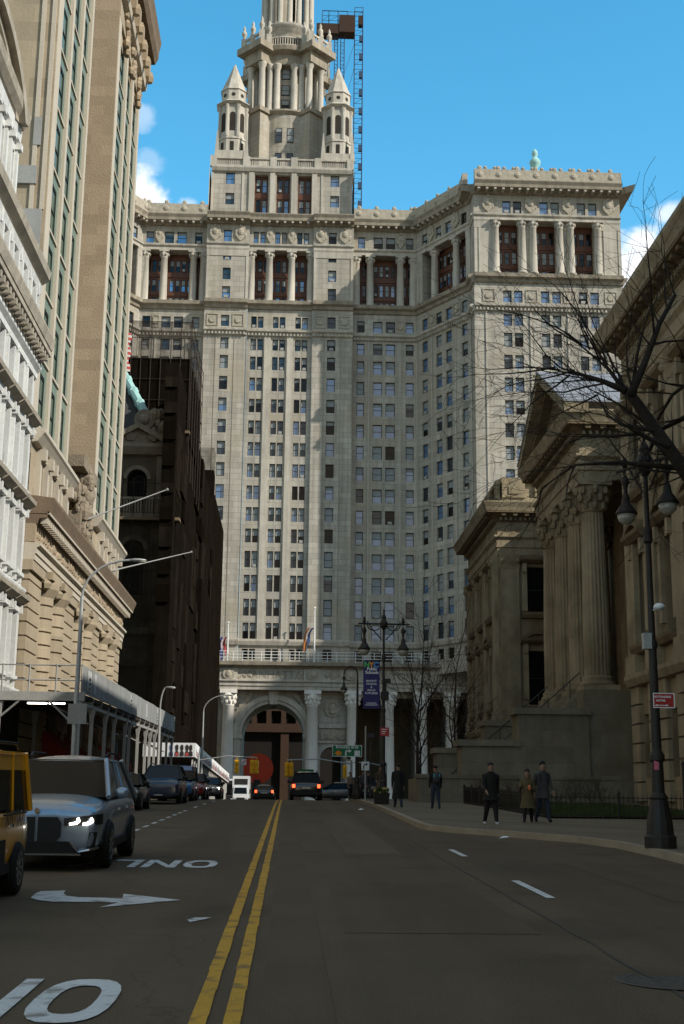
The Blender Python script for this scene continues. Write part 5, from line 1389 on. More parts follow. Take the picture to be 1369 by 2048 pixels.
def street_signs():
    f = Fr((0, yB-.16, 0), (1, 0)); p = P(769, 1464, yB)
    o = sign('parking_sign', 'small red parking sign on the banner lamp post', 'sign', f, p.x, p.z, .42, .4, SIGNR, n=0)
    m = MB(f); 
    for k in range(3): m.box(p.x-.14, p.x+.14-.06*k, .001, .004, p.z+.1-.1*k, p.z+.13-.1*k)
    m.build('print', LETW, o)
    p = P(771, 1362, yB); m = MB(); m.box(p.x-.12, p.x+.25, yB-.12, yB+.12, p.z-.1, p.z+.1); m.box(p.x-.06, p.x+.06, yB-.06, yB+.06, p.z-.9, p.z-.1); m.box(p.x-.2, p.x+.16, yB-.15, yB+.15, p.z-.9, p.z-.5)
    m.build('camera_housing', IRON, None, (p.x, yB, p.z), label='dark camera housing clamped to the banner lamp post', cat='camera')
    # dark crook lamp and green overhead sign
    y = 75.0; x = P(714, 1560, y).x; z0 = gz(y)+.15; zt = P(714, 1332, y).z
    root = thing('street_lamp', 'slender black crook lamp post next to the green road sign', 'street lamp', (x, y, z0))
    m = MB(); m.lathe((x, y, z0), [(.25, 0), (.25, .3), (.14, .9), (.16, 1.0), (.1, 1.2), (.1, 3), (.13, 3.1), (.08, 3.3), (.06, zt-z0-.8)], 10); m.build('pole', IRON, root)
    m = MB(); r = .4; m.tube([(x, y, zt-.9)]+[(x-r+r*math.cos(t), y, zt-.5+r*1.2*math.sin(t)) for t in [i*math.pi/8 for i in range(9)]], .045, 7)
    cz = P(714, 1496, y).z; m.bar((x-.5, y, cz), (x+.5, y, cz), .03); m.build('arm', IRON, root)
    m = MB(); g = MB(); bell_lamp(m, g, x-2*r, y, zt-.5, .75); o = m.build('lamp', IRON, root); g.build('lens', LENS, o)
    for s in (-1, 1):
        m = MB(); g = MB(); bell_lamp(m, g, x+s*.48, y, cz, .5); o = m.build('lamp', IRON, root); g.build('lens', LENS, o)
    f = Fr((0, y-.2, 0), (1, 0)); a = P(665, 1490, y); b = P(724, 1514, y); c = (a.x+b.x)/2; cz = (a.z+b.z)/2; w, h = b.x-a.x, a.z-b.z
    o = sign('road_sign', 'green overhead road sign with turn arrow on the crook lamp', 'sign', f, c, cz, w, h, SIGNG)
    border(o, f, c, cz, w, h, LETW, 0, .03)
    text('lettering', 'Brooklyn Brdg', .22, o, LETW, f, c, .004, cz+h*.22, 1.0, .004)
    m = MB(f); m.ext([(c-.72, cz-.14), (c-.5, cz-.3), (c-.28, cz-.14), (c-.5, cz+.04)], 0, .004); m.build('orange_diamond', ORG, o)
    m = MB(f); m.box(c-.12, c-.04, 0, .004, cz-.28, cz); m.box(c-.12, c+.1, 0, .004, cz-.04, cz+.03); m.ext([(c+.1, cz-.11), (c+.25, cz), (c+.1, cz+.1)], 0, .004); m.build('turn_arrow', LETW, o)
    m = MB(f); m.box(c+.42, c+.74, 0, .004, cz-.28, cz+.02); m.build('route_shield', LETW, o)
    # turn-only sign on a steel pole
    y = 70.0; x = P(731, 1560, y).x
    root = thing('sign_pole', 'thin galvanised sign pole at the kerb before the crossing', 'pole', (x, y, gz(y)+.15))
    m = MB(); m.tube([(x, y, gz(y)+.15), (x, y, P(731, 1452, y).z)], .045, 8); m.build('pole', GALV, root)
    f = Fr((0, y-.06, 0), (1, 0)); p = P(731, 1532, y)
    o = sign('turn_sign', 'white right turn arrow sign on the galvanised pole', 'sign', f, p.x, p.z, .42, .46, SIGNW)
    m = MB(f); m.tube([(p.x-.09, .004, p.z-.15), (p.x-.09, .004, p.z), (p.x-.03, .004, p.z+.08), (p.x+.05, .004, p.z+.1)], .025, 5); m.ext([(p.x+.04, p.z+.03), (p.x+.15, p.z+.1), (p.x+.04, p.z+.17)], 0, .005); m.build('arrow', BLK, o)
    p = P(742, 1471, 78); m = MB(); m.box(p.x-.2, p.x+.2, 77.9, 78.2, p.z-.13, p.z+.13); m.box(p.x-.03, p.x+.03, 78.05, 78.12, gz(78)+.14, p.z-.1); m.build('floodlight', SLATE, None, (p.x, 78, gz(78)), label='small floodlight on a dark post behind the turn sign', cat='light')
street_signs()
def signal(label, x, y, z0, zarm, xs, red=()):
    root = thing('traffic_signal', label, 'traffic signal', (x, y, z0), 'yellow traffic signals over the far crossing')
    m = MB(); m.lathe((x, y, z0), [(.2, 0), (.2, .4), (.1, .5), (.09, zarm-z0+.5)], 8); m.build('pole', GALV, root)
    m = MB(); m.tube([(x, y, zarm+.2), (x+(xs[-1]-x)*.5, y, zarm+.55), (xs[-1], y, zarm+.45)], .05, 6); m.build('arm', GALV, root)
    for i, sx in enumerate(xs):
        m = MB(); m.box(sx-.17, sx+.17, y-.16, y+.16, zarm-.8, zarm+.25); m.bar((sx, y, zarm+.2), (sx, y, zarm+.55), .03)
        for k in range(3): m.lathe((sx, y-.2, zarm+.05-.33*k), [(.13, -.13), (.14, .13)], 8)
        o = m.build('signal_head', SIGY, root)
        for k in range(3):
            g = MB(Fr((sx, y-.165, 0), (1, 0))); g.ext([(.11*math.cos(t*math.pi/5), zarm+.05-.33*k+.11*math.sin(t*math.pi/5)) for t in range(10)], 0, .02)
            g.build('lens', SIGON if (i in red and k == 0) else DARKU, o)
SIGON = mat('lit_red_lens', (.8, .08, .03), .5, .02, emit=((1, .10, .03), 5))
TAILON = mat('lit_tail_lamp', (.7, .04, .02), .4, .02, emit=((1, .07, .02), 4))
HEADON = mat('lit_headlamp', (.9, .9, .85), .3, .02, emit=((1, .96, .86), 6))
TAILOFF = mat('tail_lamp', (.25, .01, .01), .3, .1, 5)
HEADOFF = mat('clear_headlamp', (.45, .47, .5), .15, .1, 5, spec=.8)
signal('yellow signals on an arm reaching over the road from the left', -7.0, 103, gz(103), P(510, 1527, 103).z, [P(474, 1535, 103).x, P(505, 1527, 103).x, P(514, 1527, 103).x])
signal('yellow signals over the middle of the road, one lit red', 4.9, 100, gz(100), P(580, 1532, 100).z, [P(583, 1532, 100).x, P(574.5, 1532, 100).x], (1,))
signal('single yellow signal beside the small arch', 8.5, 112, gz(112), P(690, 1537, 112).z, [P(690, 1537, 112).x])
def misc_signs():
    f = Fr((0, 99.8, 0), (1, 0)); p = P(613, 1544, 99.8)
    sign('street_name_sign', 'long green street name sign beside the middle signals', 'sign', f, p.x, p.z+.05, 1.15, .3, SIGNG)
    f = Fr((0, 102.8, 0), (1, 0)); p = P(488, 1524, 102.8); o = sign('lane_sign', 'small white no turn sign on the left signal arm', 'sign', f, p.x, p.z, .4, .45, SIGNW)
    m = MB(f); m.tube([(p.x-.13, .01, p.z-.14), (p.x+.13, .01, p.z+.14)], .03, 4); m.build('red_slash', SIGNR, o)
    p = P(766, 1560, yB-.4)
    # planter with flowers at the lamp
    y = yB-.75; x = P(763, 1600, y).x; z = gz(y)+.15; root = thing('flower_planter', 'dark planter with pale flowers at the foot of the banner lamp', 'planter', (x, y, z))
    m = MB(); m.prism([(x-.3, y-.25), (x+.3, y-.25), (x+.3, y+.25), (x-.3, y+.25)], z, z+.5, [(x-.38, y-.3), (x+.38, y-.3), (x+.38, y+.3), (x-.38, y+.3)]); m.build('pot', IRON, root)
    m = MB(); rr = random.Random(2)
    for k in range(120): a = (x+rr.uniform(-.35, .35), y+rr.uniform(-.28, .28), z+rr.uniform(.48, .72)); m.m = rr.choice([0, 0, 1]); d = rr.uniform(.03, .07); m.faces_idx([(a[0]-d, a[1], a[2]), (a[0], a[1]-d*.5, a[2]+d), (a[0]+d, a[1], a[2]), (a[0], a[1]+d, a[2]-d)], [(0, 1, 2, 3)])
    m.build('flowers', [mat('planter_leaves', (.05, .08, .02), .8), mat('pale_petals', (.6, .5, .2), .7)], root)
misc_signs()
# flags on the terrace of the big building
def terrace_flag(label, px, ytop, cloth, lean):
    Y = 205.0; a = P(px, 1322, Y); b = P(px+(1 if px > 500 else 2), ytop, Y)
    root = thing('terrace_flagpole', label, 'flagpole', (a.x, Y, 22.7), 'flagpoles on the terrace over the arch')
    m = MB(); m.tube([(a.x, Y, 22.6), (b.x, Y, b.z)], [.16, .08], 8); m.ball((b.x, Y, b.z), .2, 6); m.build('pole', WHITE, root)
    m = MB(); n = 8; top = a.z+(b.z-a.z)*.62
    for i in range(n):
        for j, cm in enumerate(cloth):
            m.m = j; t0, t1 = i/n, (i+1)/n; w = .34
            g = lambda t, k: (a.x-.1-w*k+lean*t-.25*math.sin(t*5), Y-.1-.2*math.sin(t*6+k*3), top-2.6*t-.5*k*t)
            m.face([g(t0, j), g(t1, j), g(t1, j+1), g(t0, j+1)])
    m.build('flag', [mat('flag_cloth', c, .8) for c in cloth], root)
terrace_flag('white flagpole with a limp blue white and orange flag over the arch', 629, 1216, [(.03, .05, .14), (.25, .25, .25), (.35, .12, .03)], -1.0)
terrace_flag('white flagpole with a limp red flag beside the dark netting', 455, 1245, [(.3, .04, .04), (.35, .3, .3), (.05, .06, .2)], -.2)
def bank_flag():
    a = P(251, 735, 96); root = thing('corner_flag', 'narrow red and white flag hanging at the bank corner', 'flag', (a.x, 96, a.z-3))
    m = MB()
    for i in range(16):
        m.m = i % 2; z = P(256, 665, 96).z-i*.2; x = P(257, 700, 96).x+.1*math.sin(i); m.face([(x-.12, 96, z), (x+.14, 96.1, z), (x+.14, 96.1, z-.2), (x-.12, 96, z-.2)])
    m.build('cloth', [mat('faded_red', (.4, .05, .04), .8), mat('faded_white', (.5, .47, .45), .8)], root)
    m = MB(); m.bar((-13, 95.5, P(256, 663, 96).z+.2), (a.x+.2, 96, P(256, 663, 96).z+.3), .03); m.build('staff', IRON, root)
bank_flag()
# ================================================================ vehicles
TYRE = mat('tyre_rubber', (.015, .014, .013), .8, .1, 4)
RIM = mat('alloy_rim', (.33, .33, .33), .3, .1, 4, metal=.7)
CARGL = glass('car_glass', (.006, .007, .008), .08, .15); CARGL.node_tree.nodes['Principled BSDF'].inputs['IOR'].default_value = 1.4
CHROME = mat('bright_trim', (.55, .55, .55), .2, .05, metal=.9)
PLATE = mat('number_plate', (.5, .5, .42), .5, .05)
BLKP = mat('black_plastic', (.016, .015, .014), .6, .1, 4)
def paintm(name, c, metal=.0, rough=.3): return mat(name, c, rough, .05, 1.2, spec=.5, metal=metal, coat=.7, obj=True)
def loft(mb, st, k=7):
    "st: list of (y, w, zl, zs, zt): half rings mirrored into a closed body"
    rings = []
    for y, w, zl, zs, zt in st:
        h = zs-zl
        half = [(w*.80, zl), (w*.95, zl+.06), (w*.985, zl+.25*h), (w, zl+.55*h), (w*.985, zl+.82*h), (w*.93, zs), (w*.78, zs+(zt-zs)*.55), (w*.42, zs+(zt-zs)*.93), (0, zt)]
        rings.append([(x, y, z) for x, z in half]+[(-x, y, z) for x, z in reversed(half[:-1])])
    n = len(rings[0]); vs = [p for r in rings for p in r]; fs = []
    for j in range(len(rings)-1):
        for i in range(n): fs.append((j*n+i, j*n+(i+1) % n, (j+1)*n+(i+1) % n, (j+1)*n+i))
    fs += [tuple(reversed(range(n))), tuple(range((len(rings)-1)*n, len(rings)*n))]
    mb.faces_idx(vs, fs)
def wheel(root, x, y, r, w, side, rim=RIM):
    zo = WLOC[root.name].z
    m = MB(); m.smooth = True; n = 24; c = []
    pr = [(r*.62, w*.5), (r*.93, w*.5), (r, w*.38), (r, -w*.38), (r*.93, -w*.5), (r*.62, -w*.5)]
    vs = []; fs = []
    for j, (rr, t) in enumerate(pr):
        for i in range(n): a = 2*math.pi*i/n; vs.append((x+side*t, y+rr*math.cos(a), zo+r+rr*math.sin(a)))
    for j in range(len(pr)-1):
        for i in range(n): fs.append((j*n+i, j*n+(i+1) % n, (j+1)*n+(i+1) % n, (j+1)*n+i))
    m.faces_idx(vs, fs); o = m.build('wheel', TYRE, root)
    m = MB(); xo = x+side*w*.40
    m.faces_idx([(xo-side*.05, y+r*.64*math.cos(2*math.pi*i/16), zo+r+r*.64*math.sin(2*math.pi*i/16)) for i in range(16)], [tuple(range(16))]); m.m = 1
    for i in range(10):
        a = 2*math.pi*i/10; q = lambda rr, b: (xo, y+rr*math.cos(a+b), zo+r+rr*math.sin(a+b)); p = lambda rr, b: (xo+side*.02, y+rr*math.cos(a+b), zo+r+rr*math.sin(a+b))
        m.faces_idx([p(r*.12, -.5), p(r*.62, -.12), p(r*.62, .12), p(r*.12, .5)], [(0, 1, 2, 3)])
    for i in range(16):
        a, b = 2*math.pi*i/16, 2*math.pi*(i+1)/16; q = lambda rr, t, dx: (xo+side*dx, y+rr*math.cos(t), zo+r+rr*math.sin(t)); m.faces_idx([q(r*.58, a, .02), q(r*.66, a, .03), q(r*.66, b, .03), q(r*.58, b, .02)], [(0, 1, 2, 3)])
    m.build('rim', [BLKP, rim], o)
    m = MB(); ra = r*1.13   # dark wheel arch lip on the body side
    xa = x+side*w*.5*.55
    m.faces_idx([(xa, y+ra*math.cos(math.pi*i/14), zo+r*.95+ra*math.sin(math.pi*i/14)) for i in range(15)]+[(xa, y-ra, zo+r*.5), (xa, y+ra, zo+r*.5)], [tuple(range(17))]); m.build('wheel_arch', BLKP, root)
SHAPES = {   # length, width, height, lower-body stations (fractions), cabin (rear base, rear roof, front roof, screen base, belt z, roof half width)
 'suv': (4.9, 1.98, 1.76, [(-.5, .80, .5, .80, .88), (-.485, .93, .36, .98, 1.04), (-.45, .985, .28, 1.06, 1.10), (-.3, 1, .26, 1.07, 1.10), (0, .985, .26, 1.05, 1.09), (.16, .985, .26, 1.03, 1.13), (.24, .985, .27, 1.0, 1.14), (.34, .985, .28, .96, 1.09), (.43, .965, .28, .93, 1.05), (.468, .935, .28, .91, 1.0), (.488, .90, .28, .87, .955), (.498, .85, .30, .82, .90), (.502, .76, .36, .74, .83)], (-.475, -.38, .0, .245, 1.05, .70)),
 'sedan': (4.7, 1.82, 1.46, [(-.5, .78, .45, .78, .86), (-.48, .92, .32, .92, .98), (-.42, .97, .24, .95, 1.0), (-.2, 1, .22, .92, .96), (.1, 1, .22, .90, .95), (.2, .99, .22, .87, .96), (.32, .98, .23, .80, .90), (.43, .94, .24, .74, .82), (.48, .86, .27, .68, .74), (.5, .76, .34, .60, .66)], (-.40, -.22, .05, .235, .92, .72)),
 'van': (4.4, 1.83, 1.86, [(-.5, .93, .46, 1.02, 1.06), (-.492, .97, .34, 1.06, 1.10), (-.3, 1, .28, 1.06, 1.1), (.1, 1, .28, 1.04, 1.1), (.25, .99, .28, 1.0, 1.12), (.36, .97, .3, .92, 1.05), (.46, .92, .3, .84, .92), (.5, .80, .36, .74, .8)], (-.492, -.455, .10, .33, 1.05, .86)),
}
def car(name, label, kind, loc, rz, pm, L=None, W=None, H=None, lit_front=False, lit_rear=False, group=None, detail=False, taxi=False):
    L0, W0, H0, st, cab = SHAPES[kind]; L = L or L0; W = W or W0; H = H or H0; hs = H/H0; w2 = W/2
    root = thing(name, label, 'car' if not taxi else 'taxi', loc, group, rz if rz else 1e-6); WLOC[root.name] = Vector((0, 0, 0))
    m = MB(); m.smooth = True
    loft(m, [(t*L, w*w2, zl, zs*hs, zt*hs) for t, w, zl, zs, zt in st]); body = m.build('body', pm, root)
    body.modifiers.new('s', 'SUBSURF').levels = 1; body.modifiers['s'].render_levels = 1
    rb, rr, fr_, fb, bz, rw_ = cab; bz *= hs; zr = H-.03
    def sec(y, w, z): return [(-w, y, z), (w, y, z)]
    wb = .94*w2; wr = rw_*w2
    # glasshouse with an inset waist, then pillars and a crowned roof
    m = MB(); c = [(-wb, rb*L, bz-.03), (wb, rb*L, bz-.03), (wb*.97, fb*L, bz+.03), (-wb*.97, fb*L, bz+.03), (-wr, rr*L, zr-.05), (wr, rr*L, zr-.05), (wr*.97, fr_*L, zr-.05), (-wr*.97, fr_*L, zr-.05)]
    m.hexa(c); m.build('windows', CARGL, root)
    C = [Vector(p) for p in c]
    m = MB()
    for lo, hi, sx in ((0, 4, -1), (1, 5, 1), (2, 6, 1), (3, 7, -1)):
        o = Vector((sx*.012, 0, .0)); m.tube([C[lo]+o, C[hi]+o], .045, 6)
    for s, (a, b, e, g) in ((-1, (0, 3, 4, 7)), (1, (1, 2, 5, 6))):
        for t in ((.42, .62, .0) if kind != 'van' else (.3, .62, .0))[:2]:
            p = C[a].lerp(C[b], t); q = C[e].lerp(C[g], t); m.bar(p+Vector((s*.006, 0, 0)), q+Vector((s*.006, 0, 0)), .03)
    m.build('pillar', pm if detail or taxi else BLKP, root)
    if kind == 'van':
        up = lambda i, t, e: (lambda p: Vector((p.x*(1+e), p.y+(e*L*.45 if p.y > 0 else -e*L*.45), p.z)))(C[i].lerp(C[i+4], t))
        m = MB(); m.hexa([up(i, .70, .012) for i in range(4)]+[up(i, 1.02, .012) for i in range(4)]); m.build('upper_band', pm, root)
    m = MB(); m.smooth = True; vs = []; fs = []; nx, ny = 6, 8
    for j in range(ny+1):
        for i in range(nx+1):
            u, v = i/nx*2-1, j/ny; y = rr*L-.10+(fr_*L-rr*L+.16)*v; x = u*(wr+.02); vs.append((x, y, zr-.075+.105*(1-abs(u)**2.5)**.8*(1-abs(2*v-1)**3)**.6))
    for j in range(ny):
        for i in range(nx): a = j*(nx+1)+i; fs.append((a, a+1, a+nx+2, a+nx+1))
    m.faces_idx(vs, fs); m.build('roof', pm, root)
    if kind != 'sedan':
        m = MB()
        for s in (-1, 1): m.tube([(s*wr*.93, rr*L+.1, zr), (s*wr*.95, rr*L+.3, zr+.07), (s*wr*.95, fr_*L-.4, zr+.07), (s*wr*.93, fr_*L-.15, zr)], .02, 5)
        m.build('roof_rail', BLKP, root)
    r = .375 if kind == 'suv' else .33
    for s in (-1, 1):
        for y in ((-.292*L), (.308*L)): wheel(root, s*(w2-.09), y, r, .26, s)
    m = MB(); m.box(-w2*.86, w2*.86, -.42*L, .42*L, .2, .34); m.build('underbody', BLKP, root)
    for s in (-1, 1):
        m = MB(); m.smooth = True; m.ball((s*(w2+.10), fb*L-.32, bz+.10), .13, 10, (1, .6, .75)); o = m.build('mirror', pm if detail else BLKP, root)
        m = MB(); m.bar((s*w2*.93, fb*L-.30, bz+.0), (s*(w2+.06), fb*L-.30, bz+.05), .03); m.build('mirror_arm', BLKP, o)
        y = .487*L; hz = st[-3][3]*hs-.05
        if detail:   # slim wrap-round lamp with two bright hooks
            sh = [(.42, .012), (.55, .012), (.66, .008), (.76, -.008), (.84, -.035), (.90, -.09), (.945, -.18), (.965, -.27)]
            yy = lambda q: .502*L+q
            m = MB()
            for (xa, qa), (xb, qb) in zip(sh, sh[1:]):
                za, zb = .70+.03*(xa-.42), .70+.03*(xb-.42); ta, tb = .81+.13*(xa-.42), .81+.13*(xb-.42)
                m.hexa([(s*w2*xa, yy(qa), za), (s*w2*xb, yy(qb), zb), (s*w2*xb, yy(qb)-.15, zb), (s*w2*xa, yy(qa)-.15, za), (s*w2*xa, yy(qa)-.01, ta), (s*w2*xb, yy(qb)-.01, tb), (s*w2*xb, yy(qb)-.16, tb), (s*w2*xa, yy(qa)-.16, ta)])
            o = m.build('headlight', BLKP, root)
            m = MB()
            def qat(x):
                for (xa, qa), (xb, qb) in zip(sh, sh[1:]):
                    if xa <= x <= xb: return qa+(qb-qa)*(x-xa)/(xb-xa)
            for x0 in (.56, .76):
                pts = [(x0-.05, .725), (x0+.05, .74), (x0+.09, .775), (x0+.075, .82)]
                m.tube([(s*w2*x, yy(qat(x))+.012, z) for x, z in pts], [.018, .026, .03, .02], 6)
            m.build('running_light', HEADON, o)
        else:
            m = MB(); m.hexa([(s*w2*.46, y-.0, hz-.11), (s*w2*.90, y-.20, hz-.09), (s*w2*.86, y-.3, hz-.09), (s*w2*.46, y-.2, hz-.11), (s*w2*.46, y-.03, hz+.03), (s*w2*.94, y-.26, hz+.06), (s*w2*.86, y-.34, hz+.06), (s*w2*.46, y-.2, hz+.03)])
            m.build('headlight', HEADON if lit_front else HEADOFF, root)
        m = MB(); zt = .80*hs if kind != 'van' else 1.0*hs
        m.box(s*w2*.80-.09, s*w2*.80+.09, -.497*L, -.47*L, zt-.06, zt+.16 if kind != 'van' else zt+.3); m.build('tail_light', TAILON if lit_rear else TAILOFF, root)
        m = MB()
        for y in (.02*L, -.2*L): m.box(s*w2*.975-.012, s*w2*.975+.025, y-.1, y+.1, bz-.2, bz-.165)
        m.build('door_handle', pm if detail else CHROME, root)
        m = MB(); m.box(s*w2*.97-.02, s*w2*.97+.02, -.2*L, .2*L, .3, .42); m.build('sill', BLKP, root)
    m = MB(); y = .497*L
    if detail:
        # tall twin-lobed black grille, lower intake and side vents
        y = .502*L
        for sg in (-1, 1):
            pl = [(sg*.025, .44), (sg*.30, .44), (sg*.385, .54), (sg*.39, .74), (sg*.33, .83), (sg*.025, .83)]
            m.faces_idx([(x, y+.022, z) for x, z in pl]+[(x, y-.2, z) for x, z in pl], [tuple(range(6))]+[(i, (i+1) % 6, 6+(i+1) % 6, 6+i) for i in range(6)])
        m.hexa([(-w2*.62, y-.0, .28), (w2*.62, y-.0, .28), (w2*.62, y-.3, .28), (-w2*.62, y-.3, .28), (-w2*.5, y+.018, .46), (w2*.5, y+.018, .46), (w2*.5, y-.3, .46), (-w2*.5, y-.3, .46)])
        for sg in (-1, 1):
            m.hexa([(sg*w2*.78, y-.02, .36), (sg*w2*.90, y-.08, .36), (sg*w2*.9, y-.3, .36), (sg*w2*.78, y-.2, .36), (sg*w2*.82, y-.01, .60), (sg*w2*.93, y-.09, .60), (sg*w2*.9, y-.34, .60), (sg*w2*.78, y-.2, .60)])
        m.build('grille', BLKP, root)
        m = MB(); m.box(-w2*.7, w2*.7, y-.03, y+.012, .245, .275)
        for s in (-1, 1): m.tube([(s*w2*.52, y+.01, .47), (s*w2*.66, y+.01, .30), (s*w2*.82, y-.03, .33), (s*w2*.94, y-.14, .36)], .022, 5)
        m.build('lower_trim', CHROME, root)
        m = MB(Fr((0, y+.004, 0), (-1, 0))); m.ext([(.042*math.cos(i*math.pi/6), st[-2][4]*hs-.005+.042*math.sin(i*math.pi/6)) for i in range(12)], -.05, .02); m.build('bonnet_badge', CHROME, root)
        m = MB()
        for s in (-1, 1): m.tube([(s*.36, .485*L, .925), (s*.46, .40*L, 1.03), (s*.56, .24*L, 1.085)], .012, 5)
        m.build('bonnet_crease', pm, root)
        m = MB(); m.box(-.12, -.02, fb*L-.42, fb*L-.40, bz+.36, bz+.40) if False else None
    else:
        m.box(-w2*.42, w2*.42, y-.1, y+.012, .5*hs, .66*hs); m.box(-w2*.6, w2*.6, y-.1, y+.006, .3, .42); m.build('grille', BLKP, root)
    m = MB(); m.box(-w2*.85, w2*.85, -.505*L, -.46*L, .34, .55); m.build('rear_bumper', BLKP if not taxi else BLKP, root)
    m = MB(); m.box(-.26, .26, -.508*L-.004, -.5*L, .68*hs, .8*hs); m.build('number_plate', PLATE, root)
    if not detail: m = MB(); m.box(-.2, .2, y, y+.02, .36, .46); m.build('number_plate', PLATE, root)
    return root
PI = math.pi
SILV = paintm('silver_blue_car_paint', (.28, .345, .42), .5, .28)
TAXIY = paintm('taxi_yellow_paint', (.95, .42, .010), 0., .3)
DKP = paintm('black_car_paint', (.010, .010, .011), 0., .25)
DBL = paintm('dark_blue_car_paint', (.018, .03, .065), .1, .3)
RDP = paintm('red_car_paint', (.20, .012, .010), .1, .3)
VBL = paintm('blue_van_paint', (.03, .13, .30), .1, .35)
GRY = paintm('grey_car_paint', (.10, .10, .10), .2, .35)
WHP = paintm('white_truck_paint', (.6, .62, .63), 0., .4)
def onst(x, y): return (x, y, gz(y)+.006)
sl = math.atan(.0198)
suv = car('parked_suv', 'silver blue suv with lit headlights facing the camera, behind the yellow taxi', 'suv', onst(-3.93, 23.45), PI, SILV, L=5.0, W=2.04, H=1.82, lit_front=True, detail=True)
suv.rotation_euler = (-sl, 0, PI) if False else (sl*-1, 0, PI)
m = MB(); o_w = Vector((0, 0, 0))
taxi = car('yellow_taxi', 'yellow taxi van at the left edge, nearest vehicle', 'van', onst(-4.36, 15.88), PI, TAXIY, taxi=True)
taxi.rotation_euler = (-sl, 0, PI)
def taxi_marks():
    L = 4.4; w2 = 1.83/2
    f = Fr((-w2*1.0-.004, 0, 0), (0, -1))     # its left side in its own coordinates faces the road centre
    m = MB(); fr = Fr((-w2-.006, 0, 0), (0, -1))
    o = text('lettering', 'NYC TAXI', .30, None, BLK, fr, .95, .02, .86, .85, .006)
    o.parent = taxi
    m = MB(); m.box(-w2*1.0-.006, -w2*.96, -.12*L, .16*L, .42, .72) ; m.build('lower_panel', BLKP, taxi)
    m = MB(); m.box(-w2-.004, -w2*.97, -.40*L, -.1*L, 1.0, 1.02); m.build('slide_rail', BLKP, taxi)
taxi_marks()
kg = 'vehicles along the left kerb'
car('parked_sedan', 'black sedan parked at the left kerb right behind the silver suv', 'sedan', onst(-6.55, 52.5), PI, DKP, group=kg)
car('parked_suv', 'dark blue boxy suv parked in front of the bright blue van', 'suv', onst(-5.95, 63.5), PI, DBL, H=1.85, group=kg)
car('parked_van', 'bright blue van parked between the dark suv and the red car', 'van', onst(-5.9, 71.5), PI, VBL, H=1.9, group=kg)
car('parked_sedan', 'red car parked beyond the blue van', 'sedan', onst(-5.75, 79.5), PI, RDP, H=1.6, group=kg)
car('oncoming_car', 'dark car with one glaring headlight beyond the red car', 'sedan', onst(-5.2, 87), PI, GRY, lit_front=True, group=kg)
car('parked_sedan', 'dark car in the shade of the mural shed', 'sedan', onst(-5.9, 97), PI, DKP, group=kg)
car('departing_suv', 'black suv seen from behind with red tail lamps lit in the right lane', 'suv', onst(1.25, 87.5), 0, DKP, H=1.86, W=2.04, lit_rear=True)
car('crossing_car', 'dark car behind the black suv, by the small arch', 'sedan', onst(3.9, 104), PI/2, GRY)
car('waiting_car', 'dark car at the right kerb among the walkers', 'suv', onst(5.7, 97), 0, DKP, lit_rear=False)
car('waiting_car', 'dark car with tail lamps lit, right of the white truck', 'sedan', onst(-2.0, 118), 0, DKP, lit_rear=True)
def bus():
    x, y = -8.15, 174.0; z = gz(y); root = thing('city_bus', 'dark fronted bus at the far crossing, left of the white truck', 'bus', (x, y, z))
    m = MB(); m.box(x-1.25, x+1.25, y, y+11, z+.35, z+3.3); m.box(x-1.1, x+1.1, y+1, y+9, z+3.3, z+3.45); m.build('body', WHP, root)
    m = MB(); m.box(x-1.15, x+1.15, y-.04, y, z+1.3, z+2.75); m.build('windscreen', CARGL, root)
    m = MB(); m.box(x-1.2, x+1.2, y-.06, y-.01, z+.4, z+1.25); m.box(x-1.15, x+1.15, y-.05, y-.01, z+2.8, z+3.2); m.build('front_panel', BLKP, root)
    m = MB(Fr((x+1.255, 0, 0), (0, 1))); m.wall(y+.6, y+10.5, z+1.4, z+2.6, [(y+1+i*1.6, y+2.4+i*1.6, z+1.5, z+2.5) for i in range(6)], .05); m.build('window_band', BLKP, root)
    for s in (-.9, .9):
        m = MB(); m.box(x+s-.16, x+s+.16, y-.09, y-.06, z+.7, z+.9); m.build('headlight', HEADOFF, root)
        wheel(root, x+s*1.22, y+2, .48, .3, 1 if s > 0 else -1)
        m = MB(); m.bar((x+s*1.35, y-.1, z+2.7), (x+s*1.55, y-.3, z+2.6), .03); m.box(x+s*1.55-.1, x+s*1.55+.1, y-.35, y-.25, z+2.1, z+2.6); m.build('mirror', BLKP, root)
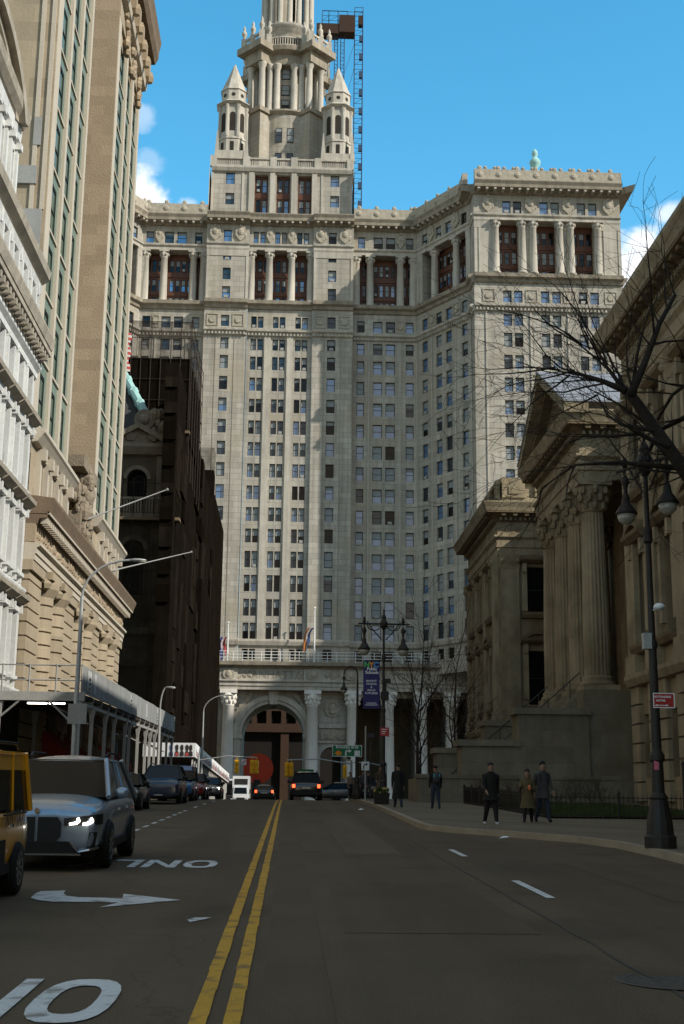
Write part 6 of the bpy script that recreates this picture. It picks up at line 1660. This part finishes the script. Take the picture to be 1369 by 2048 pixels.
def truck():
    x, y = -5.75, 163.0; z = gz(y); root = thing('box_truck', 'small white box truck at the far crossing, between the bus and the red disc', 'truck', (x, y, z))
    m = MB(); m.hexa([(x-.95, y, z+.45), (x+.95, y, z+.45), (x+.95, y+2, z+.45), (x-.95, y+2, z+.45), (x-.92, y+.1, z+1.3), (x+.92, y+.1, z+1.3), (x+.92, y+2, z+1.3), (x-.92, y+2, z+1.3)])
    m.hexa([(x-.92, y+.1, z+1.3), (x+.92, y+.1, z+1.3), (x+.92, y+2, z+1.3), (x-.92, y+2, z+1.3), (x-.82, y+.55, z+2.25), (x+.82, y+.55, z+2.25), (x+.82, y+2, z+2.25), (x-.82, y+2, z+2.25)]); m.build('cab', WHP, root)
    m = MB(); m.hexa([(x-.82, y+.10, z+1.36), (x+.82, y+.10, z+1.36), (x+.82, y+.3, z+1.36), (x-.82, y+.3, z+1.36), (x-.74, y+.46, z+2.12), (x+.74, y+.46, z+2.12), (x+.74, y+.7, z+2.12), (x-.74, y+.7, z+2.12)]); m.build('windscreen', CARGL, root)
    m = MB(); m.box(x-1.1, x+1.05, y+2.1, y+7, z+.8, z+3.55); m.build('cargo_box', WHP, root)
    m = MB(); m.box(x-.85, x+.8, y+2.05, y+2.1, z+2.5, z+3.2); m.build('dark_vent', BLKP, root)
    m = MB(); m.box(x-.5, x+.5, y-.03, y, z+.6, z+.9); m.build('grille', BLKP, root)
    for s in (-1, 1):
        m = MB(); m.box(x+s*.72-.14, x+s*.72+.14, y-.03, y+.1, z+.7, z+.9); m.build('headlight', HEADOFF, root)
        wheel(root, x+s*.85, y+.9, .4, .25, s)
        m = MB(); m.bar((x+s*.95, y+.3, z+1.4), (x+s*1.15, y+.2, z+1.5), .03); m.box(x+s*1.15-.08, x+s*1.15+.08, y+.15, y+.2, z+1.4, z+1.9); m.build('mirror', BLKP, root)
bus(); truck()

# ================================================================ people
def skin_body(name, pts, edges, rad, mats, matf, parent=None, sub=1):
    me = bpy.data.meshes.new('tmp'); me.from_pydata([tuple(p) for p in pts], edges, [])
    o = bpy.data.objects.new('tmp', me); COL.objects.link(o)
    sk = o.modifiers.new('k', 'SKIN'); sk.use_smooth_shade = True
    for i, v in enumerate(me.skin_vertices[0].data):
        r = rad[i]; v.radius = r if hasattr(r, '__len__') else (r, r); v.use_root = (i == 0)
    ss = o.modifiers.new('s', 'SUBSURF'); ss.levels = ss.render_levels = sub
    me2 = bpy.data.meshes.new_from_object(o.evaluated_get(bpy.context.evaluated_depsgraph_get()))
    bpy.data.objects.remove(o); me2.name = name
    me2.materials.clear()
    for m in mats: me2.materials.append(m)
    for p in me2.polygons: p.material_index = matf(p.center); p.use_smooth = True
    o2 = bpy.data.objects.new(name, me2); COL.objects.link(o2)
    if parent: o2.parent = parent
    return o2
SKIN = mat('skin', (.26, .15, .10), .6, .06, 6); HAIR = mat('dark_hair', (.018, .012, .009), .7, .2, 9)
def cloth(n, c): return MATS[n] if n in MATS else mat(n, c, .85, .15, 5, .2, 40)
CB = cloth('black_cloth', (.014, .012, .011)); CN = cloth('charcoal_cloth', (.055, .05, .05)); CJ = cloth('dark_denim', (.03, .036, .055)); CT = cloth('olive_coat_cloth', (.10, .075, .035)); CW = cloth('white_shoe', (.55, .55, .53)); CD = cloth('dark_shoe', (.02, .016, .014)); CBR = cloth('brown_cloth', (.07, .045, .03)); CTE = cloth('teal_cloth', (.06, .28, .30)); CTAN = cloth('tan_cloth', (.2, .14, .10))
def person(label, x, y, h, face, stride, top, legs, shoe, arms=(.1, .1), bend=(.25, .25), hair='short', coat=0., extra=None, group='people walking on the right pavement', hold=None):
    "face: heading in radians (0 looks up the street); stride: leading/trailing leg swing; arms: swing angles"
    z0 = gz(y)+.15 if x > 3.9 else gz(y)
    root = thing('person', label, 'person', (x, y, z0), group, face if face else 1e-6); WLOC[root.name] = Vector((0, 0, 0))
    k = h/1.75
    P_ = []; E = []; Rr = []
    def add(p, r, parent=None):
        P_.append(Vector(p)*k); g = 1.24 if (r if not hasattr(r, '__len__') else r[0]) > .04 else 1.0; Rr.append(tuple(q*k*g for q in r) if hasattr(r, '__len__') else r*k*g)
        if parent is not None: E.append((parent, len(P_)-1))
        return len(P_)-1
    drop = .92-.06*abs(stride)
    pel = add((0, 0, drop), (.155, .115)); wa = add((0, .01, drop+.16), (.14, .105), pel); ch = add((0, .02, drop+.36), (.17, .12), wa); up = add((0, .01, drop+.49), (.14, .095), ch)
    nk = add((0, .02, drop+.575), .055, up); hd0 = add((0, .035, drop+.64), (.07, .085), nk); hd1 = add((0, .04, drop+.72), (.078, .095), hd0); hd2 = add((0, .03, drop+.80), (.06, .075), hd1)
    for s, sw in ((-1, stride), (1, -stride)):
        hp = add((s*.095, 0, drop-.06), .095, pel)
        a = sw*.42; kn = add((s*.10, math.sin(a)*.44+.03, drop-.06-math.cos(a)*.43), .066, hp)
        b = a-(.35 if sw < 0 else .06)
        an = (s*.10, P_[kn].y/k+math.sin(b)*.42, max(.075, P_[kn].z/k-math.cos(b)*.42)); ai = add(an, .044, kn)
        add((s*.115, an[1]+.11, max(.04, an[2]-.045)), (.045, .035), ai); 
    for i, s in enumerate((-1, 1)):
        sh = add((s*.195, .0, drop+.465), .065, up)
        a = arms[i]; el = add((s*(.225), math.sin(a)*.29, drop+.465-math.cos(a)*.29), .048, sh)
        b = a+bend[i]; wr = (s*.225, P_[el].y/k+math.sin(b)*.25, P_[el].z/k-math.cos(b)*.25)
        if hold and hold == s: wr = (s*.09, .27, drop+.22)
        wi = add(wr, .033, el)
        d = (Vector(wr)-P_[el]/k).normalized(); pm = Vector(wr)+d*.075; pi_ = add(pm, (.036, .022), wi)
        side = Vector((0, 1, 0)) if abs(d.y) < .8 else Vector((0, 0, 1))
        for f in range(4):
            o = side*(f-1.5)*.019; c1 = add(pm+d*.05+o, .0095, pi_); add(pm+d*(.10-.008*abs(f-1.2))+o+Vector((-s*.025, 0, 0)), .008, c1)
        th = add(Vector(wr)+d*.05+side*.045, .011, wi); add(Vector(wr)+d*.09+side*.06+Vector((-s*.01, 0, 0)), .009, th)
    zs, zw = .085*k, (drop+.06)*k; zn = (drop+.60)*k
    hands = [P_[i] for i in range(len(P_)) if i >= 0]
    def mf(c):
        if c.z > zn: return 3
        if c.z < zs: return 2
        for hp in hp_: 
            if (c-hp).length < .115*k: return 3
        return 1 if c.z < zw and abs(c.x) < .2*k else 0
    hp_ = [P_[j] for j in range(len(P_)) if isinstance(Rr[j], tuple) and abs(Rr[j][0]-.036*k) < 1e-6]
    body = skin_body('body', P_, E, Rr, [top, legs, shoe, SKIN], mf, root)
    hz = drop*k
    m = MB(); m.smooth = True; c = Vector((0, .03, drop+.745))*k
    m.ball(c+Vector((0, -.02, .035))*k, .105*k, 12, (.88, 1.0, .78 if hair == 'short' else .95))
    if hair == 'long': m.ball(c+Vector((0, -.06, -.10))*k, .1*k, 10, (.95, .6, 1.4))
    m.build('hair', HAIR if hair != 'cap' else CB, root)
    m = MB(); m.smooth = True       # face: nose, brow, ears
    m.ball(Vector((0, .138, drop+.715))*k, .016*k, 6, (.8, 1.2, 1.4))
    for s in (-1, 1): m.ball(Vector((s*.082, .03, drop+.72))*k, .022*k, 6, (.5, .8, 1.3))
    m.build('nose_and_ears', SKIN, root)
    m = MB()
    for s in (-1, 1): m.ball(Vector((s*.03, .128, drop+.738))*k, .011*k, 6)
    m.ball(Vector((0, .128, drop+.672))*k, .02*k, 6, (1.2, .4, .35)); m.build('eyes_and_mouth', HAIR, root)
    if coat:
        m = MB(); m.smooth = True; n = 16; vs = []; fs = []
        for j, (z, a, b) in enumerate(((.52, .19, .13), (.36, .205, .15), (.14, .175, .14), (-.05, .20, .16), (-coat, .25+.02*coat, .22))):
            for i in range(n): t = 2*math.pi*i/n; w = 1+.04*math.sin(t*5) if j > 2 else 1; vs.append(Vector((a*w*math.cos(t), .01+b*w*math.sin(t), drop+z))*k)
        for j in range(4):
            for i in range(n): fs.append((j*n+i, j*n+(i+1) % n, (j+1)*n+(i+1) % n, (j+1)*n+i))
        m.faces_idx(vs, fs); m.build('coat', top, root)
    return root, k, drop
def rel(root, p):   # figure space -> street space
    return root.location+Matrix.Rotation(root.rotation_euler.z, 3, 'Z') @ Vector(p)
r1, k, d_ = person('man in black jacket and wide trousers with white shoes walking towards the camera', 5.83, 37.3, 1.76, PI+.15, .55, CB, CB, CW, (-.35, .4), (.5, .5), coat=.2)
r2, k2, d2 = person('woman in an olive coat holding something orange beside the man in black', 7.28, 39.4, 1.58, PI-.25, -.5, CT, CB, CD, (.2, .5), (.6, 1.3), 'long', .42, hold=-1)
r3, k3, d3 = person('man in a dark hooded jacket with a backpack strap beside the woman in olive', 7.80, 39.7, 1.82, PI+.3, .5, CN, CJ, CD, (.25, -.3), (.4, .3), 'cap', .2)
r4, k4, d4 = person('walker in black wearing a backpack with teal patches, facing away', 6.0, 52.7, 1.74, .1, .45, CB, CJ, CD, (.1, -.1))
r5, k5, d5 = person('walker in long black coat near the banner lamp', 4.62, 54.3, 1.80, .05, .5, CB, CJ, CD, (.15, -.15), (.2, .2), 'short', .55)
person('person in brown standing behind the flower planter', 4.45, 62, 1.72, PI, .05, CBR, CTAN, CD, (.1, .1), (.2, 1.2))
person('walker in charcoal far off beside the turn sign pole', 4.9, 84, 1.75, PI, .4, CN, CB, CD)
person('walker in pale brown far off at the crossing', 4.15, 86, 1.7, PI+.4, -.4, CTAN, CB, CD)
person('walker in black far off at the crossing, right of the pale one', 5.6, 90, 1.8, PI, .3, CB, CN, CD)
def carried():
    p = rel(r2, (-.09*k2, .34*k2, (d2+.24)*k2)); m = MB(); m.lathe((p.x, p.y, p.z-.06), [(.03, 0), (.04, .12), (.042, .125), (.03, .14)], 10); m.smooth = True; m.build('paper_cup', mat('orange_cup', (.8, .2, .06), .5), None, tuple(p), label='orange cup held by the woman in the olive coat', cat='cup')
    for rt, kk, dd, mt, lb in ((r4, k4, d4, CN, 'black backpack with teal patches on the walker facing away'), (r3, k3, d3, CB, 'dark backpack on the man in the hooded jacket')):
        root = thing('backpack', lb, 'backpack', tuple(rel(rt, (0, -.2*kk, (dd+.15)*kk))), None, rt.rotation_euler.z); WLOC[root.name] = Vector((0, 0, 0))
        m = MB(); m.smooth = True; m.ball((0, 0, .2), .2, 12, (.8, .5, 1.15)); m.build('bag', mt, root)
        m = MB(); 
        for s in (-1, 1): m.tube([(s*.11, .08, .40), (s*.13, .32, .36), (s*.13, .34, .12), (s*.12, .1, 0)], .022, 5)
        m.build('strap', mt, root)
        if mt is CN:
            m = MB(); 
            for s in (-1, 1): m.ball((s*.11, -.055, .27), .055, 8, (.8, .5, 1.5))
            m.build('teal_patch', CTE, root)
carried()
# ================================================================ trees, lawn, fences
BARK = mat('dark_bark', (.026, .019, .013), .95, .3, 5, .6, 14)
TWIG = mat('reddish_twig', (.055, .032, .02), .9, .2, 3)
def branch(mb, p, d, L, r, depth, rr, curl=.35, split=(2, 3), up=.05, minr=.006):
    n = max(3, int(L/.35)); pts = [Vector(p)]; rad = [r]; d = Vector(d).normalized(); kids = []
    for i in range(n):
        d = (d+Vector((rr.gauss(0, curl), rr.gauss(0, curl), rr.gauss(0, curl)+up))*.35).normalized()
        pts.append(pts[-1]+d*(L/n)); t = (i+1)/n; rad.append(max(minr, r*(1-.6*t)))
        if depth > 0 and t > .25: kids.append((pts[-1], d.copy(), rad[-1], t))
    mb.tube(pts, rad, 6 if r > .05 else (4 if r > .014 else 3), cap=False)
    if depth <= 0: return
    for _ in range(rr.randint(*split)+(1 if depth > 2 else 0)):
        q, dd, qr, t = rr.choice(kids)
        side = Vector((rr.gauss(0, 1), rr.gauss(0, 1), rr.gauss(0, .7))); side = (side-dd*side.dot(dd)).normalized()
        nd = (dd*rr.uniform(.4, .9)+side*rr.uniform(.5, 1.0)).normalized()
        branch(mb, q, nd, L*rr.uniform(.45, .75), qr*rr.uniform(.45, .7), depth-1, rr, curl, split, up, minr)
    branch(mb, pts[-1], d, L*.6, rad[-1], depth-1, rr, curl, split, up, minr)
def big_tree():
    root = thing('street_tree', 'dark bare tree with spreading limbs reaching over the big lamp post', 'tree', (10.4, 25.0, gz(25)+.15))
    rr = random.Random(21); Y = 25.0
    m = MB(); m.smooth = True
    base = Vector((10.6, 25.2, gz(25)))
    fork = Vector((9.9, 25.0, 6.6))
    m.tube([base, base+Vector((0, 0, .4)), Vector((10.4, 25.2, 3)), fork], [.42, .3, .25, .22], 10)
    m.build('trunk', BARK, root)
    cr = MB(); cr.smooth = True
    limbs = [   # (pixel path, depth, radius at start/end)
     ([(1400, 985), (1330, 885), (1270, 800), (1245, 775)], 24.5, .15, .085),
     ([(1262, 790), (1290, 725), (1318, 650), (1350, 590)], 24.3, .085, .04),
     ([(1252, 782), (1205, 762), (1160, 748), (1120, 735)], 24.0, .07, .015),
     ([(1245, 775), (1215, 735), (1195, 700), (1165, 690)], 24.8, .05, .012),
     ([(1400, 940), (1300, 930), (1235, 925), (1150, 930), (1085, 975)], 25.2, .07, .012),
     ([(1380, 830), (1320, 860), (1300, 900), (1290, 905)], 25.5, .06, .03),
     ([(1340, 895), (1280, 868), (1225, 872), (1170, 872), (1140, 885)], 23.6, .05, .012),
     ([(1310, 862), (1245, 850), (1215, 830), (1195, 790)], 23.8, .045, .012),
     ([(1420, 800), (1385, 760), (1345, 790), (1315, 840)], 25.0, .06, .03)]
    for path, yy, ra, rb in limbs:
        pts = [P(x, y, yy+.25*i) for i, (x, y) in enumerate(path)]; n = len(pts)
        cr.tube(pts, [ra+(rb-ra)*i/(n-1) for i in range(n)], 8)
        for i in range(1, n):
            for _ in range(2):
                t = rr.random(); q = pts[i-1].lerp(pts[i], t); d = (pts[i]-pts[i-1]).normalized()
                v = (d*.8+Vector((rr.uniform(-.9, .35), rr.uniform(-.7, .7), rr.uniform(-.45, .8)))).normalized()
                branch(cr, q, v, rr.uniform(.9, 2.0), (ra+(rb-ra)*i/n)*.42, 2, rr, .4, (2, 3), .05, .0045)
    for px, py, tx, ty in ((1150, 740, 985, 800), (1110, 735, 945, 770), (1165, 690, 1040, 590), (1165, 690, 1000, 560), (1195, 700, 1110, 520), (1200, 720, 1130, 570), (1215, 730, 1180, 500), (1120, 740, 960, 700), (1140, 750, 990, 855), (1350, 590, 1330, 420), (1320, 650, 1250, 540), (1335, 620, 1290, 470), (1085, 975, 1065, 1060), (1150, 930, 1120, 1010), (1120, 735, 1010, 640), (1205, 762, 1060, 760), (1195, 790, 1100, 850), (1180, 700, 1150, 620), (1300, 690, 1215, 590)):
        a = P(px, py, 24.4); b = P(tx, ty, 24.4+rr.uniform(-1, 1)); d = b-a; L = d.length
        branch(cr, a, d, L*.8, .022, 2, rr, .28, (1, 3), .0, .004)
    for a, bq in ((fork, P(1400, 985, 24.5)), (fork, P(1400, 940, 25.2)), (fork+Vector((0, 0, .3)), P(1420, 800, 25.0))): cr.tube([a, (a+bq)/2+Vector((.1, 0, .1)), bq], [.2, .16, .13], 8)
    for k in range(4): branch(cr, fork+Vector((.2, 0, 0)), (rr.uniform(.2, 1), rr.uniform(-1, 1), 1), 4, .12, 3, rr)
    cr.build('crown', BARK, root)
big_tree()
def bare_tree(label, x, y, h, r, seed, m=BARK, spread=.5, depth=3, lean=0):
    z = gz(y)+.1; root = thing('bare_tree', label, 'tree', (x, y, z), 'bare trees beyond the pavement'); rr = random.Random(seed)
    t = MB(); t.smooth = True; top = Vector((x+lean, y, z+h*.42)); t.tube([(x, y, z), (x+lean*.3, y, z+h*.2), top], [r, r*.8, r*.6], 8); t.build('trunk', m, root)
    c = MB(); c.smooth = True
    branch(c, top, (0, 0, 1), h*.5, r*.55, depth-1, rr, .12, (3, 4), .1, .012)
    for k in range(7):
        a = k*2.4+rr.uniform(-.4, .4); q = Vector((x+lean*.6, y, z+h*(.26+.05*k))); branch(c, q, (math.cos(a)*spread, math.sin(a)*spread, rr.uniform(.35, .9)), h*rr.uniform(.24, .36), r*.4, depth-1, rr, .25, (2, 4), .08, .012)
    c.build('crown', m, root)
bare_tree('slim bare tree left of the courthouse, nearest the banner lamp', 7.3, 73, 9.6, .12, 3)
bare_tree('bare tree against the dark loggia, left of the low stair wall', 9.2, 90, 8.5, .11, 5)
bare_tree('reddish bare tree right beside the far courthouse corner', 13.4, 104, 13.5, .14, 8, TWIG, .6, 3)
bare_tree('bare tree in front of the far courthouse corner', 12.2, 96, 9.0, .12, 12, TWIG, .6, 3)
def lawn():
    GR = mat('winter_grass', (.040, .060, .014), .9, .3, .5, .3, 30)
    rr = random.Random(6)
    gf = lambda x, y: gz(y)+.2+.04*math.sin(x*2)*math.sin(y*1.3)
    sheet('lawn', [8.8+.9*i for i in range(9)], [43.5+1.5*i for i in range(15)], 0, mat('leaf_litter_soil', (.05, .036, .02), .95, .3, 2, .6, 14), None, 'structure', gf)
    m = MB(); vs = []; fs = []
    for k in range(14000):
        x = 8.9+rr.random()*7; y = 44+rr.random()**1.5*20; z = gf(x, y); h = rr.uniform(.05, .13); a = rr.uniform(0, 6.28); w = .02; b = len(vs)
        vs += [(x-w*math.cos(a), y-w*math.sin(a), z-.01), (x+w*math.cos(a), y+w*math.sin(a), z-.01), (x+rr.gauss(0, .03), y+rr.gauss(0, .03), z+h)]; fs.append((b, b+1, b+2))
    m.faces_idx(vs, fs); m.build('grass', GR, kind='stuff')
lawn()
def iron_fence(name, label, pts, h, step, post=2.4, group=None):
    z0 = lambda q: gz(q[1])+.14
    root = thing(name, label, 'fence', (pts[0][0], pts[0][1], z0(pts[0])), group)
    rails = MB(); pk = MB(); posts = []
    for (x0, y0), (x1, y1) in zip(pts, pts[1:]):
        L = math.hypot(x1-x0, y1-y0); n = int(L/step)
        for f in (.12, .92): rails.bar((x0, y0, z0((x0, y0))+h*f), (x1, y1, z0((x1, y1))+h*f), .018)
        for i in range(n+1):
            t = i/n; x, y = x0+(x1-x0)*t, y0+(y1-y0)*t; z = z0((x, y)); pk.tube([(x, y, z), (x, y, z+h), (x, y, z+h+.08)], [.012, .012, .002], 4)
        k = max(1, int(L/post))
        for i in range(k+1): posts.append((x0+(x1-x0)*i/k, y0+(y1-y0)*i/k))
    rails.build('rail', IRON, root); pk.build('picket', IRON, root)
    for x, y in posts:
        m = MB(); z = z0((x, y)); m.lathe((x, y, z), [(.05, 0), (.05, h+.05), (.075, h+.08), (.05, h+.14), (0, h+.22)], 8); m.build('post', IRON, root)
iron_fence('lawn_fence', 'low black iron fence along the lawn edge', [(8.7, 64), (8.7, 43.6), (16, 43.6)], .75, .16)
iron_fence('park_fence', 'tall dark iron fence behind the big lamp at the right edge', [(13.0, 42.4), (21, 42.4)], 1.75, .11)
def low_wall():
    m = MB(); x0, y = 6.6, 66.0; z = gz(y)
    m.box(x0, 17, y, y+.5, z-.1, z+1.35); m.box(x0-.08, 17, y-.08, y+.58, z+1.35, z+1.55); m.box(x0, x0+.5, y+.5, 71, z-.1, z+1.35)
    m.build('low_stone_wall', TWEED_G, None, (x0, y, z), label='low grey stone wall along the pavement before the courthouse stair', cat='wall')
low_wall()
def shrubs():
    rr = random.Random(14)
    for i in range(7):
        x = 9.6+i*1.0+rr.uniform(-.3, .3); y = 62.5+rr.uniform(-.7, .7); z = gz(y)+.18
        m = MB()
        for k in range(12): a = rr.uniform(0, 6.28); branch(m, (x, y, z), (math.cos(a)*.5, math.sin(a)*.5, 1), rr.uniform(.5, .9), .012, 2, rr, .3, (2, 3), .05, .004)
        m.build('bare_shrub', TWIG, None, (x, y, z), label='dark twiggy shrub in the row along the low stone wall', cat='shrub', group='bare shrubs before the low stone wall')
shrubs()
def litter():
    for i, (px, py, lb) in enumerate(((1037, 1681, 'white scrap of paper in the gutter at the bend of the kerb'), (728, 1619, 'pale scrap of paper on the road near the turn sign'))):
        y = 32.6 if i == 0 else 55; x = (5.4, 3.1)[i]; z = gz(y)+.012; m = MB()
        m.faces_idx([(x-.13, y-.05, z), (x+.1, y-.08, z+.03), (x+.16, y+.09, z+.05), (x-.06, y+.12, z+.01), (x, y, z+.06)], [(0, 1, 4), (1, 2, 4), (2, 3, 4), (3, 0, 4)])
        m.build('paper_scrap', WHITE, None, (x, y, z), label=lb, cat='litter')
litter()
# ================================================================ every separate lump of trim becomes a part of its own
def split_lumps(o, e=.06, cap=95):
    me = o.data; n = len(me.vertices); par = list(range(n))
    def find(a):
        while par[a] != a: par[a] = par[par[a]]; a = par[a]
        return a
    for p in me.polygons:
        v = p.vertices; a = find(v[0])
        for b in v[1:]:
            b = find(b)
            if a != b: par[b] = a
    isl = {}
    for v in me.vertices:
        r = find(v.index); c = v.co
        bb = isl.get(r)
        if bb is None: isl[r] = [c.x, c.y, c.z, c.x, c.y, c.z]
        else:
            for i in range(3):
                if c[i] < bb[i]: bb[i] = c[i]
                if c[i] > bb[i+3]: bb[i+3] = c[i]
    keys = sorted(isl, key=lambda k: isl[k][0]); grp = {k: k for k in keys}
    def gf(a):
        while grp[a] != a: grp[a] = grp[grp[a]]; a = grp[a]
        return a
    act = []
    for k in keys:
        b = isl[k]; act = [q for q in act if isl[q][3]+e >= b[0]]
        for q in act:
            c = isl[q]
            if c[1]-e <= b[4] and b[1]-e <= c[4] and c[2]-e <= b[5] and b[2]-e <= c[5]:
                a, d = gf(q), gf(k)
                if a != d: grp[d] = a
        act.append(k)
    roots = sorted(set(gf(k) for k in keys))
    if len(roots) < 2 or len(roots) > cap: return
    idx = {r: i for i, r in enumerate(roots)}; fs = [[] for _ in roots]
    for p in me.polygons: fs[idx[gf(find(p.vertices[0]))]].append(p)
    base = o.name.split('.')[0]
    for i, polys in enumerate(fs):
        mp = {}; vs = []; ff = []
        for p in polys:
            r = []
            for q in p.vertices:
                if q not in mp: mp[q] = len(vs); vs.append(me.vertices[q].co[:])
                r.append(mp[q])
            ff.append(r)
        m2 = bpy.data.meshes.new(base); m2.from_pydata(vs, [], ff)
        for mt in me.materials: m2.materials.append(mt)
        m2.polygons.foreach_set('material_index', [p.material_index for p in polys]); m2.polygons.foreach_set('use_smooth', [p.use_smooth for p in polys]); m2.update()
        if i == 0: first = m2
        else:
            c = bpy.data.objects.new(base, m2); COL.objects.link(c); c.parent = o.parent
    o.data = first
for o in list(COL.objects):
    if o.type == 'MESH' and o.parent and (o.parent.type == 'EMPTY' or o.name.startswith('turret_opening')) and o.name.split('.')[0] in ('turret_opening', 'pillar', 'gusset_row', 'carved_frieze', 'tall_', 'sheer_netting', 'dark_netting', 'moulding', 'stained_cornice', 'cornice', 'carved_ornament', 'carved_relief', 'spire_ledge', 'wall', 'window_screen', 'notice_sheet', 'notice_print', 'brace', 'patched_side_wall', 'quoin_strip', 'podium', 'penthouse', 'chimney', 'side_wall', 'carved_console', 'portrait_figure', 'roof_sculpture', 'base_wall', 'landing_gate', 'flowers_', 'window_trim', 'roof_rail', 'lower_trim', 'end_railing_', 'loggia_back_wall', 'entablature', 'pale_pier', 'window_mullion'):
        split_lumps(o)
SUNA, SUNE, SKYS, SUNP, CLOUDB, HUE, SATU, EXPO, CLOUDA = 30, 35, .15, 3.7, 6.0, .477, 1.36, .5, 2.7
# ================================================================ light and sky
w = bpy.data.worlds.new('World'); SC.world = w; w.use_nodes = True
nt = w.node_tree; L = nt.links.new
bg = nt.nodes['Background']
SUN_AZ = R(SUNA)   # angle from +X towards -Y
EL = R(SUNE)
sd = Vector((math.cos(EL)*math.cos(SUN_AZ), -math.cos(EL)*math.sin(SUN_AZ), math.sin(EL)))
sky = nt.nodes.new('ShaderNodeTexSky'); sky.sky_type = 'NISHITA'; sky.sun_disc = False
sky.sun_elevation = EL; sky.sun_rotation = math.atan2(sd.x, sd.y)
sky.air_density = 1.0; sky.dust_density = .2; sky.ozone_density = 1.2
tc = nt.nodes.new('ShaderNodeTexCoord')
cur = sky.outputs[0]
nz = nt.nodes.new('ShaderNodeTexNoise'); nz.inputs['Scale'].default_value = 22; nz.inputs['Detail'].default_value = 8; nz.inputs['Roughness'].default_value = .6
L(tc.outputs['Generated'], nz.inputs['Vector'])
def cloud(px, py, rx, dens):
    global cur
    d = (M3 @ Vector((px-684.5, -(py-1024), -F))).normalized()
    dist = nt.nodes.new('ShaderNodeVectorMath'); dist.operation = 'DISTANCE'; dist.inputs[1].default_value = d
    L(tc.outputs['Generated'], dist.inputs[0])
    mr = nt.nodes.new('ShaderNodeMapRange'); L(dist.outputs['Value'], mr.inputs[0]); mr.inputs[1].default_value = 0; mr.inputs[2].default_value = rx/F; mr.inputs[3].default_value = 1; mr.inputs[4].default_value = 0
    ad = nt.nodes.new('ShaderNodeMath'); ad.operation = 'MULTIPLY_ADD'; L(nz.outputs['Fac'], ad.inputs[0]); ad.inputs[1].default_value = 2.6; L(mr.outputs[0], ad.inputs[2])
    m2 = nt.nodes.new('ShaderNodeMapRange'); m2.interpolation_type = 'SMOOTHSTEP'; L(ad.outputs[0], m2.inputs[0]); m2.inputs[1].default_value = 1.5; m2.inputs[2].default_value = 2.15; m2.inputs[3].default_value = 0; m2.inputs[4].default_value = dens
    g = nt.nodes.new('ShaderNodeMath'); g.operation = 'MULTIPLY'; L(m2.outputs[0], g.inputs[0])
    s = nt.nodes.new('ShaderNodeMath'); s.operation = 'GREATER_THAN'; L(mr.outputs[0], s.inputs[0]); s.inputs[1].default_value = 0; L(s.outputs[0], g.inputs[1])
    mx = nt.nodes.new('ShaderNodeMix'); mx.data_type = 'RGBA'; L(g.outputs[0], mx.inputs[0]); L(cur, mx.inputs[6]); mx.inputs[7].default_value = (*[x*CLOUDB for x in (1, 1, 1.02)], 1); cur = mx.outputs[2]
hs = nt.nodes.new('ShaderNodeHueSaturation'); hs.inputs['Hue'].default_value = HUE; hs.inputs['Saturation'].default_value = SATU; hs.inputs['Value'].default_value = 1.3; L(cur, hs.inputs['Color']); cur = hs.outputs[0]
for a in ((285, 392, 62, 1), (250, 420, 60, 1), (285, 225, 40, .3), (300, 330, 35, .2), (380, 415, 30, .4), (1290, 500, 95, .9), (1370, 570, 150, 1), (1340, 430, 50, .6), (1240, 560, 55, .8)): cloud(*a)
# the rest of the sky: unseen broad clouds, added to whiten and warm the ambient light
vd = (M3 @ Vector((0, 40, -F))).normalized()
def mth(op, a, b=None, c=None):
    n = nt.nodes.new('ShaderNodeMath'); n.operation = op
    for i, q in enumerate((a, b, c)):
        if q is None: continue
        if hasattr(q, 'is_linked'): L(q, n.inputs[i])
        else: n.inputs[i].default_value = q
    return n.outputs[0]
dt = nt.nodes.new('ShaderNodeVectorMath'); dt.operation = 'DOT_PRODUCT'; dt.inputs[1].default_value = vd; L(tc.outputs['Generated'], dt.inputs[0])
out = nt.nodes.new('ShaderNodeMapRange'); out.interpolation_type = 'SMOOTHSTEP'; L(dt.outputs['Value'], out.inputs[0]); out.inputs[1].default_value = .86; out.inputs[2].default_value = .6; out.inputs[3].default_value = 0; out.inputs[4].default_value = 1
n2 = nt.nodes.new('ShaderNodeTexNoise'); n2.inputs['Scale'].default_value = 3.2; n2.inputs['Detail'].default_value = 8; n2.inputs['Roughness'].default_value = .6; L(tc.outputs['Generated'], n2.inputs['Vector'])
cm = nt.nodes.new('ShaderNodeMapRange'); cm.interpolation_type = 'SMOOTHSTEP'; L(n2.outputs['Fac'], cm.inputs[0]); cm.inputs[1].default_value = .40; cm.inputs[2].default_value = .58; cm.inputs[3].default_value = 0; cm.inputs[4].default_value = 1
fac = mth('MULTIPLY', out.outputs[0], cm.outputs[0])
mx = nt.nodes.new('ShaderNodeMix'); mx.data_type = 'RGBA'; L(fac, mx.inputs[0]); L(cur, mx.inputs[6]); mx.inputs[7].default_value = (CLOUDA*1.1, CLOUDA*.96, CLOUDA*.76, 1); cur = mx.outputs[2]
L(cur, bg.inputs['Color']); bg.inputs['Strength'].default_value = SKYS
sl = bpy.data.lights.new('sun', 'SUN'); sl.energy = SUNP; sl.angle = R(.5); sl.color = (1, .93, .82)
so = bpy.data.objects.new('sun', sl); COL.objects.link(so); so.rotation_euler = sd.to_track_quat('Z', 'Y').to_euler()
v = SC.view_settings; v.view_transform = 'Standard'; v.look = 'None'; v.exposure = EXPO; v.gamma = 1; v.use_curve_mapping = False
SC.cycles.max_bounces = 6; SC.cycles.transparent_max_bounces = 12; SC.cycles.use_denoising = True
